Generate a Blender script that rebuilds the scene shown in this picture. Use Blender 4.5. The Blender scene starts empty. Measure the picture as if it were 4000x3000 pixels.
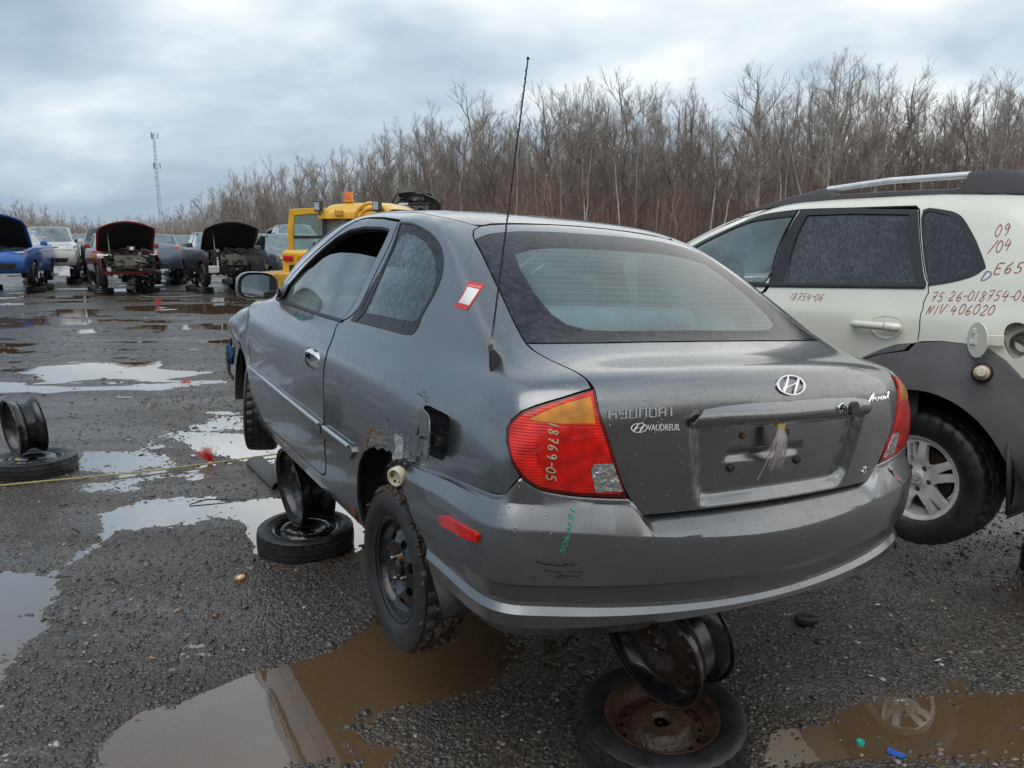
import bpy, bmesh, math, random
import numpy as np
from mathutils import Vector, Matrix, Euler, noise as mnoise
from mathutils.geometry import delaunay_2d_cdt
PI = math.pi
R = math.radians
sc = bpy.context.scene
COL = sc.collection
# ---------------------------------------------------------------- camera
CAM_H = 1.72
cd = bpy.data.cameras.new('camera'); cam = bpy.data.objects.new('camera', cd); COL.objects.link(cam)
cam.location = (0, 0, CAM_H); cam.rotation_euler = (R(90 - 10.48), 0, 0)
cd.sensor_width = 36; cd.sensor_fit = 'HORIZONTAL'; cd.lens = 36 * 3050 / 4000
cd.clip_start = .05; cd.clip_end = 4000
sc.camera = cam
# ---------------------------------------------------------------- light
SUN_EL, SUN_AZ = R(58), R(-150)      # soft overcast sun, placed behind the camera to stay out of reflections
w = bpy.data.worlds.new('World'); sc.world = w; w.use_nodes = True
def build_world():
    nt = w.node_tree; nt.nodes.clear(); N = nt.nodes.new; L = nt.links.new
    out = N('ShaderNodeOutputWorld'); bg = N('ShaderNodeBackground'); L(bg.outputs[0], out.inputs[0])
    sky = N('ShaderNodeTexSky'); sky.sky_type = 'NISHITA'; sky.sun_disc = False
    sky.sun_elevation = SUN_EL; sky.sun_rotation = SUN_AZ; sky.air_density = 1.3; sky.dust_density = 3
    tc = N('ShaderNodeTexCoord'); sep = N('ShaderNodeSeparateXYZ'); L(tc.outputs['Generated'], sep.inputs[0])
    # project the cloud deck on a plane overhead so it flattens towards the horizon
    mz = N('ShaderNodeMath'); mz.operation = 'MAXIMUM'; L(sep.outputs[2], mz.inputs[0]); mz.inputs[1].default_value = 0.0
    ad = N('ShaderNodeMath'); ad.operation = 'ADD'; L(mz.outputs[0], ad.inputs[0]); ad.inputs[1].default_value = .34
    dx = N('ShaderNodeMath'); dx.operation = 'DIVIDE'; L(sep.outputs[0], dx.inputs[0]); L(ad.outputs[0], dx.inputs[1])
    dy = N('ShaderNodeMath'); dy.operation = 'DIVIDE'; L(sep.outputs[1], dy.inputs[0]); L(ad.outputs[0], dy.inputs[1])
    cb = N('ShaderNodeCombineXYZ'); L(dx.outputs[0], cb.inputs[0]); L(dy.outputs[0], cb.inputs[1]); cb.inputs[2].default_value = 4.7
    mp = N('ShaderNodeMapping'); mp.inputs['Rotation'].default_value = (0, 0, .35); mp.inputs['Scale'].default_value = (.95, 1.2, 1); L(cb.outputs[0], mp.inputs[0])
    n1 = N('ShaderNodeTexNoise'); n1.inputs['Scale'].default_value = 1.05; n1.inputs['Detail'].default_value = 5; n1.inputs['Roughness'].default_value = .5; n1.inputs['Distortion'].default_value = .25
    L(mp.outputs[0], n1.inputs['Vector'])
    n2 = N('ShaderNodeTexNoise'); n2.inputs['Scale'].default_value = 3.1; n2.inputs['Detail'].default_value = 4; n2.inputs['Roughness'].default_value = .5
    L(mp.outputs[0], n2.inputs['Vector'])
    mx = N('ShaderNodeMix'); mx.data_type = 'FLOAT'; mx.inputs[0].default_value = .3; L(n1.outputs[0], mx.inputs[2]); L(n2.outputs[0], mx.inputs[3])
    # the deck is thicker to the left (-X), thinner to the right
    az = N('ShaderNodeMath'); az.operation = 'MULTIPLY_ADD'; L(sep.outputs[0], az.inputs[0]); az.inputs[1].default_value = .20; L(mx.outputs[0], az.inputs[2])
    cr = N('ShaderNodeValToRGB'); e = cr.color_ramp.elements
    e[0].position = .34; e[0].color = (.27, .345, .43, 1); e[1].position = .68; e[1].color = (.95, .94, .89, 1)
    m = cr.color_ramp.elements.new(.455); m.color = (.40, .475, .545, 1)
    m2 = cr.color_ramp.elements.new(.545); m2.color = (.60, .65, .68, 1)
    L(az.outputs[0], cr.inputs[0])
    sc_ = N('ShaderNodeVectorMath'); sc_.operation = 'SCALE'; L(cr.outputs[0], sc_.inputs[0]); sc_.inputs['Scale'].default_value = CLOUD
    mixc = N('ShaderNodeMix'); mixc.data_type = 'RGBA'; mixc.inputs[0].default_value = .94
    L(sky.outputs[0], mixc.inputs[6]); L(sc_.outputs[0], mixc.inputs[7])
    L(mixc.outputs[2], bg.inputs[0]); bg.inputs[1].default_value = .1
CLOUD = 8.5
build_world()
sd = bpy.data.lights.new('sun', 'SUN'); so = bpy.data.objects.new('sun', sd); COL.objects.link(so)
sd.energy = .8; sd.angle = R(60); sd.color = (1, .97, .92)
_d = Vector((math.sin(SUN_AZ) * math.cos(SUN_EL), math.cos(SUN_AZ) * math.cos(SUN_EL), math.sin(SUN_EL)))
so.rotation_euler = _d.to_track_quat('Z', 'Y').to_euler(); so.location = (0, 0, 30)
vs = sc.view_settings; vs.view_transform = 'Standard'; vs.look = 'None'; vs.gamma = 1; vs.use_curve_mapping = False; vs.exposure = 0.76
sc.render.engine = 'CYCLES'
cy = sc.cycles; cy.max_bounces = 7; cy.diffuse_bounces = 3; cy.glossy_bounces = 4; cy.transparent_max_bounces = 24; cy.transmission_bounces = 4
cy.use_denoising = True; cy.sample_clamp_indirect = 8; cy.caustics_reflective = False; cy.caustics_refractive = False
# ---------------------------------------------------------------- objects
def link(o, parent=None):
    COL.objects.link(o)
    if parent is not None: o.parent = parent
    return o
def mesh_obj(name, me, mat=None, parent=None, smooth=True):
    o = bpy.data.objects.new(name, me); link(o, parent)
    if mat is not None:
        for m in (mat if isinstance(mat, (list, tuple)) else [mat]): me.materials.append(m)
    if smooth: me.shade_smooth()
    return o
def thing(name, label, cat, loc=(0, 0, 0), rot=(0, 0, 0), group=None, scale=None):
    o = bpy.data.objects.new(name, None); link(o); o.location = loc; o.rotation_euler = rot
    o.empty_display_size = .2
    if scale: o.scale = scale
    return tag(o, label, cat, group)
def tag(o, label=None, cat=None, group=None, kind=None):
    if label: o['label'] = label
    if cat: o['category'] = cat
    if group: o['group'] = group
    if kind: o['kind'] = kind
    return o
def copy_tree(o, parent=None):
    c = o.copy(); link(c)
    if parent is not None: c.parent = parent
    for ch in list(o.children): copy_tree(ch, c)
    return c
class MB:
    """collects shapes into one mesh"""
    def __init__(s): s.v = []; s.f = []; s.mi = []
    def add(s, V, F, mi=0):
        b = len(s.v); s.v += [tuple(p) for p in V]; s.f += [tuple(i + b for i in f) for f in F]; s.mi += [mi] * len(F); return s
    def box(s, c, d, rot=None, mi=0, taper=1.0):
        x, y, z = d[0] / 2, d[1] / 2, d[2] / 2; t = taper
        V = [Vector(p) for p in ((-x, -y, -z), (x, -y, -z), (x, y, -z), (-x, y, -z), (-x * t, -y * t, z), (x * t, -y * t, z), (x * t, y * t, z), (-x * t, y * t, z))]
        if rot is not None:
            m = Euler(rot).to_matrix(); V = [m @ v for v in V]
        return s.add([v + Vector(c) for v in V], [(0, 3, 2, 1), (4, 5, 6, 7), (0, 1, 5, 4), (1, 2, 6, 5), (2, 3, 7, 6), (3, 0, 4, 7)], mi)
    def tube(s, pts, rad, n=8, mi=0, cap=True):
        pts = [Vector(p) for p in pts]; m = len(pts)
        rad = [rad] * m if not isinstance(rad, (list, tuple)) else rad
        V = []; up = Vector((0, 0, 1)); prev = None
        for i, p in enumerate(pts):
            d = (pts[min(i + 1, m - 1)] - pts[max(i - 1, 0)])
            d = d.normalized() if d.length > 1e-9 else Vector((0, 0, 1))
            a = prev if prev is not None else (up if abs(d.z) < .9 else Vector((1, 0, 0)))
            a = a - d * a.dot(d); a = a.normalized() if a.length > 1e-6 else d.orthogonal().normalized()
            prev = a; b = d.cross(a)
            for k in range(n):
                t = 2 * PI * k / n; V.append(p + (a * math.cos(t) + b * math.sin(t)) * rad[i])
        F = [(i * n + k, i * n + (k + 1) % n, (i + 1) * n + (k + 1) % n, (i + 1) * n + k) for i in range(m - 1) for k in range(n)]
        if cap: F += [tuple(range(n))[::-1], tuple(range((m - 1) * n, m * n))]
        return s.add(V, F, mi)
    def lathe(s, prof, n=32, axis='y', c=(0, 0, 0), mi=0, closed=False, a0=0, a1=2 * PI):
        """prof: (radius, height along axis)"""
        full = abs(a1 - a0 - 2 * PI) < 1e-6; m = n if full else n + 1
        V = []
        for r, h in prof:
            for k in range(m):
                t = a0 + (a1 - a0) * k / n; x, y = r * math.cos(t), r * math.sin(t)
                q = (x, h, y) if axis == 'y' else (x, y, h) if axis == 'z' else (h, x, y)
                V.append((q[0] + c[0], q[1] + c[1], q[2] + c[2]))
        F = []; P = len(prof)
        for i in range(P if closed else P - 1):
            for k in range(n):
                a, b = i * m, ((i + 1) % P) * m
                F.append((a + k, a + (k + 1) % m, b + (k + 1) % m, b + k))
        return s.add(V, F, mi)
    def grid(s, G, mi=0, closed_u=False):
        nv, nu = len(G), len(G[0]); V = [p for row in G for p in row]
        F = [(j * nu + i, j * nu + (i + 1) % nu, (j + 1) * nu + (i + 1) % nu, (j + 1) * nu + i) for j in range(nv - 1) for i in range(nu if closed_u else nu - 1)]
        return s.add(V, F, mi)
    def prism(s, poly, z0, z1, mi=0, f=None):
        """poly in 2D, extruded; f maps (u,v,w) to 3D"""
        f = f or (lambda u, v, w: (u, v, w)); n = len(poly)
        V = [f(u, v, z0) for u, v in poly] + [f(u, v, z1) for u, v in poly]
        return s.add(V, [tuple(range(n))[::-1], tuple(range(n, 2 * n))] + [(i, (i + 1) % n, n + (i + 1) % n, n + i) for i in range(n)], mi)
    def mesh(s, name, recalc=True, weld=0):
        me = bpy.data.meshes.new(name); me.from_pydata(s.v, [], s.f)
        if any(s.mi): me.polygons.foreach_set('material_index', s.mi)
        if recalc or weld:
            bm = bmesh.new(); bm.from_mesh(me)
            if weld: bmesh.ops.remove_doubles(bm, verts=bm.verts, dist=weld)
            if recalc: bmesh.ops.recalc_face_normals(bm, faces=bm.faces)
            bm.to_mesh(me); bm.free()
        me.update(); return me
    def build(s, name, mat, parent=None, smooth=True, recalc=True, weld=0, bevel=0, seg=2, ang=40):
        me = s.mesh(name, recalc, weld); o = mesh_obj(name, me, mat, parent, smooth)
        if smooth: sharp(me, ang)
        if bevel:
            b = o.modifiers.new('b', 'BEVEL'); b.width = bevel; b.segments = seg; b.limit_method = 'ANGLE'; b.angle_limit = R(35)
        return o
def sharp(me, ang=40):
    me.shade_smooth()
    try: me.set_sharp_from_angle(angle=R(ang))
    except Exception: pass
def inside(p, poly):
    x, y = p; c = False; n = len(poly); j = n - 1
    for i in range(n):
        xi, yi = poly[i]; xj, yj = poly[j]
        if (yi > y) != (yj > y) and x < (xj - xi) * (y - yi) / (yj - yi) + xi: c = not c
        j = i
    return c
def dens(poly, step, closed=True):
    out = []; n = len(poly)
    for i in range(n if closed else n - 1):
        a, b = poly[i], poly[(i + 1) % n]; L = math.hypot(b[0] - a[0], b[1] - a[1]); k = max(1, int(math.ceil(L / step)))
        out += [(a[0] + (b[0] - a[0]) * q / k, a[1] + (b[1] - a[1]) * q / k) for q in range(k)]
    if not closed: out.append(tuple(poly[-1]))
    return out
def catmull(P, k=4, closed=True):
    out = []; n = len(P)
    for i in range(n if closed else n - 1):
        p0, p1, p2, p3 = (P[(i - 1) % n], P[i], P[(i + 1) % n], P[(i + 2) % n]) if closed else (P[max(i - 1, 0)], P[i], P[i + 1], P[min(i + 2, n - 1)])
        for q in range(k):
            t = q / k
            out.append(tuple(.5 * (2 * p1[c] + (p2[c] - p0[c]) * t + (2 * p0[c] - 5 * p1[c] + 4 * p2[c] - p3[c]) * t * t + (3 * p1[c] - p0[c] - 3 * p2[c] + p3[c]) * t ** 3) for c in range(len(p1))))
    if not closed: out.append(tuple(P[-1]))
    return out
def cut(outer, holes=(), step=(.25, .2)):
    """triangulate a polygon with holes, with inner points; returns verts, tris, loops of vertex indices"""
    V = []; E = []; loops = []
    for lp in [outer] + list(holes):
        b = len(V); n = len(lp); V += [tuple(p) for p in lp]; E += [(b + i, b + (i + 1) % n) for i in range(n)]; loops.append(list(range(b, b + n)))
    us = [p[0] for p in outer]; vs_ = [p[1] for p in outer]
    bp = np.array(V)
    u = math.floor(min(us) / step[0]) * step[0]
    while u < max(us):
        v = math.floor(min(vs_) / step[1]) * step[1]
        while v < max(vs_):
            if inside((u, v), outer) and not any(inside((u, v), h) for h in holes):
                d = ((bp[:, 0] - u) / step[0]) ** 2 + ((bp[:, 1] - v) / step[1]) ** 2
                if d.min() > .16: V.append((u, v))
            v += step[1]
        u += step[0]
    r = delaunay_2d_cdt([Vector(p) for p in V], E, [], 0, 1e-6)
    RV, RF, OV = r[0], r[2], r[3]
    RV = [(p.x, p.y) for p in RV]; back = {}
    for i, ov in enumerate(OV):
        for o in ov: back[o] = i
    T = []
    for f in RF:
        c = (sum(RV[i][0] for i in f) / 3, sum(RV[i][1] for i in f) / 3)
        if inside(c, outer) and not any(inside(c, h) for h in holes): T.append(tuple(f))
    return RV, T, [[back[i] for i in lp] for lp in loops]
# ---- smooth surfaces: a control net swept into a dense grid, panels are cut out of it ----
def bsp_weights(n, sub, closed):
    rows=[]
    if closed:
        for i in range(n):
            for q in range(sub):
                u=q/sub; w=np.zeros(n)
                b=((1-u)**3/6,(3*u**3-6*u*u+4)/6,(-3*u**3+3*u*u+3*u+1)/6,u**3/6)
                for m in range(4): w[(i-1+m)%n]+=b[m]
                rows.append(w)
    else:
        for i in range(n-1):
            for q in range(sub+(1 if i==n-2 else 0)):
                u=q/sub; w=np.zeros(n)
                b=((1-u)**3/6,(3*u**3-6*u*u+4)/6,(-3*u**3+3*u*u+3*u+1)/6,u**3/6)
                for m in range(4):
                    j=i-1+m
                    if j<0: w[0]+=2*b[m]; w[1]-=b[m]      # phantom end points: the curve starts on the first control point
                    elif j>n-1: w[n-1]+=2*b[m]; w[n-2]-=b[m]
                    else: w[j]+=b[m]
                rows.append(w)
    return np.array(rows)
class Surf:
    """closed in s (0..ns), open in t (0..nt-1)"""
    def __init__(self, net, sub=8):
        self.net=np.array(net,float)            # [t][s][3]
        nt,ns,_=self.net.shape; self.nt,self.ns,self.sub=nt,ns,sub
        A=bsp_weights(nt,sub,False); B=bsp_weights(ns,sub,True)
        self.P=np.einsum('at,tsc,bs->abc',A,self.net,B)   # [T][S]
        P=self.P
        ds=np.roll(P,-1,1)-np.roll(P,1,1); dt=np.gradient(P,axis=0)
        N=np.cross(ds,dt); L=np.linalg.norm(N,axis=2,keepdims=True); self.N=N/np.maximum(L,1e-9)
        if (self.N[:,:,1]*P[:,:,1]).sum()<0: self.N=-self.N
    def _bil(self,G,s,t):
        s=np.asarray(s,float)*self.sub; t=np.clip(np.asarray(t,float)*self.sub,0,G.shape[0]-1.001)
        i=np.floor(s).astype(int); j=np.floor(t).astype(int); fs=(s-i)[...,None]; ft=(t-j)[...,None]; n=G.shape[1]
        a,b=i%n,(i+1)%n
        return (G[j,a]*(1-fs)+G[j,b]*fs)*(1-ft)+(G[j+1,a]*(1-fs)+G[j+1,b]*fs)*ft
    def pos(self,s,t): return self._bil(self.P,s,t)
    def nrm(self,s,t):
        n=self._bil(self.N,s,t); return n/np.maximum(np.linalg.norm(n,axis=-1,keepdims=True),1e-9)
def _sharpen(net, k=.8):
    net = np.array(net, float); nt, ns, _ = net.shape
    A = bsp_weights(nt, 1, False)[:nt]; B = bsp_weights(ns, 1, True)
    for _ in range(2):
        S = np.einsum('at,tsc,bs->abc', A, net, B); net = net + k * (net - S); k *= .35
    return net
def normals_from(me, N):
    """shade with the normals of the surface the panel was cut from"""
    try: me.normals_split_custom_set_from_vertices([tuple(n) for n in N])
    except Exception: pass
def panel(name, S, outer, mat, parent, holes=(), gap=.0035, depth=.014, off=0.0, step=(.25, .2), smooth=0, hole_gap=0.0, dstep=.12, lip=0.0, disp=None, edge_mat=None, thick=False):
    """a sheet-metal (or glass) panel: polygon in (s,t) on surface S, edge pulled in by half a shut line and turned inwards"""
    prep = lambda P: dens(catmull(P, smooth) if smooth else P, dstep)
    outer = prep(outer); holes = [prep(h) for h in holes]
    V, T, loops = cut(outer, holes, step)
    V = np.array(V); X = S.pos(V[:, 0], V[:, 1]); N = S.nrm(V[:, 0], V[:, 1])
    if disp is not None: X = X + N * disp(V, X)[:, None]
    X = X + N * off
    if disp is not None:
        a, b, c_ = (X[[t[k] for t in T]] for k in range(3)); fn = np.cross(b - a, c_ - a); nn = N[[t[0] for t in T]]
        fn *= np.sign((fn * nn).sum(1, keepdims=True)); N2 = np.zeros_like(N)
        for k in range(3): np.add.at(N2, [t[k] for t in T], fn)
        N = N2 / np.maximum(np.linalg.norm(N2, axis=1, keepdims=True), 1e-12)
    X = X.copy(); c = None
    for li, lp in enumerate(loops):
        g = gap if li == 0 else hole_gap
        if g:
            P = X[lp]; tan = np.roll(P, -1, 0) - np.roll(P, 1, 0); tan /= np.maximum(np.linalg.norm(tan, axis=1, keepdims=True), 1e-9)
            inw = np.cross(N[lp], tan)
            a = np.array(outer if li == 0 else holes[li - 1]); area = (a[:, 0] * np.roll(a[:, 1], -1) - np.roll(a[:, 0], -1) * a[:, 1]).sum()
            # is param orientation the same as (tangent, normal) orientation?
            s0 = S.pos(V[lp[0], 0] + .01, V[lp[0], 1]) - S.pos(V[lp[0], 0], V[lp[0], 1]); t0 = S.pos(V[lp[0], 0], V[lp[0], 1] + .01) - S.pos(V[lp[0], 0], V[lp[0], 1])
            hand = np.sign(np.dot(np.cross(s0, t0), N[lp[0]]))
            sg = np.sign(area) * hand * (1 if li == 0 else -1)
            X[lp] = P + inw * sg * g
    VV = [tuple(p) for p in X]; NN = [tuple(n) for n in N]; F = [tuple(t) for t in T]; MI = [0] * len(F)
    # wind faces outwards
    a, b, c_ = (X[[t[k] for t in T]] for k in range(3)); fn = np.cross(b - a, c_ - a); nn = N[[t[0] for t in T]]
    if (fn * nn).sum() < 0: F = [f[::-1] for f in F]
    if depth:
        for lp in loops:
            b0 = len(VV); P = X[lp]; n_ = N[lp]
            VV += [tuple(p) for p in P]; VV += [tuple(p) for p in (P - n_ * depth)]
            tan = np.roll(P, -1, 0) - np.roll(P, 1, 0); tan /= np.maximum(np.linalg.norm(tan, axis=1, keepdims=True), 1e-9)
            sd_ = np.cross(n_, tan); NN += [tuple(q) for q in n_]; NN += [tuple(q) for q in n_]
            m = len(lp)
            for i in range(m):
                j = (i + 1) % m; F.append((b0 + i, b0 + j, b0 + m + j, b0 + m + i)); MI.append(1 if edge_mat is not None else 0)
    me = bpy.data.meshes.new(name); me.from_pydata(VV, [], F)
    me.polygons.foreach_set('material_index', MI); me.update()
    o = mesh_obj(name, me, [mat, edge_mat] if edge_mat is not None else mat, parent)
    sm = [True] * len(T) + [False] * (len(F) - len(T)); me.polygons.foreach_set('use_smooth', sm)
    nv = len(V); LN = []
    for p in me.polygons:
        flat = p.index >= len(T)
        for li in p.loop_indices:
            LN.append(p.normal[:] if flat else NN[me.loops[li].vertex_index])
    try: me.normals_split_custom_set([tuple(n) for n in LN])
    except Exception: pass
    return o
def mirror_uv(P, ns): return [((ns - s), t) for s, t in P][::-1]
def strip(name, S, path, width, mat, parent, off=.002, thick=.004, taper=False, join=None):
    """a raised strip (ribbon with thickness) following a polyline in (s,t)"""
    P = np.array(dens(path, .12, False)); X = S.pos(P[:, 0], P[:, 1]); N = S.nrm(P[:, 0], P[:, 1])
    T_ = np.gradient(X, axis=0); T_ /= np.maximum(np.linalg.norm(T_, axis=1, keepdims=True), 1e-9); B = np.cross(N, T_)
    n = len(P); wv = np.full(n, width / 2.)
    if taper: wv = wv * np.sin(np.linspace(.15, PI - .15, n)) ** .5
    rows = []
    for k, (a, h) in enumerate(((-1, -.006), (-1, thick * .6), (-.7, thick), (.7, thick), (1, thick * .6), (1, -.006))):
        rows.append([tuple(p) for p in X + B * (a * wv)[:, None] + N * (off + h)])
    mb = join or MB(); mb.grid(rows)
    if join is None: return mb.build(name, mat, parent, ang=50)
# ---------------------------------------------------------------- materials
def nodes(name):
    m = bpy.data.materials.new(name); m.use_nodes = True; nt = m.node_tree; nt.nodes.clear()
    return m, nt, nt.nodes.new, nt.links.new
def simple(name, col, rough=.5, metal=0., coat=0., spec=.5, bump=0., bscale=60., var=0., vscale=8., col2=None, emit=None, coords='Object', detail=4, rvar=0.):
    m, nt, N, L = nodes(name)
    out = N('ShaderNodeOutputMaterial'); b = N('ShaderNodeBsdfPrincipled'); L(b.outputs[0], out.inputs[0])
    b.inputs['Base Color'].default_value = (*col, 1); b.inputs['Roughness'].default_value = rough; b.inputs['Metallic'].default_value = metal
    b.inputs['Coat Weight'].default_value = coat; b.inputs['Coat Roughness'].default_value = .06; b.inputs['Specular IOR Level'].default_value = spec
    if emit: b.inputs['Emission Color'].default_value = (*emit[0], 1); b.inputs['Emission Strength'].default_value = emit[1]
    if var or col2 or bump or rvar:
        tc = N('ShaderNodeTexCoord')
    if var or col2 or rvar:
        n = N('ShaderNodeTexNoise'); n.inputs['Scale'].default_value = vscale; n.inputs['Detail'].default_value = detail; n.inputs['Roughness'].default_value = .65; L(tc.outputs[coords], n.inputs['Vector'])
    if var or col2:
        cr = N('ShaderNodeValToRGB'); L(n.outputs[0], cr.inputs[0]); e = cr.color_ramp.elements
        c2 = col2 or tuple(min(1, c * (1 + var)) for c in col); c1 = col if col2 else tuple(c * (1 - var) for c in col)
        e[0].position = .38; e[0].color = (*c1, 1); e[1].position = .64; e[1].color = (*c2, 1); L(cr.outputs[0], b.inputs['Base Color'])
    if rvar:
        mr = N('ShaderNodeMapRange'); mr.inputs[1].default_value = .3; mr.inputs[2].default_value = .7; mr.inputs[3].default_value = max(.02, rough - rvar); mr.inputs[4].default_value = rough + rvar
        L(n.outputs[0], mr.inputs[0]); L(mr.outputs[0], b.inputs['Roughness'])
    if bump:
        n2 = N('ShaderNodeTexNoise'); n2.inputs['Scale'].default_value = bscale; n2.inputs['Detail'].default_value = 5; L(tc.outputs[coords], n2.inputs['Vector'])
        bp = N('ShaderNodeBump'); bp.inputs['Strength'].default_value = bump; bp.inputs['Distance'].default_value = .01; L(n2.outputs[0], bp.inputs['Height']); L(bp.outputs[0], b.inputs['Normal'])
    return m
def drops(nt, N, L, tc, scale=85., amount=.5, patch=2.2):
    """height of small rain drops, in patches"""
    v = N('ShaderNodeTexVoronoi'); v.inputs['Scale'].default_value = scale; v.inputs['Randomness'].default_value = 1; L(tc.outputs['Object'], v.inputs['Vector'])
    mr = N('ShaderNodeMapRange'); mr.interpolation_type = 'SMOOTHSTEP'; mr.inputs[1].default_value = .06; mr.inputs[2].default_value = .30; mr.inputs[3].default_value = 1; mr.inputs[4].default_value = 0; L(v.outputs['Distance'], mr.inputs[0])
    n = N('ShaderNodeTexNoise'); n.inputs['Scale'].default_value = patch; n.inputs['Detail'].default_value = 2; L(tc.outputs['Object'], n.inputs['Vector'])
    # only some cells carry a drop
    sp = N('ShaderNodeSeparateXYZ'); L(v.outputs['Color'], sp.inputs[0])
    ad = N('ShaderNodeMath'); ad.operation = 'MULTIPLY_ADD'; L(n.outputs[0], ad.inputs[0]); ad.inputs[1].default_value = 1.2; ad.inputs[2].default_value = amount - 1.1
    gt = N('ShaderNodeMath'); gt.operation = 'LESS_THAN'; L(sp.outputs[0], gt.inputs[0]); L(ad.outputs[0], gt.inputs[1])
    mu = N('ShaderNodeMath'); mu.operation = 'MULTIPLY'; L(mr.outputs[0], mu.inputs[0]); L(gt.outputs[0], mu.inputs[1])
    return mu.outputs[0]
def paint(name, col, metal=.7, rough=.34, coat=.7, dirt=.25, dirtcol=(.12, .11, .10), wet=.7, coatrough=.05):
    m, nt, N, L = nodes(name)
    out = N('ShaderNodeOutputMaterial'); b = N('ShaderNodeBsdfPrincipled'); L(b.outputs[0], out.inputs[0]); tc = N('ShaderNodeTexCoord')
    n = N('ShaderNodeTexNoise'); n.inputs['Scale'].default_value = 2.4; n.inputs['Detail'].default_value = 7; n.inputs['Roughness'].default_value = .62; L(tc.outputs['Object'], n.inputs['Vector'])
    mr = N('ShaderNodeMapRange'); mr.inputs[1].default_value = .42; mr.inputs[2].default_value = .72; mr.inputs[3].default_value = 0; mr.inputs[4].default_value = dirt; L(n.outputs[0], mr.inputs[0])
    # vertical run marks
    mp = N('ShaderNodeMapping'); mp.inputs['Scale'].default_value = (38, 38, 2.2); L(tc.outputs['Object'], mp.inputs[0])
    ns = N('ShaderNodeTexNoise'); ns.inputs['Scale'].default_value = 1; ns.inputs['Detail'].default_value = 3; L(mp.outputs[0], ns.inputs['Vector'])
    ms = N('ShaderNodeMapRange'); ms.inputs[1].default_value = .5; ms.inputs[2].default_value = .75; ms.inputs[3].default_value = 0; ms.inputs[4].default_value = dirt * .7; L(ns.outputs[0], ms.inputs[0])
    ad = N('ShaderNodeMath'); ad.operation = 'ADD'; L(mr.outputs[0], ad.inputs[0]); L(ms.outputs[0], ad.inputs[1])
    mx = N('ShaderNodeMix'); mx.data_type = 'RGBA'; L(ad.outputs[0], mx.inputs[0]); mx.inputs[6].default_value = (*col, 1); mx.inputs[7].default_value = (*dirtcol, 1); L(mx.outputs[2], b.inputs['Base Color'])
    rr = N('ShaderNodeMath'); rr.operation = 'MULTIPLY_ADD'; L(ad.outputs[0], rr.inputs[0]); rr.inputs[1].default_value = .6; rr.inputs[2].default_value = rough; L(rr.outputs[0], b.inputs['Roughness'])
    cr_ = N('ShaderNodeMath'); cr_.operation = 'MULTIPLY_ADD'; L(ad.outputs[0], cr_.inputs[0]); cr_.inputs[1].default_value = .2; cr_.inputs[2].default_value = coatrough; L(cr_.outputs[0], b.inputs['Coat Roughness'])
    b.inputs['Metallic'].default_value = metal; b.inputs['Coat Weight'].default_value = coat
    fl = N('ShaderNodeTexNoise'); fl.inputs['Scale'].default_value = 1.1; fl.inputs['Detail'].default_value = 3; L(tc.outputs['Object'], fl.inputs['Vector'])
    bw = N('ShaderNodeBump'); bw.inputs['Strength'].default_value = .12; bw.inputs['Distance'].default_value = .02; L(fl.outputs[0], bw.inputs['Height'])
    if wet:
        d = drops(nt, N, L, tc, 95, wet)
        bp = N('ShaderNodeBump'); bp.inputs['Strength'].default_value = .55; bp.inputs['Distance'].default_value = .0016; L(d, bp.inputs['Height']); L(bw.outputs[0], bp.inputs['Normal'])
        L(bp.outputs[0], b.inputs['Normal']); L(bp.outputs[0], b.inputs['Coat Normal'])
    return m
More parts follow.
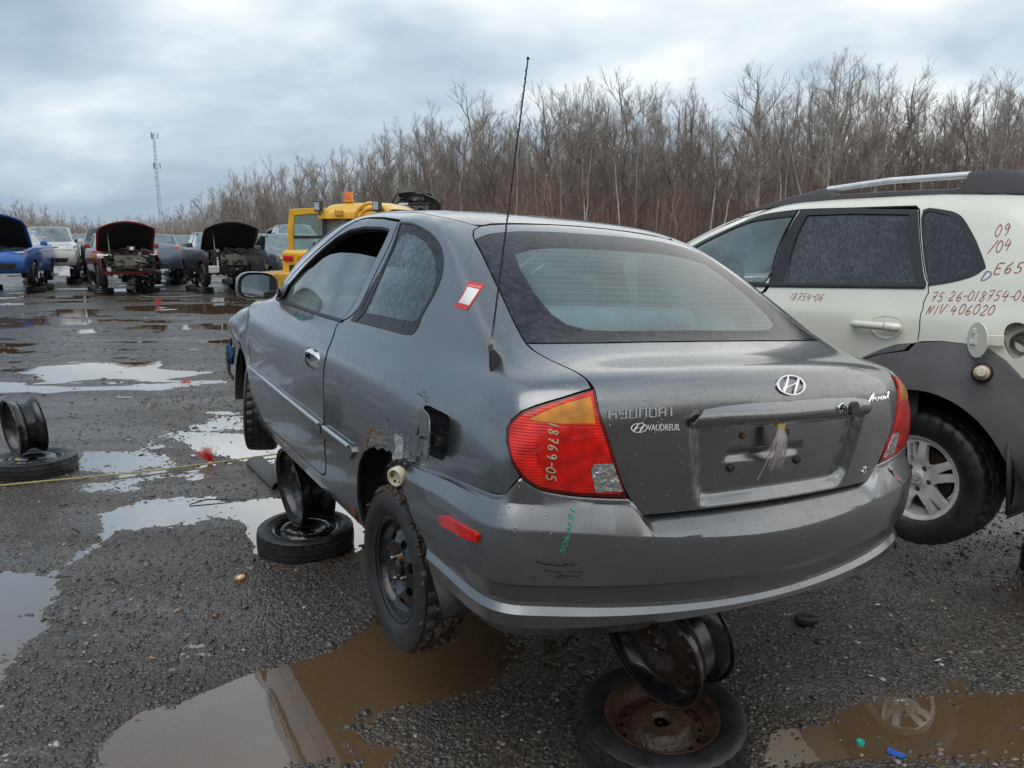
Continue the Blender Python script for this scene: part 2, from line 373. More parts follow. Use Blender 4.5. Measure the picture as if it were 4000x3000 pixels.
def glass(name, tint=(.62, .74, .74), refl=1.0, haze=.0, hazecol=(.5, .55, .56), wet=.6, ior=1.5, streak=False):
    m, nt, N, L = nodes(name)
    out = N('ShaderNodeOutputMaterial'); tc = N('ShaderNodeTexCoord')
    tr = N('ShaderNodeBsdfTransparent'); tr.inputs[0].default_value = (*tint, 1)
    gl = N('ShaderNodeBsdfGlossy'); gl.inputs['Roughness'].default_value = .03
    fr = N('ShaderNodeFresnel'); fr.inputs[0].default_value = ior
    mu = N('ShaderNodeMath'); mu.operation = 'MULTIPLY'; mu.use_clamp = True; L(fr.outputs[0], mu.inputs[0]); mu.inputs[1].default_value = refl * 1.8
    base = tr.outputs[0]
    if haze:
        df = N('ShaderNodeBsdfDiffuse'); df.inputs[0].default_value = (*hazecol, 1); mh = N('ShaderNodeMixShader')
        n = N('ShaderNodeTexNoise'); n.inputs['Scale'].default_value = 3.0; n.inputs['Detail'].default_value = 4; L(tc.outputs['Object'], n.inputs['Vector'])
        mr = N('ShaderNodeMapRange'); mr.inputs[1].default_value = .3; mr.inputs[2].default_value = .7; mr.inputs[3].default_value = haze * .5; mr.inputs[4].default_value = min(1, haze * 1.5); L(n.outputs[0], mr.inputs[0])
        hs = mr.outputs[0]
        if streak:
            mp = N('ShaderNodeMapping'); mp.inputs['Scale'].default_value = (120, 120, 9); L(tc.outputs['Object'], mp.inputs[0])
            ns = N('ShaderNodeTexNoise'); ns.inputs['Scale'].default_value = 1; ns.inputs['Detail'].default_value = 4; L(mp.outputs[0], ns.inputs['Vector'])
            m2 = N('ShaderNodeMapRange'); m2.inputs[1].default_value = .46; m2.inputs[2].default_value = .60; m2.inputs[3].default_value = .55; m2.inputs[4].default_value = 1.25; L(ns.outputs[0], m2.inputs[0])
            m3 = N('ShaderNodeMath'); m3.operation = 'MULTIPLY'; m3.use_clamp = True; L(hs, m3.inputs[0]); L(m2.outputs[0], m3.inputs[1]); hs = m3.outputs[0]
        L(hs, mh.inputs[0]); L(tr.outputs[0], mh.inputs[1]); L(df.outputs[0], mh.inputs[2]); base = mh.outputs[0]
    mx = N('ShaderNodeMixShader'); L(mu.outputs[0], mx.inputs[0]); L(base, mx.inputs[1]); L(gl.outputs[0], mx.inputs[2]); L(mx.outputs[0], out.inputs[0])
    if wet:
        d = drops(nt, N, L, tc, 80, wet, 1.7)
        bp = N('ShaderNodeBump'); bp.inputs['Strength'].default_value = .8; bp.inputs['Distance'].default_value = .002; L(d, bp.inputs['Height']); L(bp.outputs[0], gl.inputs['Normal']); L(bp.outputs[0], fr.inputs['Normal'])
    return m
def lens(name, col, rough=.08, rib=0., ribscale=60.):
    m, nt, N, L = nodes(name); out = N('ShaderNodeOutputMaterial'); b = N('ShaderNodeBsdfPrincipled'); L(b.outputs[0], out.inputs[0]); tc = N('ShaderNodeTexCoord')
    n = N('ShaderNodeTexVoronoi'); n.inputs['Scale'].default_value = 28; L(tc.outputs['Object'], n.inputs['Vector'])
    mx = N('ShaderNodeMix'); mx.data_type = 'RGBA'; L(n.outputs['Distance'], mx.inputs[0]); mx.inputs[6].default_value = (*col, 1); mx.inputs[7].default_value = (*[c * .45 for c in col], 1); L(mx.outputs[2], b.inputs['Base Color'])
    b.inputs['Roughness'].default_value = rough + .2; b.inputs['Specular IOR Level'].default_value = .3; b.inputs['Coat Weight'].default_value = .6; b.inputs['Coat Roughness'].default_value = .03; b.inputs['Emission Color'].default_value = (0, 0, 0, 1); b.inputs['Subsurface Weight'].default_value = 0
    if rib:
        wv = N('ShaderNodeTexWave'); wv.wave_type = 'BANDS'; wv.bands_direction = 'Z'; wv.inputs['Scale'].default_value = ribscale; L(tc.outputs['Object'], wv.inputs['Vector'])
        bp = N('ShaderNodeBump'); bp.inputs['Strength'].default_value = rib; bp.inputs['Distance'].default_value = .003; L(wv.outputs[0], bp.inputs['Height']); L(bp.outputs[0], b.inputs['Normal'])
    return m
M = {}
M['grey_paint'] = paint('grey_paint', (.215, .222, .235), metal=.9, rough=.23, coat=1.0, dirt=.22, dirtcol=(.15, .145, .14), wet=.72)
M['grey_bumper'] = paint('grey_bumper', (.215, .220, .232), metal=.88, rough=.27, coat=.7, dirt=.22, dirtcol=(.15, .145, .14), wet=.62)
M['trim'] = simple('black_trim', (.022, .022, .024), .45, bump=.15, bscale=300)
M['rubber_seal'] = simple('rubber_seal', (.012, .012, .013), .6)
M['frit'] = simple('frit_glass', (.016, .016, .019), .10, coat=.0, spec=.22, bump=.05, bscale=60, col2=(.045, .045, .052), vscale=38)
M['black'] = simple('black_void', (.008, .008, .009), .8)
M['under'] = simple('underbody', (.025, .023, .021), .8, bump=.6, bscale=30, var=.4)
M['glass'] = glass('car_glass', (.80, .95, .94), .8, haze=.24, hazecol=(.50, .66, .68), wet=.35)  # haze: condensation, plus brightness of the windows behind put into the colour
M['rear_glass'] = glass('rear_glass', (.80, 1.0, 1.0), .75, haze=.12, hazecol=(.46, .66, .69), wet=.4)  # teal haze colour also brightens the cabin seen through the glass
M['quarter_glass'] = glass('quarter_glass', (.74, .92, .94), .6, haze=.20, hazecol=(.42, .58, .63), wet=.5, streak=True)  # streaky rain haze, its colour also lifted for daylight coming through
M['tint_glass'] = glass('tinted_glass', (.14, .15, .17), 1.0, haze=.34, hazecol=(.17, .17, .19), wet=.62, streak=True)
M['clear_far'] = glass('far_glass', (.35, .45, .46), 1.3, haze=.4, hazecol=(.33, .42, .43), wet=0)
M['dark_far'] = glass('far_dark_glass', (.05, .055, .06), 1.1, haze=.2, hazecol=(.06, .07, .08), wet=0)
M['chrome'] = simple('chrome', (.75, .76, .78), .12, metal=1, rvar=.05)
M['steel'] = simple('bright_steel', (.42, .42, .42), .35, metal=1, col2=(.2, .15, .11), vscale=40)
M['letter'] = simple('letter_chrome', (.62, .63, .65), .28, metal=.55)
M['alloy'] = simple('alloy_silver', (.88, .88, .88), .36, metal=.5, coat=.3, var=.12, vscale=14)
M['tyre'] = simple('tyre_rubber', (.020, .020, .021), .42, bump=.10, bscale=260, var=.35, vscale=9, rvar=.12)
M['tyre_mud'] = simple('muddy_rubber', (.022, .021, .020), .5, col2=(.085, .062, .046), vscale=11, bump=.6, bscale=90, detail=7)
M['mud'] = simple('caked_mud', (.13, .095, .072), .8, col2=(.07, .05, .038), bump=1.5, bscale=70)
M['black_steel'] = simple('black_painted_steel', (.013, .013, .014), .22, coat=.3, bump=.12, bscale=40, var=.4, vscale=12, rvar=.1)
M['rim_rust'] = simple('rusty_rim', (.030, .021, .017), .45, col2=(.085, .044, .028), vscale=13, bump=.6, bscale=70, detail=8)
M['rust'] = simple('rust', (.24, .10, .035), .85, col2=(.10, .045, .02), vscale=45, bump=1.2, bscale=90)
M['filler'] = simple('peeling_filler', (.27, .25, .23), .75, col2=(.15, .14, .135), vscale=60, bump=1.6, bscale=120, detail=8)
M['flaky'] = simple('flaking_paint', (.30, .31, .33), .35, metal=.5, col2=(.14, .145, .16), vscale=110, bump=2.5, bscale=170, detail=8)
M['tape'] = simple('silver_tape', (.42, .45, .48), .32, metal=.35, bump=.8, bscale=35, var=.15, vscale=20)
M['red_lens'] = lens('red_lens', (.88, .018, .008), rib=.22, ribscale=42)
M['red_deep'] = lens('deep_red_lens', (.76, .012, .007))
M['dark_red'] = lens('dark_red_rim', (.16, .010, .008))
M['amber'] = lens('amber_lens', (.80, .30, .015))
M['clear_lens'] = simple('clear_lens', (.62, .64, .64), .1, metal=.85, coat=1, bump=.9, bscale=60)
M['cream'] = simple('cream_plastic', (.62, .58, .42), .35, var=.12, vscale=30)
M['white_mark'] = simple('white_vinyl', (.78, .79, .80), .4)
M['red_mark'] = simple('sticker_red', (.62, .035, .03), .4)
M['sticker_white'] = simple('sticker_white', (.74, .74, .73), .45)
M['teal_mark'] = simple('teal_paint_marker', (.03, .36, .25), .5)
M['pale_mark'] = simple('pale_green_marker', (.34, .50, .32), .5)
M['redpen'] = simple('red_marker', (.42, .045, .035), .5, col2=(.22, .05, .04), vscale=25)
M['bluepen'] = simple('blue_marker', (.10, .11, .30), .5)
M['blackpen'] = simple('black_marker', (.02, .02, .02), .5)
M['seat'] = simple('grey_seat_fabric', (.27, .33, .37), .9, bump=.3, bscale=200, var=.15)
M['seat_dark'] = simple('dark_seat_fabric', (.05, .05, .055), .9)
M['dash'] = simple('dash_plastic', (.07, .085, .09), .6)
M['liner'] = simple('light_headliner', (.42, .45, .45), .9)
M['bristle'] = simple('white_nylon_strand', (.62, .56, .54), .5)
M['rag'] = simple('blue_black_cloth', (.02, .16, .36), .8, col2=(.012, .012, .015), vscale=18, bump=.6)
M['mirror'] = simple('mirror_glass', (.62, .66, .70), .04, metal=1, bump=.012, bscale=120)
# ---------------------------------------------------------------- wheels, rims, strokes
def tyre_mesh(name, R_=.29, W=.185, rb=.19, seg=96, groove=True, ribs=3, seed=0):
    """tyre round the local y axis; tread blocks cut by cross grooves and ring grooves"""
    rnd = random.Random(seed); hw = W / 2
    side = [(rb, -hw * .74), (rb + .012, -hw * .86), (rb + (R_ - rb) * .35, -hw * 1.0), (rb + (R_ - rb) * .62, -hw * 1.0), (R_ - .018, -hw * .93), (R_ - .006, -hw * .84)]
    tread = []; nr = ribs
    for k in range(nr + 1):
        a = -.78 + 1.56 * k / (nr + 1); b = -.78 + 1.56 * (k + 1) / (nr + 1)
        tread += [(a + .03, 1), (a + .035, 2), (b - .035, 2), (b - .03, 1)]
    prof = [(r, h, 0) for r, h in side]
    for a, t in tread:
        r = R_ - .006 * abs(a) ** 2 - (.0075 if t == 1 else 0)
        prof.append((r, a * hw, 3 if (t == 2) else 0))
    prof += [(r, -h, 0) for r, h in side[::-1]]
    V = []; n = seg
    for i, (r, h, t) in enumerate(prof):
        for k in range(n):
            rr = r
            outer = abs(h) > hw * .40
            if groove and t == 3 and outer and (k % 3 == 0): rr -= .0095
            if groove and t == 3 and not outer and ((k + (2 if h > 0 else 0)) % 4 == 0): rr -= .004
            if groove and t == 0 and abs(h) > hw * .82 and r > R_ - .007 and k % 3 == 0: rr -= .004
            a = 2 * PI * (k + (h / hw) * .9) / n
            V.append((rr * math.cos(a), h, rr * math.sin(a)))
    P = len(prof); F = [(i * n + k, i * n + (k + 1) % n, (i + 1) * n + (k + 1) % n, (i + 1) * n + k) for i in range(P - 1) for k in range(n)]
    mb = MB(); mb.add(V, F); return mb
def rim_barrel(mb, r=.178, W=.165, n=64, mi=0, t=.004, y0=0):
    h = W / 2
    o = [(r + .012, -h), (r + .013, -h + .004), (r, -h + .010), (r - .002, -h + .022), (r - .016, -h + .040), (r - .030, -h + .052), (r - .030, h * .25), (r - .010, h * .45), (r - .002, h - .024), (r, h - .010), (r + .013, h - .004), (r + .012, h)]
    i = [(a - t, b) for a, b in o]
    i[0] = (o[0][0] - t, o[0][1] + .0005); i[-1] = (o[-1][0] - t, o[-1][1] - .0005)
    mb.lathe([(a, b + y0) for a, b in o + i[::-1]], n, 'y', mi=mi, closed=True)
def disc_plate(mb, R0, zf, holes, mi=0, thick=.004, seg=64, step=.018, inner=None):
    """pressed wheel disc in the xz plane; zf(r, a) gives y; holes = list of 2D loops"""
    outer = [(R0 * math.cos(2 * PI * k / seg), R0 * math.sin(2 * PI * k / seg)) for k in range(seg)]
    hs = list(holes)
    V, T, loops = cut(outer, hs, (step, step))
    f = [(u, zf(math.hypot(u, v), math.atan2(v, u)), v) for u, v in V]; b = [(x, y - thick, z) for x, y, z in f]; n = len(V)
    F = [t for t in T] + [tuple(i + n for i in t[::-1]) for t in T]
    for lp in loops:
        m = len(lp); F += [(lp[i], lp[(i + 1) % m], lp[(i + 1) % m] + n, lp[i] + n) for i in range(m)]
    mb.add(f + b, F, mi)
def ell(cx, cy, a, b, rot=0, n=16):
    return [(cx + a * math.cos(t) * math.cos(rot) - b * math.sin(t) * math.sin(rot), cy + a * math.cos(t) * math.sin(rot) + b * math.sin(t) * math.cos(rot)) for t in [2 * PI * k / n for k in range(n)]]
def lerp_prof(P):
    xs = [p[0] for p in P]; ys = [p[1] for p in P]
    return lambda r, a=0: float(np.interp(r, xs, ys))
def steel_disc(mb, y=.03, r=.150, nh=10, mi=0, hole=(.016, .021), hr=.112, lug=4, lr=.05):
    """pressed steel disc; outer face towards +y"""
    zf = lerp_prof([(0, y + .004), (.030, y + .004), (.036, y - .002), (.066, y + .0), (.086, y + .024), (.098, y + .026), (hr + .02, y + .006), (r, y - .012)])
    H = [ell(hr * math.cos(2 * PI * k / nh), hr * math.sin(2 * PI * k / nh), hole[0], hole[1], 2 * PI * k / nh) for k in range(nh)]
    H.append(ell(0, 0, .028, .028, 0, 20)); H += [ell(lr * math.cos(2 * PI * (k + .5) / lug), lr * math.sin(2 * PI * (k + .5) / lug), .008, .008, 0, 10) for k in range(lug)]
    disc_plate(mb, r, zf, H, mi)
STROKES = {  # one-line handwriting, unit box 0..1 high, ~.6 wide
 '0': [[(.3, 1), (.08, .75), (.05, .3), (.25, 0), (.5, .2), (.55, .7), (.35, 1), (.25, .97)]], '1': [[(.25, 1), (.15, 0)]],
 '2': [[(.05, .8), (.25, 1), (.5, .85), (.4, .5), (.05, .02), (.6, .06)]], '4': [[(.25, 1), (.02, .45), (.6, .5)], [(.5, .8), (.35, -.05)]],
 '5': [[(.55, .98), (.2, .95), (.12, .55), (.4, .55), (.5, .25), (.3, 0), (.02, .08)]], '6': [[(.45, 1), (.12, .55), (.1, .15), (.3, 0), (.5, .2), (.4, .45), (.12, .3)]],
 '7': [[(.05, .95), (.55, 1), (.2, 0)], [(.15, .5), (.48, .55)]], '8': [[(.5, .85), (.25, 1), (.15, .75), (.5, .3), (.3, 0), (.08, .2), (.4, .6), (.5, .85)]],
 '9': [[(.5, .8), (.25, 1), (.08, .7), (.3, .5), (.5, .8), (.45, .3), (.3, -.02)]], '3': [[(.1, .9), (.4, 1), (.45, .7), (.25, .52), (.5, .3), (.3, 0), (.05, .1)]],
 '-': [[(.08, .48), (.5, .52)]], '.': [[(.2, .38), (.26, .42)]], ':': [[(.2, .8), (.25, .84)], [(.2, .25), (.24, .3)]], '/': [[(.75, 1.0), (.0, -.1)]],
 'N': [[(.02, 0), (.2, 1), (.35, .05), (.62, 1)]], 'I': [[(.3, 1), (.2, 0)]], 'V': [[(.05, 1), (.2, 0), (.6, 1)]], 'E': [[(.55, .95), (.1, .92), (.05, .05), (.5, .02)], [(.08, .5), (.42, .52)]],
 'S': [[(.55, .95), (.2, 1), (.12, .7), (.48, .4), (.3, .03), (.02, .08)]], 'D': [[(.1, .98), (.05, .02), (.35, .05), (.6, .5), (.4, .95), (.02, .98)]],
 'H': [[(.05, 1), (.05, 0)], [(.6, 1), (.6, 0)], [(.05, .5), (.6, .5)]], 'Y': [[(.0, 1), (.0, .5), (.6, .5)], [(.6, 1), (.6, 0), (.1, 0)]], 'U': [[(.05, 1), (.05, 0), (.6, 0), (.6, 1)]],
 'n': [[(.05, 0), (.05, 1), (.6, 1), (.6, 0)]], 'd': [[(.05, 0), (.05, 1), (.5, 1), (.62, .75), (.62, 0), (.05, 0)]], 'A': [[(.05, 0), (.05, .7), (.25, 1), (.6, 1), (.6, 0)], [(.05, .45), (.6, .45)]], 'i': [[(.3, 1), (.3, 0)]],
 'Z': [[(.05, 1), (.55, 1), (.05, 0), (.6, 0)]], ' ': [],
}
def write(mb, text, f, h=1.0, width=.12, slant=0., adv=.75, thick=.0006, jitter=0., seed=1, smooth=True):
    """strokes as thin raised ribbons; f(u, v, w) maps text space (u along, v up, w off the surface) to 3D"""
    rnd = random.Random(seed); x = 0
    for ch in text:
        jx, jy, js = rnd.uniform(-1, 1) * jitter, rnd.uniform(-1, 1) * jitter, 1 + rnd.uniform(-1, 1) * jitter
        for st in STROKES.get(ch, []):
            P = [((x + (p[0] + slant * p[1] + jx) * js) * h, (p[1] * js + jy) * h) for p in st]
            if smooth and len(P) > 2: P = catmull(P, 3, False)
            n = len(P); rows = [[], [], [], []]
            for i, p in enumerate(P):
                a, b = P[max(i - 1, 0)], P[min(i + 1, n - 1)]; dx, dy = b[0] - a[0], b[1] - a[1]; l = math.hypot(dx, dy) or 1; nx, ny = -dy / l, dx / l
                wd = width * h / 2
                rows[0].append(f(p[0] + nx * wd, p[1] + ny * wd, .0002)); rows[1].append(f(p[0] + nx * wd * .8, p[1] + ny * wd * .8, thick)); rows[2].append(f(p[0] - nx * wd * .8, p[1] - ny * wd * .8, thick)); rows[3].append(f(p[0] - nx * wd, p[1] - ny * wd, .0002))
            mb.grid(rows)
        x += adv if ch not in ('1', 'I', '.', ':', 'i', '-') else adv * .72
    return x * h
def text_mesh(name, body, mat, parent, M4, size, extrude=.0005, xs=1.0):
    cu = bpy.data.curves.new(name, 'FONT'); cu.body = body; cu.size = size; cu.extrude = extrude; cu.resolution_u = 3
    o = bpy.data.objects.new(name, cu); COL.objects.link(o); bpy.context.view_layer.update()
    me = bpy.data.meshes.new_from_object(o.evaluated_get(bpy.context.evaluated_depsgraph_get())); bpy.data.objects.remove(o)
    me.transform(Matrix.Diagonal((xs, 1, 1, 1))); me.transform(M4); me.materials.clear(); me.name = name
    return mesh_obj(name, me, mat, parent, smooth=False)
# ---------------------------------------------------------------- ground: wet gravel with puddles
_rs = np.random.RandomState(5)
_LAT = _rs.rand(256, 256)
def vnoise(x, y):
    xi = np.floor(x).astype(int); yi = np.floor(y).astype(int); fx = x - xi; fy = y - yi
    fx = fx * fx * (3 - 2 * fx); fy = fy * fy * (3 - 2 * fy); g = lambda a, b: _LAT[a % 256, b % 256]
    return (g(xi, yi) * (1 - fx) + g(xi + 1, yi) * fx) * (1 - fy) + (g(xi, yi + 1) * (1 - fx) + g(xi + 1, yi + 1) * fx) * fy
def fbm(x, y, o=4, r=.5):
    a, s, t = 1., 0., 0.
    for k in range(o): s = s + a * vnoise(x * 2 ** k + 17.3 * k, y * 2 ** k + 9.1 * k); t += a; a *= r
    return s / t
# puddle outlines on the ground, metres
PUD = [([(-1.26, 2.16), (-1.34, 2.39), (-1.35, 2.50), (-1.32, 2.59), (-1.22, 2.65), (-1.09, 2.78), (-1.02, 2.84), (-0.91, 2.91), (-0.82, 2.98), (-0.70, 3.07), (-0.66, 3.17), (-0.60, 3.30), (-0.40, 3.37), (-0.18, 3.41), (-0.01, 3.27), (-0.05, 3.04), (-0.10, 2.85), (-0.17, 2.79), (-0.33, 2.74), (-0.50, 2.68), (-0.61, 2.60), (-0.64, 2.49), (-0.65, 2.40), (-0.79, 2.38), (-0.77, 2.21)], 0.03, 0.1),
  ([(-2.81, 3.83), (-2.69, 3.85), (-2.52, 3.83), (-2.36, 3.74), (-2.27, 3.63), (-2.23, 3.52), (-2.29, 3.42), (-2.39, 3.39), (-2.47, 3.33)], 0.022, 0.12),
  ([(-2.47, 3.33), (-2.37, 3.35), (-2.21, 3.36), (-2.08, 3.30), (-2.07, 3.19), (-2.10, 3.07), (-2.04, 2.91), (-2.00, 2.78), (-2.05, 2.71)], 0.01, 0.16),
  ([(-1.69, 4.67), (-1.81, 4.77), (-1.71, 4.93), (-1.56, 5.00), (-1.27, 5.06), (-1.03, 5.00), (-0.88, 4.41), (-0.88, 4.21), (-0.92, 4.16), (-1.42, 4.14), (-1.53, 4.36)], 0.02, 0.18),
  ([(-3.62, 6.31), (-3.28, 6.21), (-2.84, 6.06), (-2.76, 5.88), (-2.97, 5.75), (-3.27, 5.70), (-3.46, 6.02)], 0.008, 0.2),
  ([(-2.62, 4.74), (-2.45, 5.00), (-2.04, 5.06), (-1.75, 4.84), (-1.93, 4.52), (-2.32, 4.41), (-2.32, 4.12), (-2.28, 3.66), (-2.28, 3.52), (-2.53, 3.84), (-2.48, 4.00), (-2.44, 4.28)], 0.008, 0.25),
  ([(-2.92, 6.81), (-2.47, 6.75), (-1.97, 6.31), (-1.92, 5.92), (-2.58, 6.31)], 0.009, 0.2),
  ([(0.90, 2.60), (0.98, 2.62), (1.20, 2.72), (1.46, 2.77), (1.61, 2.78), (1.76, 2.89), (1.83, 2.89), (1.81, 2.78), (2.00, 2.79), (2.05, 2.78), (1.71, 2.26), (0.78, 2.26), (0.81, 2.50)], 0.009, 0.2),
  ([(-6.41, 10.62), (-5.74, 10.84), (-5.04, 11.06), (-4.78, 10.49), (-4.08, 10.16), (-4.38, 9.61), (-5.11, 9.61), (-5.57, 9.50), (-6.15, 10.22)], 0.02, 0.25),
  ([(-6.75, 10.35), (-6.31, 10.49), (-6.13, 10.16), (-6.43, 10.16)], 0.02, 0.25),
  ([(-5.43, 8.92), (-4.40, 9.22), (-3.57, 9.61), (-3.48, 9.39), (-4.30, 9.02), (-5.30, 8.77)], 0.006, 0.25),
  ([(-5.92, 8.72), (-5.35, 8.82), (-5.52, 9.07), (-6.08, 8.97)], 0.01, 0.25),
  ([(-10.10, 20.72), (-9.29, 20.97), (-8.08, 20.97), (-7.22, 20.25), (-6.56, 18.38), (-8.06, 18.57), (-9.34, 19.38)], 0.03, 0.4),
  ([(-11.33, 19.59), (-10.57, 19.59), (-9.73, 18.01), (-10.43, 18.01)], 0.03, 0.4),
  ([(-13.92, 24.06), (-13.40, 24.38), (-12.63, 23.13), (-13.39, 23.13)], 0.02, 0.4),
  ([(-8.44, 22.83), (-7.95, 22.83), (-7.76, 22.27), (-8.23, 22.27)], 0.02, 0.4),
  ([(-8.57, 14.85), (-8.13, 15.10), (-7.70, 14.72), (-8.30, 14.36)], 0.02, 0.4),
  ([(-6.37, 16.06), (-5.90, 16.06), (-5.67, 15.50), (-6.07, 15.36)], 0.03, 0.4),
  ([(-7.67, 16.82), (-7.22, 16.82), (-7.09, 16.51), (-7.53, 16.51)], 0.02, 0.4),
  ([(-13.11, 24.72), (-10.59, 25.06), (-10.31, 24.38), (-12.76, 24.06)], 0.02, 0.4)]
def pdist(poly, X, Y):
    """signed distance to a polygon, positive inside"""
    P = np.array(poly); d = np.full(X.shape, 1e9); ins = np.zeros(X.shape, bool); n = len(P)
    for i in range(n):
        a, b = P[i], P[(i + 1) % n]; e = b - a; L2 = (e ** 2).sum() + 1e-9; t = np.clip(((X - a[0]) * e[0] + (Y - a[1]) * e[1]) / L2, 0, 1)
        d = np.minimum(d, np.hypot(X - a[0] - e[0] * t, Y - a[1] - e[1] * t))
        c = ((a[1] > Y) != (b[1] > Y)) & (X < (b[0] - a[0]) * (Y - a[1]) / (b[1] - a[1] + 1e-12) + a[0]); ins ^= c
    return np.where(ins, d, -d)
def ground_h(X, Y):
    n1 = fbm(X * .45 + 3, Y * .45, 4); n2 = fbm(X * 2.1 + 40, Y * 2.1 + 7, 4); n3 = fbm(X * 11 + 5, Y * 11 + 60, 3, .6); n4 = fbm(X * 38, Y * 38, 2, .6)
    fine = (n3 - .5) * .007 + (n4 - .5) * .006
    h = .020 - .010 * np.clip((Y - 6) / 6, 0, 1) + (n1 - .5) * .055 + (n2 - .5) * .030 + fine
    # low ground left of the hatchback and long shallow ruts across the aisle hold films of water
    lo = np.clip((-.5 - X) / .8, 0, 1) * np.clip((Y - 3.3) / .8, 0, 1) * np.clip((9 - Y) / 3, 0, 1); h = h - .0105 * lo
    st = fbm(X * .20 + 31, Y * .9 + 5, 4); s2_ = fbm(X * .55 + 3 + Y * .12, Y * 3.1 + 15, 3); h = h + (-.060 * np.clip(st - .50, 0, 1) + (s2_ - .5) * .040) * np.clip((Y - 6.5) / 2, 0, 1)
    # tyre-rutted, flatter strip across the aisle: low enough to hold films of water
    wet = np.zeros_like(X)
    for poly, depth, soft in PUD:
        P = np.array(poly); m = (X > P[:, 0].min() - 1.5) & (X < P[:, 0].max() + 1.5) & (Y > P[:, 1].min() - 1.5) & (Y < P[:, 1].max() + 1.5)
        if not m.any(): continue
        d = pdist(poly, X[m], Y[m]) + (n2[m] - .5) * soft * 1.6 + (n3[m] - .5) * soft * .5
        k = np.clip(d / soft, -1, 1) * .5 + .5; k = k * k * (3 - 2 * k)
        h[m] = (h[m] - fine[m]) * (1 - k) - depth * k + fine[m] * (1 - k * .55); wet[m] = np.maximum(wet[m], k)
    # gravel heap behind the rear stand, right side
    h += .05 * np.exp(-((X - 1.5) / .8) ** 2 - ((Y - 3.4) / .8) ** 2) * 0
    return h
def axis(lo, hi, a, b, st, g):
    v = list(np.arange(a, b, st)); x, s = a, st; L = []
    while x > lo: s *= g; x -= s; L.append(x)
    x, s = v[-1], st; Rr = []
    while x < hi: s *= g; x += s; Rr.append(x)
    return np.array(L[::-1] + v + Rr)
GX = axis(-700, 500, -3.6, 3.4, .0165, 1.035); GY = axis(-30, 26, 1.55, 6.6, .0165, 1.0145); _g = list(GY); _s = .3
while _g[-1] < 900: _s *= 1.06; _g.append(_g[-1] + _s)
GY = np.array(_g)
XX, YY = np.meshgrid(GX, GY); HH = ground_h(XX, YY); far = np.clip((YY - 45) / 40, 0, 1); HH = HH * (1 - far) + .03 * far
V = np.stack([XX, YY, HH], -1).reshape(-1, 3); ny, nx = XX.shape
idx = np.arange(ny * nx).reshape(ny, nx); F = np.stack([idx[:-1, :-1], idx[:-1, 1:], idx[1:, 1:], idx[1:, :-1]], -1).reshape(-1, 4)
me = bpy.data.meshes.new('ground'); me.vertices.add(len(V)); me.vertices.foreach_set('co', V.ravel()); me.loops.add(F.size); me.loops.foreach_set('vertex_index', F.ravel())
me.polygons.add(len(F)); me.polygons.foreach_set('loop_start', np.arange(0, F.size, 4)); me.polygons.foreach_set('loop_total', np.full(len(F), 4)); me.update(calc_edges=True); me.polygons.foreach_set('use_smooth', np.ones(len(F), bool))
